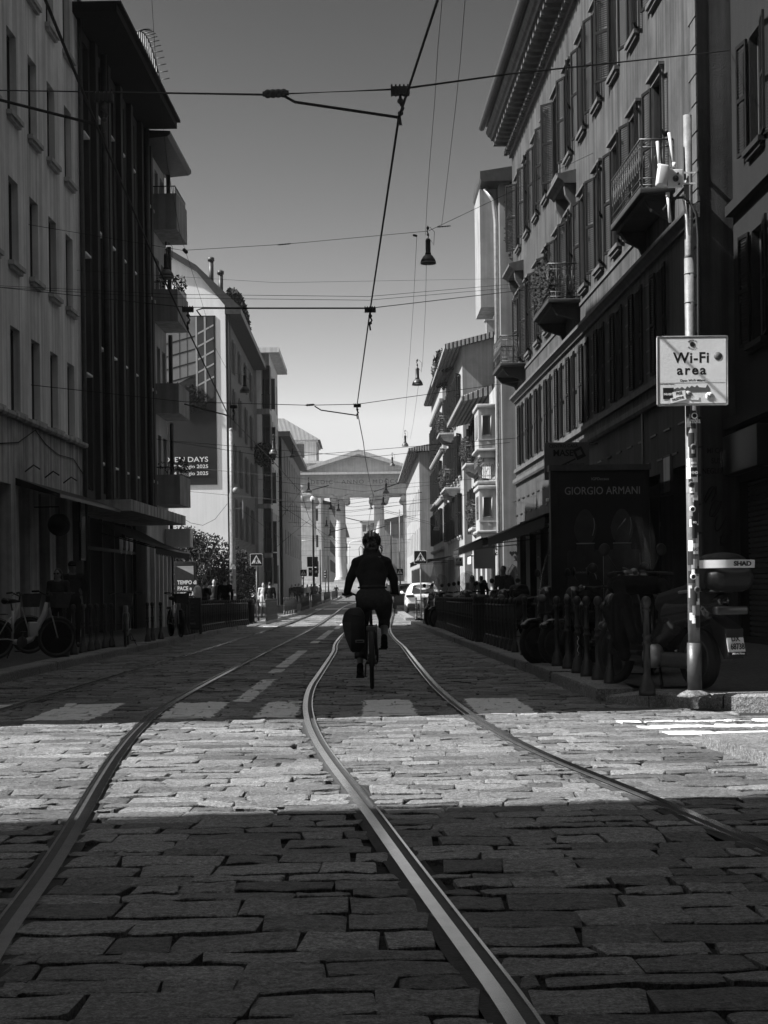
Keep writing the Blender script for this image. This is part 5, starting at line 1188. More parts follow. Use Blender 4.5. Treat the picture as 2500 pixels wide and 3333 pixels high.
for i,(zz,aa) in enumerate(((2.33,.1),(1.75,-.2),(1.98,-.3),(1.12,-.2),(1.0,.4),(2.62,.3))):
    b=MB(); b.lathe([(.0,0),(.03,0),(.03,.001),(0,.001)],16,0,(.061*math.sin(aa),-.063,zz),axis='y'); b.build('sticker',st_m[6 if i%2 else 4],pole)
    b=MB(); b.lathe([(.012,0),(.02,0),(.02,.001),(.012,.001)],16,0,(.061*math.sin(aa),-.0655,zz),axis='y'); b.build('sticker',m_ink,pole)
cl=MB(); cl.tube([(-.03,-.05,4.6),(.0,-.06,4.62),(.06,-.06,4.5),(.075,-.055,4.3),(.07,-.05,3.6),(.066,-.052,2.9)],.013,8); cl.tube([(-.24,-.02,4.55),(-.15,-.03,4.66),(-.05,-.055,4.66),(.03,-.06,4.58)],.014,8); cl.build('cable',m_rubber,pole)
sz=3.155
sg=thing('street_sign','pale square Wi-Fi area sign with stickers along its lower edge, on the galvanised pole','sign',(PX+.0,PD-.085,sz),R(-3)); sg.rotation_euler=(0,R(.3),R(-3))
m_sign=mat('aluminium sign face',.75,.5,.1,3,.05,30)
b=MB(); b.M=Matrix.Rotation(0,4,'Z'); w=.33
def rrect(b,x0,x1,z0,z1,y0,y1,r,mi=0):
    pts=[]
    for cx,cz,a0 in ((x1-r,z1-r,0),(x0+r,z1-r,90),(x0+r,z0+r,180),(x1-r,z0+r,270)):
        for k in range(5): a=R(a0+22.5*k); pts.append((cx+r*math.cos(a),cz+r*math.sin(a)))
    b.extr(pts,y0,y1,mi)
rrect(b,-w,w,-.325,.325,-.004,.012,.02); b.build('panel',m_sign,sg)
b=MB()
for (x0,z0,x1,z1) in ((-.312,-.307,.312,-.307),(.312,-.307,.312,.307),(.312,.307,-.312,.307),(-.312,.307,-.312,-.307)): b.box(min(x0,x1)-.002,max(x0,x1)+.002,-.0055,-.0045,min(z0,z1)-.002,max(z0,z1)+.002)
b.build('border_line',m_ink,sg)
b=MB(); b.tube([(-.325,-.003,-.32),(.325,-.003,-.32),(.325,-.003,.32),(-.325,-.003,.32)],.006,6,closed=True); b.build('rim',m_galv,sg)
text(sg,'Wi-Fi',(-.01,-.0045,.075),.138,m_ink,bold=.0028,sx=1.0,sp=1.07,ext=.0003); text(sg,'area',(-.01,-.0045,-.035),.125,m_ink,bold=.0028,sx=1.05,sp=1.22,ext=.0003)
text(sg,'Open Wi-Fi Milano',(.0,-.0045,-.1),.03,m_ink,bold=.0003,ext=.0003)
text(sg,'Rete Pubblica Milanese',(-.3,-.0045,-.128),.014,m_ink,align='LEFT',ext=.0003)
b=MB(); b.box(-.3,.3,-.0055,-.0045,-.112,-.111); b.build('rule',m_ink,sg)
for k,t in enumerate('Comune di'): 
    a=R(150-15*k); text(sg,t,(.0+.04*math.cos(a),-.0045,.247+.036*math.sin(a)),.016,m_ink,ry=0)
for k,t in enumerate('Milano'): a=R(225+18*k); text(sg,t,(.0+.046*math.cos(a),-.0045,.243+.044*math.sin(a)),.016,m_ink)
b=MB(); b.lathe([(.02,0),(.024,0),(.024,.001),(.02,.001)],20,0,(0,-.0062,.245),axis='y'); b.box(-.003,.003,-.006,-.005,.23,.26); b.box(-.013,.013,-.0061,-.0051,.243,.248); b.lathe([(.012,0),(.016,0),(.016,.001),(.012,.001)],16,0,(0,-.0045,.245),axis='y'); b.build('city_crest',m_ink,sg)
b=MB(); b.lathe([(.0,0),(.038,0),(.038,.0012),(0,.0012)],24,0,(.235,-.0065,.133),axis='y'); b.build('round_sticker',st_m[4],sg)
b=MB(); sk=[(-.17,-.2),(-.17,-.17),(-.14,-.155),(-.12,-.165),(-.1,-.15),(-.07,-.17),(-.05,-.145),(-.03,-.16),(-.01,-.14),(.02,-.155),(.04,-.135),(.06,-.155),(.12,-.16),(.135,-.13),(.15,-.155),(.16,-.165),(.16,-.2)]
b.extr(sk,-.0055,-.0045); b.build('skyline_print',st_m[4],sg)
def flat_st(x,z,w,h,rot,m,word=None,wm=None,y=-.007,sz=.4):
    b=MB(); b.M=Matrix.Translation((x,y,z))@Matrix.Rotation(rot,4,'Y'); b.box(-w/2,w/2,-.0006,.0006,-h/2,h/2); s=b.build('sticker',m,sg)
    if word: text(s,word,(x,y-.001,z-h*.16),h*sz,wm,ry=rot,bold=.001,sx=.72,ext=.0004)
flat_st(-.225,-.21,.1,.105,0,m_ink,'PARASSITI',m_white,y=-.0068,sz=.26); flat_st(-.125,-.215,.12,.05,R(-9),st_m[6],'FREE',m_ink,y=-.0082,sz=.8); flat_st(-.135,-.262,.145,.045,R(-14),st_m[6],'PALESTINE',m_ink,y=-.0095,sz=.7)
flat_st(.02,-.255,.075,.035,R(3),st_m[6]); flat_st(-.215,-.29,.03,.03,R(45),st_m[1])
for x,z in ((-.045,-.225),(.155,-.24)):
    b=MB(); b.lathe([(.0,0),(.038,0),(.038,.0008),(0,.0008)],20,0,(x,-.0072,z),axis='y'); b.build('sticker',st_m[3] if x<0 else st_m[0],sg)
    b=MB(); r2=random.Random(3); leaves(b,(x,-.009,z),(.03,.0008,.03),30,.007,r2,shell=0); b.build('sticker_print',m_ink,sg)
ab=thing('wifi_antenna_unit','small white radio box with four rod antennas bracketed near the top of the galvanised pole','antenna',(PX,PD,4.95)); m_pl=mat('white plastic housing',.55,.45,.1,5,0)
b=MB(); b.M=Matrix.Rotation(R(8),4,'Y'); b.bbox(-.3,-.2,-.09,.02,-.1,.1,.02); b.build('housing',m_pl,ab)
b=MB(); b.bbox(-.2,-.06,-.06,-.045,-.08,.09,.004); b.box(-.06,.06,-.058,-.052,.05,.065); b.box(-.06,.06,-.058,-.052,-.05,-.035); b.build('bracket',m_white,ab)
b=MB(); b.ball((-.13,-.07,.0),(.03,.012,.03)); b.ball((-.11,-.07,.05),.012); b.ball((-.1,-.07,-.05),.012); b.build('bolts',m_black,ab)
for x,z0,z1,tx in ((-.27,.11,.36,-.02),(-.13,.11,.44,-.05),(-.2,-.12,-.4,.02),(-.05,-.14,-.52,.05)):
    b=MB(); b.tube([(x,-.03,z0),(x+tx,-.03,z1)],.015,10); b.tube([(x,-.03,z0),(x+tx*.12,-.03,z0+(z1-z0)*.15)],.019,10); b.build('antenna_rod',m_pl,ab)
# --- bollards with ball tops ---
bm_=bollard_mb().mesh('bollard',m_iron); i=0
spots=[(2.71,15.35,'nearest dark iron bollard, standing just left of the sticker-covered pole')]+[(2.64,17.15,'iron bollard with two small pale stickers, second from the sticker-covered pole'),(2.63,18.0,'third iron bollard from the corner, just beyond the stickered one'),(2.62,18.85,'fourth iron bollard from the corner along the right kerb'),(2.63,19.75,'fifth iron bollard from the corner, with scratched pale paint marks'),(2.62,20.6,'sixth iron bollard from the corner along the right kerb'),(2.6,21.6,'seventh iron bollard from the corner along the right kerb'),(2.6,22.7,'eighth iron bollard from the corner along the right kerb'),(2.58,23.8,'ninth iron bollard from the corner along the right kerb'),(2.55,25.4,'tenth iron bollard from the corner, last before the railings')]
for x,y,l in spots:
    o=obj('bollard',bm_,None,(x,y,pv(y)-.012),label=l,cat='bollard',group='iron bollards along the right kerb')
    if i in (1,4):
        b=MB(); 
        if i==1: b.box(-.02,.02,-.043,-.04,.74,.78); b.box(-.022,.022,-.044,-.041,.6,.66)
        else: b.tube([(.012*math.sin(k*2),-.042,.22+.03*k) for k in range(9)],.004,4)
        b.build('sticker' if i==1 else 'paint_mark',m_white,o)
    i+=1
for k,(px,y) in enumerate(((211,27.8),(240,28.7),(270,29.6),(295,30.4),(315,31.2),(342,32.1),(363,32.9),(480,36.2),(496,37.0),(523,38.5))):
    x=-(1185-px)/F_PX*y
    obj('bollard',bm_,None,(x,y,pv(y)-.012),label=['leftmost iron bollard behind the big-wheeled white hire bike','iron bollard second from the left, in front of the two standing people','iron bollard third from the left near the standing man','iron bollard fourth from the left with a small pale sticker','iron bollard fifth from the left in the row by the dark shopfront','iron bollard sixth from the left, just before the bike seen head-on','iron bollard seventh from the left, beside the bike seen head-on','iron bollard between the head-on bike and the basket bike, nearer one','iron bollard between the head-on bike and the basket bike, farther one','iron bollard beside the handlebar of the basket bike near the menu board'][k],cat='bollard',group='iron bollards along the left kerb',sc=.95)
def railing(label,pts,step,group,h=.92):
    p0=Vector((pts[0][0],pts[0][1],0)); r=thing('railing',label,'railing',(p0.x,p0.y,pv(p0.y)-.012),0,group)
    L=0
    for a,c in zip(pts,pts[1:]):
        A=Vector((a[0],a[1],0)); C=Vector((c[0],c[1],0)); n=max(1,round((C-A).length/step))
        za=pv(A.y)-pv(p0.y); zc=pv(C.y)-pv(p0.y)
        for i in range(n+(1 if c is pts[-1] else 0)):
            q=A+(C-A)*i/n; obj('post',bm_,r,(q.x-p0.x,q.y-p0.y,za+(zc-za)*i/n),sc=(.8,.8,h/.957))
        b=MB()
        for z in (.2,h*.86): b.tube([(A.x-p0.x,A.y-p0.y,za+z),(C.x-p0.x,C.y-p0.y,zc+z)],.018,6)
        m=max(2,int((C-A).length/.13))
        for i in range(m): 
            q=A+(C-A)*(i+.5)/m-p0; zz=za+(zc-za)*(i+.5)/m; b.tube([(q.x,q.y,zz+.2),(q.x,q.y,zz+h*.86)],.009,4)
        b.build('rail',m_iron,r)
    return r
G1='iron railings with ball-topped posts'
railing('short iron railing between the last bollard and the dark bin on the right',[(2.52,26.8),(2.42,31.8)],.62,G1)
railing('long dark iron railing in front of the parked scooters on the right',[(2.3,33.6),(2.28,44),(2.05,54.5)],.62,G1)
railing('short railing beside the crossing sign on the right',[(2.1,64.8),(2.5,65.2),(2.45,69)],.4,G1)
railing('long iron railing behind the menu board on the left, people standing behind it',[(-4.75,42.6),(-4.55,52),(-4.25,58.3)],.55,G1)
railing('pale-lit iron railing beside the left crossing sign',[(-5.1,66.4),(-4.1,67),(-4.0,73)],.4,G1)
for k,(x0,y0,x1,y1) in enumerate(((-3.9,84,-3.6,92),(-3.55,98,-3.45,108),(-3.4,114,-3.25,132),(-3.2,140,-3.1,160),(-3.1,168,-3.0,196))):
    railing('dark railing stretch on the far left kerb, number %s from the near end'%['one','two','three','four','five'][k],[(x0-.3,y0),(x1-.3,y1)],1.6,G1)
# bins
def bin_(label,x,y,w,h): 
    r=thing('litter_bin',label,'bin',(x,y,pv(y)-.012)); b=MB(); b.lathe([(w*.42,0),(w*.45,.03),(w*.5,h*.5),(w*.5,h-.12),(w*.53,h-.1),(w*.53,h-.04),(w*.45,h),(w*.3,h),(w*.28,h-.1),(0,h-.12)],16)
    for i in range(16): a=i*math.pi/8; b.box(w*.5*math.cos(a)-.012,w*.5*math.cos(a)+.012,w*.5*math.sin(a)-.012,w*.5*math.sin(a)+.012,.08,h-.14)
    b.build('bin_body',m_iron,r); b=MB(); b.tube([(w*.54*math.cos(a),w*.54*math.sin(a),h*.8) for a in [k*math.pi/8 for k in range(16)]],.012,5,closed=True); b.build('band',m_dmetal,r)
bin_('tall black bin at the end of the railing on the right',2.4,32.7,.34,.98)
bin_('black slatted litter bin at the end of the railing near the left crossing sign',-4.35,60.2,.42,.93)
# --- signs ---
def ped_sign(label,x,y,zc,s=.6,face=m_black):
    r=thing('pedestrian_crossing_sign',label,'sign',(x,y,pv(y)-.012),0,'pedestrian crossing signs'); H=zc+s/2-pv(y)
    b=MB(); b.tube([(0,.05,0),(0,.05,H)],.03,10); b.build('pole',m_galv,r)
    z=H-s/2; b=MB(); rrect(b,-s/2,s/2,z-s/2,z+s/2,-.01,.015,.05,0); p=b.build('panel',m_sign,r)
    b=MB(); rrect(b,-s/2+.02,s/2-.02,z-s/2+.02,z+s/2-.02,-.014,-.0101,.04,0); b.build('dark_field',m_ink,p)
    t=s*.4; b=MB(); b.extr([(-t,z-t*.75),(t,z-t*.75),(0,z+t*.95)],-.018,-.0141); tr_=b.build('white_triangle',m_white,p)
    b=MB(); y0,y1=-.022,-.0181; q=s/.6
    b.lathe([(0,0),(.028*q,0),(.028*q,.004),(0,.004)],12,0,(0,y0,z+.12*q),axis='y'); b.extr([(-.03*q,z-.03*q),(.03*q,z-.03*q),(.035*q,z+.085*q),(-.035*q,z+.085*q)],y0,y1)
    b.extr([(-.07*q,z-.155*q),(-.035*q,z-.155*q),(.01*q,z-.031*q),(-.03*q,z-.031*q)],y0,y1); b.extr([(.04*q,z-.155*q),(.075*q,z-.155*q),(.03*q,z-.031*q),(-.009*q,z-.031*q)],y0-.001,y1)
    b.extr([(-.09*q,z-.01*q),(-.07*q,z-.02*q),(-.02*q,z+.07*q),(-.036*q,z+.08*q)],y0-.001,y1); b.extr([(.07*q,z-.02*q),(.09*q,z-.01*q),(.036*q,z+.08*q),(.02*q,z+.07*q)],y0-.001,y1)
    for k in range(-2,3):
        if k: b.extr([(k*.075*q-.022*q,z-.172*q),(k*.075*q+.015*q,z-.172*q),(k*.065*q+.012*q,z-.13*q),(k*.065*q-.014*q,z-.13*q)],y0-.002,y1)
    b.build('walking_figure',m_ink,tr_)
def sgn(label,px0,px1,py0,py1,d,**k): x,z=gx_at((px0+px1)/2,(py0+py1)/2,d); ped_sign(label,x,d,z,(px1-px0)/F_PX*d,**k)
sgn('nearest crossing sign on the left, on a thin stickered pole',814,855,1801,1842,67.6); sgn('crossing sign on the right in front of the white car',1347,1390,1791,1834,67)
sgn('small far crossing sign on the left by the crowd',977,999,1853,1875,142); sgn('small dim crossing sign on the right behind the dark car',1290,1313,1850,1873,135)
r=thing('parking_sign','pale rectangular parking sign on a thin white pole behind the scooters','sign',(3.22,54,pv(54)-.012)); b=MB(); b.tube([(0,.03,0),(0,.03,2.25)],.03,8); b.build('pole',m_white,r)
b=MB(); b.bbox(-.15,.13,-.01,.01,1.95,2.25,.01); p_=b.build('panel',m_white,r); b=MB(); b.box(-.09,-.07,-.013,-.0101,2.12,2.2); b.box(-.0699,-.03,-.013,-.0101,2.18,2.2); b.box(.02,.07,-.013,-.0101,2.12,2.2); b.box(-.12,.1,-.013,-.0101,2.0,2.02); b.box(-.12,.1,-.013,-.0101,2.05,2.06); b.build('symbols',m_ink,p_)
# --- illuminated poster cases ---
m_glp=mat('poster case glass print',.02,.22,.15,2,0,spec=.5)
AD=22.6; ax0,_=gx_at(1795,1800,AD); ax1,_=gx_at(2118,1800,AD); az1=gx_at(1950,1514,AD)[1]; aw=ax1-ax0
r=thing('advertising_panel','tall black street poster case with a perfume advert behind the motorcycles','advertisement',((ax0+ax1)/2,AD,pv(AD)-.012)); zt=az1-pv(AD)
b=MB(); b.bbox(-aw/2,aw/2,0,.22,.35,zt,.015); b.bbox(-.35,.35,.02,.2,0,.35,.01); b.build('case',m_black,r)
b=MB(); b.box(-aw/2+.1,aw/2-.1,-.006,-.002,.55,zt-.1); ps=b.build('poster',m_glp,r)
b=MB(); b.exts([(-.02,zt-.06),(.24,zt-.06),(.24,zt+.02),(-.02,zt+.02)],-aw/2-.02,aw/2+.02); b.build('top_trim',m_dmetal,r)
m_dimlet=mat('dim grey lettering',.3,.6,0,bump=0); m_mid=mat('poster mid grey',.045,.4,.4,5,0); m_lo=mat('poster dark grey',.032,.4,.4,5,0)
text(ps,'IGPDecaux',(0,-.01,zt-.2),.055,m_dimlet); text(ps,'GIORGIO ARMANI',(0.03,-.01,zt-.4),.155,m_dimlet,sx=.83,sp=1.02)
for cx,m_ in ((-.22,m_lo),(.3,m_mid)):
    b=MB(); zb=.75; 
    rrect(b,cx-.26,cx+.26,zb,zb+.85,-.0085,-.0065,.04,0); b.extr([(cx-.13,zb+.851),(cx+.13,zb+.851),(cx+.12,zb+.93),(cx-.12,zb+.93)],-.0085,-.0065)
    b.extr([(cx+.16*math.cos(a)*(1-.25*max(0,math.sin(a))),zb+1.17+.26*math.sin(a)) for a in [k*math.pi/10 for k in range(20)]],-.0088,-.0066)
    b.build('perfume_bottle_print',m_,ps)
    b=MB(); b.tube([(cx+.15*math.sin(a)*(1 if a<3.14 else 1),-.01,zb+.42+.17*math.cos(a)*(1)) for a in [k*.3 for k in range(6)]],.008,4); b.tube([(cx-.13,-.01,zb+.94),(cx+.13,-.01,zb+.94)],.008,4)
    b.tube([(cx+.1+.03*math.sin(k*.5),-.01,zb+1.05+.05*k) for k in range(6)],.005,4); b.tube([(cx-.14+.06*k,-.01,zb+.2+.12*math.sin(k*.9)) for k in range(6)],.007,4); b.tube([(cx+.25,-.01,zb+.05),(cx+.25,-.01,zb+.8)],.004,4); b.build('bottle_highlight',m_dimlet,ps)
    text(ps,'GIORGIO ARMANI',(cx,-.012,zb+.52),.035,m_dimlet)
text(ps,'SÌ & L\'ICONICO EAU DE PARFUM',(.1,-.01,.62),.042,m_dimlet)
r=thing('advertising_panel','small street poster case reading TEMPO di PACE e LIBERTA beside the bush','advertisement',(-9.35,84,-.3))
x0,z1=gx_at(567,1828,72); x1,z0=gx_at(637,1960,72); w=(x1-x0)/2; r.location=((x0+x1)/2,72,-.3); z1+=.3; z0+=.3
b=MB(); b.bbox(-w,w,0,.2,.3,z1,.015); b.box(-.2,.2,.04,.16,0,.3); b.build('case',m_black,r); b=MB(); b.box(-w+.07,w-.07,-.006,-.002,.4,z1-.12); ps=b.build('poster',m_lo,r)
b=MB(); b.add([(-w+.07,-.008,z1-.2),(w-.08,-.008,z1-.6),(w-.08,-.008,z1-.2)],[(0,1,2)]); b.build('poster_photo',m_sht3,ps)
for k,(t,s_) in enumerate((('TEMPO di',.24),('PACE e',.24),('LIBERTÀ.',.24),('80 ANNI di LIBERAZIONE',.085))): text(ps,t,(-w+.13,-.012,z1-1.02-.27*k),s_,m_let,align='LEFT',bold=.008,sx=.85)
# menu board
r=thing('menu_board','dark chalkboard A-board reading frankie\'s on the left kerb','board',(-4.9,43.5,pv(43.5)-.012)); x,_=gx_at(617,2000,43.5); r.location.x=x
b=MB(); b.M=Matrix.Rotation(R(-9),4,'X'); b.bbox(-.3,.3,-.02,.02,.12,1.0,.01); b.bbox(-.3,-.26,-.02,.02,0,.12,.005); b.bbox(.26,.3,-.02,.02,0,.12,.005); b.tube([(-.15,0,1.0),(-.1,0,1.05),(.1,0,1.05),(.15,0,1.0)],.012,6); b.build('frame',m_black,r)
b=MB(); b.M=Matrix.Rotation(R(-9),4,'X'); b.box(-.25,.25,-.026,-.021,.18,.94); bd=b.build('chalkboard',m_lo,r)
b=MB(); b.M=Matrix.Translation((0,.5,0))@Matrix.Rotation(R(14),4,'X'); b.bbox(-.28,-.24,-.02,.02,0,.98,.005); b.bbox(.24,.28,-.02,.02,0,.98,.005); b.build('rear_leg_frame',m_black,r)
text(bd,'frankie\'s',(.02,-.02,.27),.085,m_dimlet,rx=R(81)); 
for k in range(5): b=MB(); b.M=Matrix.Rotation(R(-9),4,'X'); b.tube([(-.17+.02*(k%2),-.027,.85-.11*k),(.12,-.027,.85-.11*k)],.002,3); b.build('chalk_line',m_dimlet,bd)
# round projecting club sign and poster frame on the near left building
x,z=gx_at(193,1708,37.5); r=thing('hanging_sign','round black-rimmed sign with a slanted letter logo hanging over the left pavement','sign',(x,37.5,z))
b=MB(); b.lathe([(.0,-.03),(.2,-.03),(.2,.03),(0,.03)],28,0,axis='y'); fc=b.build('face',m_sht2,r); b=MB(); b.lathe([(.2,-.045),(.265,-.045),(.265,.045),(.2,.045),(.2,-.045)],32,0,axis='y'); b.build('rim',m_black,r)
b=MB(); b.extr([(-.16,-.12),(-.09,-.16),(.05,.07),(.16,.1),(.19,.13),(-.1,.14),(-.13,.09),(-.03,.08)],-.036,-.0301); b.extr([(-.06,-.02),(.12,-.0),(.1,.04),(-.03,.03)],-.037,-.0301); b.build('logo',m_black,fc)
b=MB(); b.tube([(0,0,.26),(0,0,.42),(-.62,0,.42)],.015,6); b.build('arm',m_black,r)
s,z=L1.pt(256,1720); b=MB(); b.box(s-.3,s+.3,.06,.12,z-.85,z+.85,0); b.box(s-.24,s+.24,.121,.13,z-.78,z+.78,1); b.box(s-.2,s+.2,.131,.134,z-.1,z+.3,0); b.build('poster_frame',[m_black,m_sht3],L1.root)
# dark canopy over the near left shops, lamps and loose cables
s0,z0=L1.pt(50,1560,.0); s1=0.02
r_=MB(); r_.exts([(.0,3.55),(.0,3.72),(1.0,3.35),(1.0,3.27)][::-1],s1,s0); r_.build('canopy',m_black,L1.root)
for px in (75,140,200): s,z=L1.pt(px,1590); b=MB(); b.tube([(s,.05,3.9),(s,.25,4.05),(s+.02,.4,3.95)],.02,6); b.build('canopy_hook',m_iron,L1.root)
def wire(name,label,pts,r=.012,sag=0,cat='cable',group='overhead wires above the street',m=None):
    P=[Vector(p) for p in pts]
    if sag and len(P)==2:
        P=[P[0].lerp(P[1],i/12)-Vector((0,0,sag*4*(i/12)*(1-i/12))) for i in range(13)]
    o=P[0].copy(); b=MB(); b.tube([tuple(p-o) for p in P],r,5); return b.build(name,m or m_wire,None,loc=tuple(o),label=label,cat=cat,group=group)
A=Vector((*[0,0],0))
def L1w(px,py,o=.02):
    d,z=plane_d(px,py,-8.81+o,.03); return Vector((-8.81+o+.03*d,d,z))
def R1w(px,py,o=.02):
    d,z=plane_d(px,py,7.233-o,-.019); return Vector((7.233-o-.019*d,d,z))
wire('facade_cable','slack cable looping down the stained band of the nearest left building',[L1w(0,1443),L1w(60,1440),L1w(115,1400),L1w(150,1447),L1w(190,1480),L1w(240,1494),L1w(275,1550),L1w(300,1600)],.012,group='cables on the left facades')
# long awning over the right pavement
def awning(label,x0,x1,y0,y1,zw,zo,m,val=.28,group=None):
    cx,cy=x1,y0; r=thing('awning',label,'awning',(cx,cy,0),0,group); b=MB(); n=max(2,int((y1-y0)/1.2)); vs=[]
    for i in range(n+1):
        y=(y1-y0)*i/n
        vs+=[(0,y,zw),((x0-x1)*.5,y,(zw+zo)/2-.05-.02*(i%2)),(x0-x1,y,zo)]
    b.add(vs,[(3*i+k,3*i+k+1,3*i+k+4,3*i+k+3) for i in range(n) for k in range(2)],0); b.add([(v[0],v[1],v[2]+.02) for v in vs],[(3*i+k,3*i+k+1,3*i+k+4,3*i+k+3) for i in range(n) for k in range(2)],0); b.build('cloth',m,r)
    b=MB(); n=int((y1-y0)/.25); b.add([v for i in range(n+1) for v in ((x0-x1,(y1-y0)*i/n,zo),(x0-x1-.01,(y1-y0)*i/n,zo-val-.03*math.cos(i*math.pi)))],[(2*i,2*i+2,2*i+3,2*i+1) for i in range(n)]); b.build('valance',m,r)
    b=MB(); b.tube([(x0-x1,0,zo),(x0-x1,y1-y0,zo)],.03,6)
    for y in (.3,(y1-y0)/2,y1-y0-.3): b.tube([(0,y,zw-.3),(x0-x1,y,zo-.03)],.02,6)
    b.build('frame',m_black,r); return r
awning('long black awning over the pavement tables along the right-hand building',3.75,6.55,33,48,3.35,2.62,m_awn); awning('second black awning farther along the right-hand building, end trimmed with small lights',3.6,6.2,48.3,64,3.1,2.6,m_awn)
awning('dark sloping awning over the cafe front on the left under the stone canopy',-5.7,-7.35,44,52.6,3.1,2.35,m_awn,.2)
awning('small white awning over a shop below the ornate bays on the right',4.7,5.7,70,72.2,2.95,2.5,m_white,.35)
awning('dark cafe awning beside the closed parasol on the right',3.2,5.4,96,110,3.0,2.75,m_awn)
for k in range(3):
    x,z=gx_at(1890-38*k,1612+8*k,40+2*k); b=MB(); b.bbox(-.3,.3,-.1,.1,-.03,.05,.01); b.tube([(0,0,.05),(.9,0,.25)],.02,6); b.build('shop_lamp',m_white,None,loc=(x,40+2*k,z),label=['pale flat shop lamp over the awning nearest the poster case','pale flat shop lamp over the awning, middle of three','pale flat shop lamp over the awning, farthest of three'][k],cat='lamp',group='flat shop lamps above the awning')
# projecting signs on the right
def proj_sign(label,px0,px1,py0,py1,d,m,th=.12):
    x0,z1=gx_at(px0,py0,d); x1,z0=gx_at(px1,py1,d); r=thing('shop_sign',label,'sign',((x0+x1)/2,d,0)); w=(x1-x0)/2
    b=MB(); b.bbox(-w,w,0,th,z0,z1,.01); pb=b.build('sign_box',m,r); return r,pb,w,z0,z1
r,pb,w,z0,z1=proj_sign('square grey shop sign reading CENTRO CASA MASE with a key drawing, above the poster case',1772,1919,1440,1560,43,m_sht2)
text(pb,'CENTRO CASA',(-.09,-.01,z1-.14),.12,m_ink,bold=.002,sx=.95); text(pb,'MASE',(-.1,-.01,z1-.37),.24,m_ink,bold=.006,sx=.95); text(pb,'Serrature',(.25,-.01,z1-.63),.115,m_ink); text(pb,'Ferramenta',(.22,-.01,z1-.77),.115,m_ink)
b=MB(); b.M=Matrix.Translation((w-.27,-.008,z1-.3))@Matrix.Rotation(R(-25),4,'Y'); b.box(-.13,.13,-.003,.003,-.15,.15,0); b.box(-.07,.07,-.005,-.0031,-.06,.08,1); b.M=Matrix.Translation((w-.37,-.008,z1-.45))@Matrix.Rotation(R(-25),4,'Y'); b.box(-.5,0,-.003,.003,-.02,.02,0); b.box(-.45,-.4,-.003,.003,-.09,-.0201,0); b.box(-.33,-.28,-.003,.003,-.09,-.0201,0); b.build('key_drawing',[m_ink,m_sht2],pb)
b=MB(); b.tube([(w,.06,z1-.05),(w+.25,.06,z1-.05)],.02,6); b.tube([(w,.06,z0+.1),(w+.25,.06,z0+.1)],.02,6); b.build('bracket',m_iron,r)
r,pb,w,z0,z1=proj_sign('dark projecting sign with pale NUDE PROJECT lettering near the grey end wall',1608,1645,1786,1806,66,m_black)
text(pb,'NUDE',(0,-.01,z1-.16),.17,m_let,bold=.006,sx=.8); text(pb,'PROJECT',(0,-.01,z1-.24),.075,m_let,bold=.003,sx=.95)
b=MB(); b.tube([(w,.06,z1-.1),(w+.5,.06,z1-.1)],.02,6); b.build('bracket',m_iron,r)
# hearts and face painted on the grey end wall
r=thing('graffiti','painted hearts and long-necked figure outline on the grey end wall behind the scooters','graffiti',(5.7,64.98,0))
X6=lambda px:gx_at(px,1900,64.98)[0]-5.7; Z6=lambda py:gx_at(1660,py,64.98)[1]
for px in (1668,1684,1695):
    b=MB(); s=.1; x,z=X6(px),Z6(1802); b.extr([(x,z-.12),(x+.11,z+.02),(x+.09,z+.09),(x+.03,z+.09),(x,z+.05),(x-.03,z+.09),(x-.09,z+.09),(x-.11,z+.02)],-.012,-.006); b.build('painted_heart',m_graf,r)
b=MB(); 
for P in ([(1654,1960),(1651,1900),(1654,1860),(1668,1837),(1680,1845),(1683,1880),(1690,1895),(1697,1880)],[(1690,1895),(1684,1860),(1686,1838),(1697,1834)],[(1687,1895),(1684,1960)],[(1695,1895),(1694,1960)]): b.tube([(X6(a),-.012,Z6(c)) for a,c in P],.02,5)
b.build('painted_outline',m_graf,r)
# --- vegetation: bush in the gap on the left ---
r=thing('bush','big dense dark bush growing in the gap below the white gable','bush',(-8.2,77,-.3)); r.scale=(1.1,1,1.2); r_=random.Random(5)
b=MB()
for cx,cy,cz,rx,rz_ in ((-1.6,0,1.7,1.9,1.9),(-.3,-.4,2.2,1.6,1.6),(.7,.3,1.9,1.2,1.6),(1.1,.2,.9,.9,1.2),(-3.4,.6,1.2,1.5,1.4),(-.6,.5,2.7,1.1,1.0),(1.9,.4,1.4,.9,1.5),(-2.4,.2,2.5,1.2,1.0)): leaves(b,(cx,cy,cz),(rx,1.3,rz_),3200,.07,r_,shell=.4)
b.build('foliage',m_leaf,r)
b=MB()
for k in range(22): x=r_.uniform(-3,1.3); b.tube([(x,r_.uniform(-.5,.5),0),(x+r_.uniform(-.3,.3),-.6,1.0),(x+r_.uniform(-.8,.8),-1.3,1.9+r_.random()*1.4)],[.05,.03,.008],5)
b.build('branch',m_bark,r)
for k in range(9):
    b=MB(); x=-2.6+.33*k; b.tube([(x,-1.3,1.2),(x+.2,-1.45,1.9),(x+.05,-1.5,2.3+.1*(k%3))],[.02,.014,.005],4); b.tube([(x+.2,-1.45,1.9),(x+.45,-1.5,2.2)],.007,4); b.build('bare_twig',m_galv,r)
r=thing('bush','shrub hanging over the roof edge high on the grey gabled house at right','plant',(5.0,95,14.5)); b=MB(); leaves(b,(.0,0,.1),(.75,.9,.75),700,.1,r_,shell=.1); b.build('foliage',m_leaf,r); b=MB(); b.tube([(.6,0,-.4),(0,0,.4)],.06,5); b.build('stem',m_bark,r)
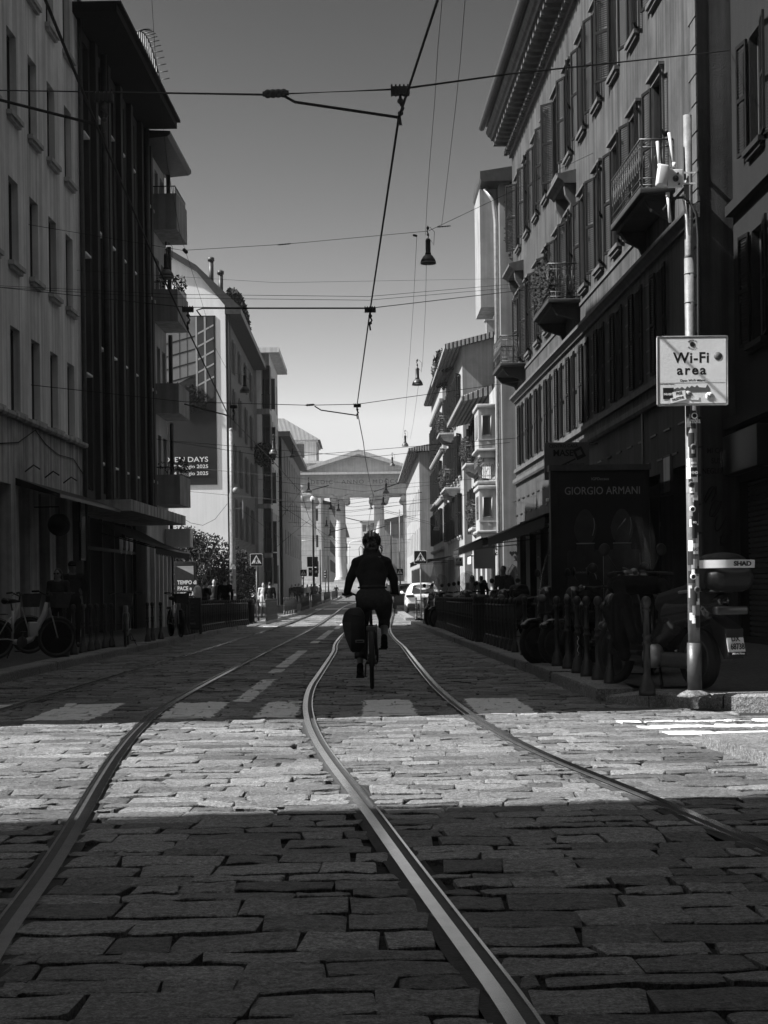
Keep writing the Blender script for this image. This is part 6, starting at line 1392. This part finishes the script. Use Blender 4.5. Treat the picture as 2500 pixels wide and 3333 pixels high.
# closed parasol
x,_=gx_at(1413,1860,92); r=thing('parasol','closed striped cafe parasol standing behind the white car','parasol',(x,92,pv(92)))
b=MB(); n=20; vs=[]; zz=(.45,1.0,1.8,2.3,2.55)
for z,ra in zip(zz,(.36,.34,.2,.1,.05)):
    for k in range(n): a=2*math.pi*k/n; q=ra*(1+(.16 if k%2 else -.12)); vs.append((q*math.cos(a),q*math.sin(a),z))
b.add(vs,[(i*n+k,i*n+(k+1)%n,(i+1)*n+(k+1)%n,(i+1)*n+k) for i in range(4) for k in range(n)],0,True); b.build('folded_canopy',m_sht2,r)
b=MB(); b.tube([(0,0,0),(0,0,2.7)],.03,8); b.ball((0,0,2.72),.05); b.lathe([(.3,0),(.3,.06),(.05,.1)],14); b.build('mast',m_dmetal,r)
# ================= VEHICLES, PEOPLE, WIRES =================
m_hire=mat('white hire bike paint',.5,.4,.1,5,0,spec=.5)
hb=bicycle('hire_bicycle','white step-through hire bicycle with front basket, leftmost by the shopfronts',(-5.9,27.2,pv(27.2)-.012),R(-48),m_hire,'hire bicycles on the left pavement',basket=True,low=True,tw=.05,cat='bicycle'); 
def place(px,y): x,_=gx_at(px,1950,y); return x
# front wheel of the first one at px 168
hb.location=(place(168,27.4)-math.sin(R(52))*1.08, 27.4-math.cos(R(52))*1.08*-0-.55, pv(27)-.012); hb.rotation_euler=(0,R(3),R(-58))
t=dup(hb,(place(-25,28.6)-.5,29.0,pv(29)-.012),R(-62),'second white hire bicycle at the left frame edge, only its front part in view')
t=dup(hb,(place(398,33.4),34.1,pv(34)-.012),R(186),'dark hire bicycle seen head-on between two groups of bollards on the left')
t=dup(hb,(place(545,40.5),41.2,pv(41)-.012),R(200),'hire bicycle with basket just left of the menu board')
mm=[c for c in t.children if c.name.startswith('basket')]
# scooters
big=scooter('large scooter with a black top case and pale band, parked by the sticker-covered pole',(3.3,15.75,KH-.012),R(24),.02,topcase=True,screen=True,apron=True,plate='68738',vox=.011,lean=0)
big.scale=(1.1,1.1,1.1); ch=MB(); ch.tube([(.05+.02*math.cos(k*2.4),-.25+.035*k*.4,.5-.02*k+.03*math.sin(k)) for k in range(14)],.02,6); ch.build('chain_lock',m_iron,big)
s2=scooter('dark scooter left of the poster case, its big front wheel behind the bollards',(3.54,23.4,pv(24)-.012),R(125),.012,topcase=False,screen=True,vox=.016)
s3=scooter('black motorcycle-like scooter with raised seat between the poster case and the nearest bollards',(3.5,19.6,pv(20)-.012),R(150),.015,topcase=False,screen=False,vox=.016)
s4=scooter('dark covered scooter in front of the poster case, next to the wheel of its neighbour',(4.0,22.1,pv(22)-.012),R(100),.014,topcase=False,screen=False,apron=True,vox=.016)
G3='scooters in a row behind the railing on the right'
base=scooter('scooter with clear windscreen farthest left in the row behind the right railing',(2.75,52.5,pv(52)-.012),R(150),.05,topcase=False,vox=.022,group=G3)
for x,y,rz,l in ((3.0,49.5,140,'scooter second in the row behind the right railing, mirrors raised'),(3.3,46.5,155,'scooter third in the row behind the right railing, dark seat towards the street'),(3.5,43.4,135,'scooter fourth in the row behind the right railing, below the parking sign'),(3.7,37.0,150,'scooter nearest in the row behind the right railing, hidden to its seat')):
    dup(base,(x,y,pv(y)-.012),R(rz),l)
sh=scooter('scooter with a tall shiny top case and black hood cover behind the right railing',(3.75,40.2,pv(40)-.012),R(20),.03,topcase=True,screen=False,vox=.022,group=G3,band=False)
blob([((0,.2,.95),(0,.15,1.35),.2,.09),((0,.2,.9),(0,.7,.85),.25,.22)],.025,'hood_cover',cloth(.01),sh)
# white car and dark car
def car(label,loc,rz,v,L=4.4,W_=1.84,H=1.62,group=None,light=True):
    r=thing('parked_car',label,'car',loc,rz,group); mp=mat('car paint %.2f'%v,v,.25,.03,3,0,spec=.5,coat=.6); w=W_/2
    # heading +y, rear at y=0; cross-sections from rear to front: (y, z_low, half width low, z_belt, half width belt, z_top, half width top)
    sec=[(.0,.42,w*.86,.95,w*.86,.97,w*.8),(.1,.3,w*.95,1.02,w*.95,1.06,w*.84),(.35,.25,w,1.06,w*.97,1.42,w*.7),(.6,.24,w,1.05,w*.98,1.56,w*.68),(1.2,.24,w,1.02,w,1.6,w*.7),(2.1,.24,w,1.0,w,1.58,w*.7),(2.7,.24,w,.98,w*.98,1.36,w*.7),(3.15,.25,w,.96,w*.96,1.02,w*.82),(3.9,.26,w*.98,.86,w*.9,.9,w*.75),(4.3,.3,w*.9,.72,w*.82,.74,w*.7),(4.42,.38,w*.8,.6,w*.76,.62,w*.6)]
    vs=[]; 
    for y,zl,wl,zb,wb_,zt,wt in sec:
        half=[(0,zl),(wl*.8,zl),(wl,zl+.15),(wl*1.01,(zl+zb)/2),(wb_,zb),((wb_+wt)/2,(zb+zt)/2+.02),(wt,zt-.03),(wt*.6,zt+.01),(0,zt+.03)]
        vs+=[(x,y,z*H/1.62) for x,z in half]+[(-x,y,z*H/1.62) for x,z in half[-2:0:-1]]
    n=16; b=MB(); fs=[(i*n+k,i*n+(k+1)%n,(i+1)*n+(k+1)%n,(i+1)*n+k) for i in range(len(sec)-1) for k in range(n)]+[tuple(range(n-1,-1,-1)),tuple(range((len(sec)-1)*n,len(sec)*n))]
    b.add(vs,fs,0,True); body=b.build('body',mp,r); m=body.modifiers.new('s','SUBSURF'); m.levels=2; m.render_levels=2
    for x in (-1,1):
        for y in (.75,3.5): wheel(r,(x*(w-.1),y,.34),.34,.2,spokes=6)
    q=H/1.62
    b=MB(); b.add([(-w*.66,.03,1.06*q),(w*.66,.03,1.06*q),(w*.56,.42,1.46*q),(-w*.56,.42,1.46*q)],[(0,1,2,3)]); b.build('rear_window',m_glass,r)
    for s in (-1,1):
        b=MB(); b.add([(s*w*.93,.75,1.08*q),(s*w*.93,2.9,1.05*q),(s*w*.79,2.35,1.42*q),(s*w*.78,.9,1.45*q)],[(0,1,2,3)]); b.build('side_window',m_glass,r)
        b=MB(); b.bbox(s*w*.52,s*w*.97,-.02,.2,.84*q,.98*q,.04); b.build('tail_light',m_mid,r)
        b=MB(); b.tube([(s*w*.97,2.6,1.05*q),(s*w*1.1,2.6,1.08*q)],.02,5); b.ball((s*w*1.15,2.62,1.1*q),(.1,.06,.08)); b.build('door_mirror',mp,r)
        b=MB(); b.tube([(s*w*.62,.6,1.6*q),(s*w*.64,1.2,1.66*q),(s*w*.64,2.2,1.62*q)],.02,5); b.build('roof_rail',m_metal,r)
    b=MB(); b.bbox(-w*.9,w*.9,-.06,.14,.26,.52,.05); b.build('bumper',m_black,r)
    b=MB(); b.box(-.26,.26,-.07,-.05,.6,.71); b.build('licence_plate',m_white,r)
    b=MB(); b.tube([(-.09,-.03,.93),(-.04,-.05,.87),(0,-.05,.92),(.04,-.05,.87),(.09,-.03,.93)],.01,4); b.tube([(.08*math.cos(a),-.03,.91+.055*math.sin(a)) for a in [k*.5236 for k in range(12)]],.008,4,closed=True); b.build('badge',m_metal,r)
    b=MB(); b.box(-.6,.6,.5*q,.53,1.5*q,1.53*q) if False else b.bbox(-w*.6,w*.6,.22,.5,1.52*q,1.58*q,.02); b.build('roof_spoiler',mp,r)
    return r
car('white car parked with its rear towards the camera behind the right crossing sign',(3.1,84,pv(84)-.012),0,.8)
car('dark car parked just beyond the white car, half hidden by it',(2.75,99,pv(99)-.012),0,.03)
# --- people ---
def pp(label,px,d,h,rz,**k): x,_=gx_at(px,1950,d); return person(label,(x,d,pv(d)-.012),R(rz),h,**k)[0]
pp('tall man in black cap standing by the near left shopfront',236,33.4,1.78,200,top=.02,bottom=.015,hair='cap',j=dict(rw=(.1,.2,1.1),re=(.27,.0,1.16)),skin=cloth(.18))
pp('woman with sunglasses and dark top beside the taller man on the left',190,33.2,1.62,170,top=.035,bottom=.015,hair='long',extra='glasses',skin=cloth(.2),j=dict(lw=(-.08,.2,1.1),le=(-.26,.02,1.16)))
phone=dict(rw=(.06,.2,1.42),re=(.24,.14,1.22))
pp('person holding a hand to the face with a pale backpack, behind the menu board railing',667,58.5,1.6,-60,top=.03,bottom=.02,hair='short',j=phone)
x,_=gx_at(655,1950,58.5); bp=blob([((0,0,0),(0,0,.3),.16,.14),((0,-.02,.02),(0,-.02,.2),.17,.15)],.02,'backpack',cloth(.55),None,loc=(x-.12,58.4,pv(58)+1.0),label='pale backpack worn by the person holding a hand to the face',cat='backpack')
pp('dark-dressed person facing the camera behind the long left railing',698,62,1.72,180,top=.03,bottom=.02,hair='short')
pp('person in black seen from behind in front of the tram pole',733,56.5,1.7,10,top=.008,bottom=.008,hair='short')
pp('bald man in a pale double-breasted coat walking towards the camera on the left',790,78,1.72,180,top=.55,bottom=.03,hair=None,coat=True,j=dict(lk=(-.1,.12,.52),la=(-.1,.15,.1)))
pp('woman with dark wavy hair, scarf and pale coat by the left crossing sign',858,75.5,1.66,178,top=.42,bottom=.03,hair='long',coat=True)
pp('person in pale clothes half hidden behind the pole of the left crossing sign',828,79,1.6,185,top=.4,bottom=.05,hair='short')
pp('person in black walking away just right of the woman with the scarf',879,73,1.66,5,top=.01,bottom=.01,hair='short')
crowd=[(938,136,'dark-coated person at the left end of the far crowd',.02),(950,139,'person with pale trousers in the far crowd, second from its left end',.03),(962,143,'short dark figure in the middle of the far left crowd',.015),(973,135,'dark figure just left of the white shirt in the far crowd',.02),(984,148,'figure hidden behind the small far crossing sign',.05),(1001,136,'man in a white shirt at the right end of the far crowd',.75),(1014,152,'dark figure right of the man in the white shirt',.04),(1027,160,'grey figure bent over the far left railing',.2),(1040,168,'small figure farthest right of the left crowd',.1)]
proto=None; protos={}
for i,(px,d,l,v) in enumerate(crowd):
    x,_=gx_at(px,1950,d); key=v
    r,_j=person(l,(x,d,pv(d)-.012),R(170 if i%2 else 10),1.6+.04*(i%4),top=v,bottom=.3 if i==1 else .02,hair='short',vox=.035,group='people in the far crowd on the left')
pp('woman with sunglasses and pale jacket on the right pavement beyond the scooters',1538,57,1.66,178,top=.42,bottom=.03,hair='long',extra='glasses')
pp('dark-clothed person seen from behind, right of the woman in pale jacket',1567,60,1.68,8,top=.02,bottom=.02,hair='short',skin=cloth(.35))
# distant cyclist
x,_=gx_at(1095,1950,190); fb=bicycle('bicycle','small distant bicycle coming up the street left of the cyclist',(x,190,gz(190)),math.pi,m_black,rack=False)
person('distant rider on the small bicycle coming towards the camera',(x,190,gz(190)),math.pi,1.7,top=.02,bottom=.02,hair='short',vox=.035,j=dict(hip=(0,.27,1.0),chest=(0,.35,1.28),neck=(0,.42,1.46),head=(0,.48,1.6),ls=(-.18,.42,1.42),rs=(.18,.42,1.42),le=(-.26,.55,1.25),re=(.26,.55,1.25),lw=(-.28,.75,1.12),rw=(.28,.75,1.12),lh=(-.09,.27,.98),rh=(.09,.27,.98),lk=(-.12,.55,.6),rk=(.12,.6,.85),la=(-.12,.4,.2),ra=(.12,.45,.5)),extra=None)
# --- poles and lights along the street ---
def gpole(label,px,ytop,d,r0,r1,name='tram_pole',m=None,base=None):
    x,zt=gx_at(px,ytop,d); z0=pv(d)-.012; r=thing(name,label,'pole',(x,d,z0)); b=MB(); H=zt-z0
    b.tube([(0,0,0),(0,0,H*.33),(0,0,H*.34),(0,0,H*.66),(0,0,H*.67),(0,0,H)],[r0,r0,r0*.86,r0*.86,r1,r1],14); b.build('shaft',m or m_galv,r); b=MB(); b.ball((0,0,H),r1*1.1); b.lathe([(r0*1.6,0),(r0*1.6,.12),(r0,.18)],14); b.build('cap_and_base',m or m_galv,r); return r,H
tp,H=gpole('thick pale tram pole rising in front of the brick-banded house on the left',752,1400,76,.15,.1)
b=MB(); b.tube([(0,0,5.2),(.55,-.1,5.2)],.025,6); b.bbox(.5,.56,-.14,-.08,4.7,5.7,.01); b.ball((.2,-.1,6.05),(.16,.16,.16)); b.build('bracket_arm',m_galv,tp)
r_=random.Random(31)
for k in range(14): b=MB(); a=r_.uniform(-.7,.7); z=r_.uniform(.9,2.6); b.box(.15*math.sin(a)-.05,.15*math.sin(a)+.05,-.158,-.152,z,z+.1+r_.random()*.1); b.build('sticker',st_m[r_.randrange(8)],tp)
tm_,H=gpole('slim dark mast with black signal boxes in front of the left gate pier',1018,1628,128,.09,.06,'signal_mast',m_iron)
for px,y0,y1,w_ in ((1008,1812,1845,.42),(1026,1812,1845,.42),(1010,1848,1875,.3),(1029,1848,1878,.3)):
    x,z1=gx_at(px,y0,127.7); _,z0=gx_at(px,y1,127.7); b=MB(); b.bbox(x-tm_.location.x-w_/2,x-tm_.location.x+w_/2,-.3,-.1,z0-tm_.location.z,z1-tm_.location.z,.02); bx_=b.build('signal_box',m_black,tm_)
    if y0>1840:
        b=MB(); b.lathe([(0,-.31),(.1,-.31),(.1,-.3)],14,0,(x-tm_.location.x,0,(z0+z1)/2-tm_.location.z+.05),axis='y'); b.build('signal_lens',m_white,bx_)
for px,yt,d,l in ((1068,1560+250,165,'thin pole right of the signal mast on the far left pavement'),(905,1842,118,'short pale pole beside the far left crowd'),(1042,1790,150,'thin pale lamp pole near the left gate pier'),(1300,1660,150,'thin dark pole by the tiled house on the right'),(1272,1700,135,'slim pole behind the cyclist\'s right shoulder')):
    gpole(l,px,yt,d,.07,.05,'street_pole')
# distant gantry poles with curved white lamps
for px,d,l in ((955,175,'white curved lamp post left of the left gate pier'),(1135,205,'white curved lamp post under the gate')):
    x,zt=gx_at(px,1760,d); r=thing('street_lamp',l,'lamp',(x,d,pv(d))); b=MB(); h=zt-pv(d); b.tube([(0,0,0),(0,0,h-.6),(.15,0,h-.2),(.7,0,h),(1.2,0,h)],.05,6); b.build('post',m_white,r); b=MB(); b.bbox(1.0,1.6,-.15,.15,h-.08,h+.04,.02); b.build('lamp_head',m_white,r)
# traffic lights far away
for k,(px,d) in enumerate(((913,150),(935,160),(985,170),(1058,175))):
    x,_=gx_at(px,1800,d); r=thing('traffic_light',['traffic light nearest the slim dark house on the far left','traffic light between the far left crowd and the white lamp post','traffic light behind the far left crossing sign','traffic light on the far pavement right of the signal mast'][k],'traffic light',(x,d,pv(d)),0,'far traffic lights'); b=MB(); b.tube([(0,0,0),(0,0,3.2)],.05,6); b.build('post',m_iron,r); b=MB(); b.bbox(-.14,.14,-.2,.0,2.3,3.2,.03); b.build('housing',m_black,r)
    for j in range(3): b=MB(); b.lathe([(.09,-.23),(.09,-.2)],10,0,(0,0,2.45+.3*j),axis='y'); b.build('lens',m_dimlet,r)
# --- hanging bell lamps ---
lp=thing('hanging_lamp','x','lamp',(0,0,0),0,'bell lamps hanging over the street'); m_lamp=mat('grey lamp enamel',.05,.4,.15,5,0,spec=.5); m_lampw=mat('pale lamp rim',.2,.4,.1,5,0)
b=MB(); b.lathe([(.0,.42),(.05,.42),(.062,.38),(.062,.16),(.075,.15),(.075,.12)],16); b.build('lamp_body',m_black,lp)
b=MB(); b.lathe([(.075,.12),(.12,.09),(.17,.03),(.19,-.02),(.185,-.02),(.16,.03),(.1,.07)],20); b.build('lamp_shade',m_lamp,lp)
b=MB(); b.lathe([(.188,-.05),(.192,-.02),(.175,-.02),(.17,-.05)],20); b.build('shade_rim',m_lampw,lp)
b=MB(); b.tube([(0,0,.42),(.02,0,.5),(-.02,0,.56),(0,0,.66)],.014,6); b.ball((0,0,.5),.03); b.ball((0,0,.62),.035); b.tube([(.06,0,.4),(.14,0,.3),(.16,0,.55),(.05,0,.64)],.006,4); b.build('hanger',m_iron,lp)
LAMPS=[(1394,850,39,'large bell lamp hanging high against the sky right of the centre'),(542,897,40,'bell lamp hanging in front of the balconies on the left'),(797,1272,57,'bell lamp in front of the brick-banded house on the left'),(1359,1248,56,'bell lamp below the large one, second in the right-hand line'),(890,1472,76,'pale bell lamp in front of the balcony block on the left'),(1319,1449,90,'bell lamp above the tiled house on the right, third in the right-hand line'),(953,1486,105,'bell lamp in front of the palazzo roof at left'),(1277,1514,108,'bell lamp in front of the right slope of the pediment'),(1005,1600,96,'dark bell lamp in front of the left end of the inscription'),(1257,1603,96,'dark bell lamp in front of the right end of the inscription'),(1077,1656,130,'bell lamp in front of the left middle column, left one'),(1102,1661,136,'bell lamp in front of the left middle column, right one'),(1207,1655,140,'bell lamp between the two middle columns'),(1248,1641,120,'bell lamp in front of the right middle column'),(1420,1722,104,'pale bell lamp in front of the grey side wall on the right'),(1075,1742,150,'small bell lamp low in front of the left middle column'),(1063,1712,150,'small bell lamp above the far left traffic lights')]
for i,(px,py,d,l) in enumerate(LAMPS):
    x,z=gx_at(px,py,d); s={0:1.0,1:1.0}.get(i,1.0)
    if i==0: lp.location=(x,d,z); lp['label']=l; lp.scale=(1,1,1.3)
    else: dup(lp,(x,d,z),0,l)
# --- wires ---
def onz(px,py,z): a,b_=ray(px,py); d=(z-CAMZ)/b_; return Vector((a*d,d,z))
G9='tram contact wires'
P=[onz(px,py,5.8) for px,py in ((1424,0),(1297,388),(1205,1008),(1161,1328))]
far=[Vector((P[-1].x+.0,d,5.8+.0)) for d in ()]
P+= [at(1183,1440,50),at(1189,1490,58),at(1207,1585,76),at(1216,1612,92),at(1200,1700,130),at(1185,1790,190)]
P=[P[0]+(P[0]-P[1])*1.2]+P
wire('contact_wire','thick tram wire zigzagging down the middle of the sky over the right track',P,.013,cat='tram wire',group=G9)
Q=[onz(px,py,5.8) for px,py in ((148,0),(312,402),(506,850),(743,1351))]+[at(897,1510,62),at(980,1602,80),at(1005,1683,104),at(1060,1760,150)]
Q=[Q[0]+(Q[0]-Q[1])*1.2]+Q
wire('contact_wire','thick tram wire running down across the left facades over the left track',Q,.014,cat='tram wire',group=G9)
def span(label,pts,r=.01): return wire('span_wire',label,pts,r,cat='span wire',group='span wires across the street')
def insul(par_label,p,q,r=.03):
    p=Vector(p);q=Vector(q); b=MB(); d=(q-p); b.tube([(0,0,0),tuple(d)],r*.6,8)
    for k in range(4): c=d*(.2+.2*k); b.ball(tuple(c),r,0,8)
    b.build('insulator',m_iron,None,loc=tuple(p),label=par_label,cat='insulator',group='insulators on the overhead wires')
def hanger(label,p):       # ribbed clamp that carries the contact wire below the span
    r=thing('wire_hanger',label,'wire hanger',tuple(p),0,'hangers of the tram wires'); r.scale=(1.35,1.35,1.2); b=MB(); b.bbox(-.07,.07,-.03,.03,-.05,.02,.01)
    for k in range(5): b.box(-.07+.03*k,-.058+.03*k,-.034,.034,-.05,.03)
    b.build('clamp',m_iron,r); b=MB(); b.tube([(0,0,-.05),(0,0,-.12),(.02,0,-.16),(-.01,0,-.22),(0,0,-.3)],.012,6); b.ball((0,0,-.1),.025); b.ball((0,0,-.2),.022); b.build('drop_link',m_iron,r)
# first span
a=L1w(-60,293); c=Vector((7.3,31.1,0)); c.z=gx_at(2371,165,31.1)[1]; x,_=gx_at(2371,165,31.1); c.x=x
h1=at(1303,290,16); h0=at(862,308,16)
span('nearest span wire crossing the top of the picture from edge to edge',[a,h0,h1,at(1657,241,19.5),c],.011)
insul('insulator left of centre on the nearest span wire',at(855,306,16),at(940,302,16),.045); hanger('hanger where the nearest span meets the right tram wire',h1)
wire('pull_off_arm','thin steel arm from the nearest span insulator to the right tram wire',[at(925,312,16),at(960,332,15.9),at(1296,382,15.8)],.015,cat='pull-off arm',group='pull-off arms'); 
wire('pull_off_arm','dark steel arm across the top left facade reaching the left tram wire',[at(-30,318,15.8),at(312,405,15.8)],.016,cat='pull-off arm',group='pull-off arms'); hanger('hanger on the left tram wire in front of the nearest left building',at(338,312,16))
# second span with the big lamp
span('thin span wire carrying the large bell lamp',[L1w(93,731),at(595,815,39),at(925,795,39),at(1394,752,39),R1w(1931,498)],.006)
for px,py,l in ((925,795,'bead insulators on the lamp span wire left of the tram wire'),(1445,737,'bead insulators on the lamp span wire right of the big lamp')): insul(l,at(px-22,py+2,39),at(px+22,py-2,39),.02)
# third
span('heavy span wire in front of the white gable with a long straight tube',[L1w(-20,933),at(603,1000,27),at(1205,1003,26.8),R1w(1893,922)],.007)
wire('span_tube','straight dark tube along the heavy span wire, between its two hangers',[at(655,1030,27),at(640,1010,27),at(660,1003,27),at(1203,1003,26.8)],.014,cat='tube',group=None); hanger('hanger on the heavy span in front of the white gable',at(612,1004,27)); hanger('hanger on the heavy span above the right tram wire',at(1205,1005,26.8))
for dy,l in ((0,'upper of two thin parallel wires above the heavy span'),(12,'lower of two thin parallel wires above the heavy span')): span(l,[L1w(0,930+dy*.4),at(560,958+dy,33),at(1200,965+dy,33),R1w(1900,905+dy)],.005)
span('thin wire between the facades above the white gable roof',[L1w(250,880),at(900,920,44),R1w(1760,905)],.004)
# fourth
span('span wire crossing below the white gable banner top, pulled to both tram wires',[L1w(101,1253),at(603,1308,41),at(1002,1319,41),at(1161,1316,41),R1w(1723,1237)],.009); insul('insulator on the span wire just left of the tram wire at mid height',at(995,1319,41),at(1024,1317,41),.03)
wire('pull_off_arm','short arm sloping to the right tram wire at mid height',[at(1024,1322,41),at(1045,1335,41),at(1161,1352,41)],.016,cat='pull-off arm',group='pull-off arms'); hanger('hanger on the right tram wire at mid height',at(1163,1318,41))
wire('pull_off_arm','arm crossing the white gable banner to the left tram wire',[at(600,1315,41),at(743,1353,41)],.018,cat='pull-off arm',group='pull-off arms'); hanger('hanger on the left tram wire in front of the brick-banded house',at(760,1322,41))
# farther spans
for (pl,m_,pr,d,l) in (((439,1418),(897,1490),(1690,1425),55,'fifth span wire, crossing above the pediment tip'),((560,1435),(1194,1489),(1660,1440),58,'sixth span wire, nearly level above the pediment'),((600,1520),(1212,1581),(1640,1553),75,'seventh span wire, pale, crossing the pediment'),((620,1600),(1150,1650),(1620,1600),86,'eighth span wire just under the architrave'),((840,1560),(1180,1600),(1500,1570),100,'ninth span wire across the inscription')):
    span(l,[at(*pl,d),at(*m_,d),at(*pr,d)],.008 if d<80 else .01)
r_=random.Random(17); names=['tenth','eleventh','twelfth','thirteenth','fourteenth','fifteenth','sixteenth','seventeenth','eighteenth','nineteenth','twentieth','twenty-first']
for k in range(12):
    d=92+9*k; y0=1625+k*17; wl=-6.3; 
    xl=gx_at(905 if d<125 else 925,1700,d)[0]; xr=gx_at(1375-max(0,k-4)*6,1700,d)[0]
    z0=gx_at(1100,y0+r_.uniform(-15,15),d)[1]; z1=gx_at(1100,y0+r_.uniform(-25,10),d)[1]
    span('%s span wire of the far tangle in front of the gate'%names[k],[Vector((xl,d,z0+.5)),Vector((-1,d,(z0+z1)/2)),Vector((xr,d,z1+.4))],.011)
for k,(p,q) in enumerate((((758,1640),(925,1760)),((905,1640),(1100,1765)),((905,1700),(985,1590)),((1250,1665),(1420,1712)),((1215,1650),(1400,1700)),((900,1780),(1010,1690)))):
    wire('feeder_wire',['diagonal feeder wire from the left tram pole down to the far crowd','long diagonal feeder wire in front of the left gate pier','feeder wire rising from the slim dark house to the pier capital','upper diagonal feeder wire towards the grey side wall at right','lower diagonal feeder wire towards the grey side wall at right','lowest crossing feeder wire by the signal mast'][k],[at(*p,95),at(*q,110)],.012,group='feeder wires by the gate')
for k,(p,q,d) in enumerate((((985,1603),(1070,1580),84),((1217,1600),(1300,1572),84),((1125,1685),(1180,1698),120),((1075,1732),(1128,1719),120),((1200,1730),(1255,1712),120),((1055,1782),(1142,1781),150))):
    wire('pull_off_arm',['arm right of the dark lamp at the left end of the inscription','arm right of the tram wire on the inscription','arm just right of the left middle column','arm low beside the left middle column','arm left of the right middle column','level black arm at the foot of the left middle column'][k],[at(*p,d),at(*q,d)],.03,cat='pull-off arm',group='pull-off arms')
# lines along the street that feed the lamps
def lon(label,pts,r=.005): return wire('lamp_feed_wire',label,pts,r,group='feed wires of the hanging lamps')
zA=at(1385,760,39).z
lon('left of two thin wavy lines coming down the sky to the big lamp',[onz(1445,-60,zA),onz(1439,0,zA),onz(1425,160,zA),onz(1415,330,zA),onz(1398,540,zA),onz(1390,660,zA),at(1385,765,39)])
lon('right of two thin wavy lines coming down the sky to the big lamp',[onz(1520,-60,zA),onz(1514,0,zA),onz(1498,200,zA),onz(1485,330,zA),onz(1462,530,zA),onz(1448,650,zA),at(1437,738,39)])
zE=at(1359,1195,56).z
lon('line from the big lamp down to the second lamp, left one',[at(1357,765,39),at(1345,1000,47),at(1332,1192,56)]); lon('line from the big lamp down to the second lamp, right one',[at(1388,860,39),at(1385,1000,46),at(1375,1195,56)])
lon('line from the second lamp down to the third lamp, left one',[at(1331,1195,56),at(1319,1350,72),at(1310,1425,90)]); lon('line from the second lamp down to the third lamp, right one',[at(1362,1255,56),at(1345,1380,75),at(1335,1430,90)])
lon('wavy line above the left eaves coming down to the balconies',[onz(490,-60,9.3+3),onz(494,0,12.3),onz(505,170,12.3),at(515,253,34),at(545,540,37),at(586,760,39),at(603,815,40)])
lon('line from the balconies down in front of the white gable',[at(603,815,40),at(650,960,46),at(700,1130,52),at(740,1205,56),at(797,1225,57)])
lon('slack cable looping over the white gable wall',[at(586,1680,70),at(620,1702,72),at(660,1710,74),at(700,1690,75),at(740,1640,76)],.01)
insul('dark insulator beside the left balconies',at(598,812,40),at(608,822,40),.05); insul('dark bead insulator left of the big lamp',at(1345,765,39),at(1357,768,39),.03)
# cafe barrier, tables and a few more people under the right awnings
G7='cafe tables under the black awning'
t=thing('cafe_table','round cafe table under the near end of the black awning','table',(4.6,36,pv(36)-.012),0,G7); b=MB(); b.lathe([(0,.72),(.33,.72),(.33,.74),(0,.74)],18); b.build('table_top',m_dmetal,t); b=MB(); b.tube([(0,0,0),(0,0,.72)],.025,8); b.lathe([(.22,0),(.2,.02),(.03,.04)],14); b.build('base',m_black,t)
c_=thing('cafe_chair','bistro chair under the near end of the black awning','chair',(5.1,36.2,pv(36)-.012),R(90),'cafe chairs under the black awning'); b=MB(); b.bbox(-.2,.2,-.2,.2,.44,.47,.01); b.build('seat',m_framed,c_)
b=MB(); b.tube([(-.19,-.2,.45),(-.2,-.26,.9),(.2,-.26,.9),(.19,-.2,.45)],.012,6); b.tube([(-.2,-.25,.75),(.2,-.25,.75)],.02,6); b.build('backrest',m_framed,c_)
for sx_ in (-.18,.18):
    for sy_ in (-.18,.18): b=MB(); b.tube([(sx_,sy_,.45),(sx_*1.1,sy_*1.1,0)],.011,5); b.build('leg',m_framed,c_)
for k in range(5):
    dup(t,(4.6+.2*(k%2),39+2.7*k,pv(40)-.012),0,['round cafe table second from the near end under the black awning','round cafe table third from the near end under the black awning','round cafe table fourth from the near end under the black awning','round cafe table fifth from the near end, under the second awning','round cafe table farthest under the second awning'][k])
    dup(c_,(4.1,39.1+2.7*k,pv(40)-.012),R(-80),['bistro chair at the second cafe table from the near end','bistro chair at the third cafe table from the near end','bistro chair at the fourth cafe table from the near end','bistro chair at the fifth cafe table from the near end','bistro chair at the farthest cafe table'][k])
pp('waiter-like dark figure standing between the cafe tables under the black awning',1640,44,1.75,150,top=.02,bottom=.012,hair='short',vox=.03)
pp('woman in a light top walking on the far right pavement beyond the parasol',1260,150,1.66,180,top=.45,bottom=.03,hair='long',vox=.035)
pp('man in dark clothes on the far right pavement beside the cyclist\'s hand',1270,160,1.74,180,top=.03,bottom=.03,hair='short',vox=.035)
# ================= AIR =================
hz=MB(); hz.box(-75,75,-62,520,-3,42); hm=bpy.data.materials.new('haze'); hm.use_nodes=True; n_=hm.node_tree.nodes; n_.clear()
vo=n_.new('ShaderNodeVolumePrincipled'); vo.inputs['Color'].default_value=(.9,.9,.9,1); vo.inputs['Density'].default_value=.0003; vo.inputs['Anisotropy'].default_value=.2
mo=n_.new('ShaderNodeOutputMaterial'); hm.node_tree.links.new(vo.outputs[0],mo.inputs['Volume']); hz.build('haze',hm,kind='stuff')
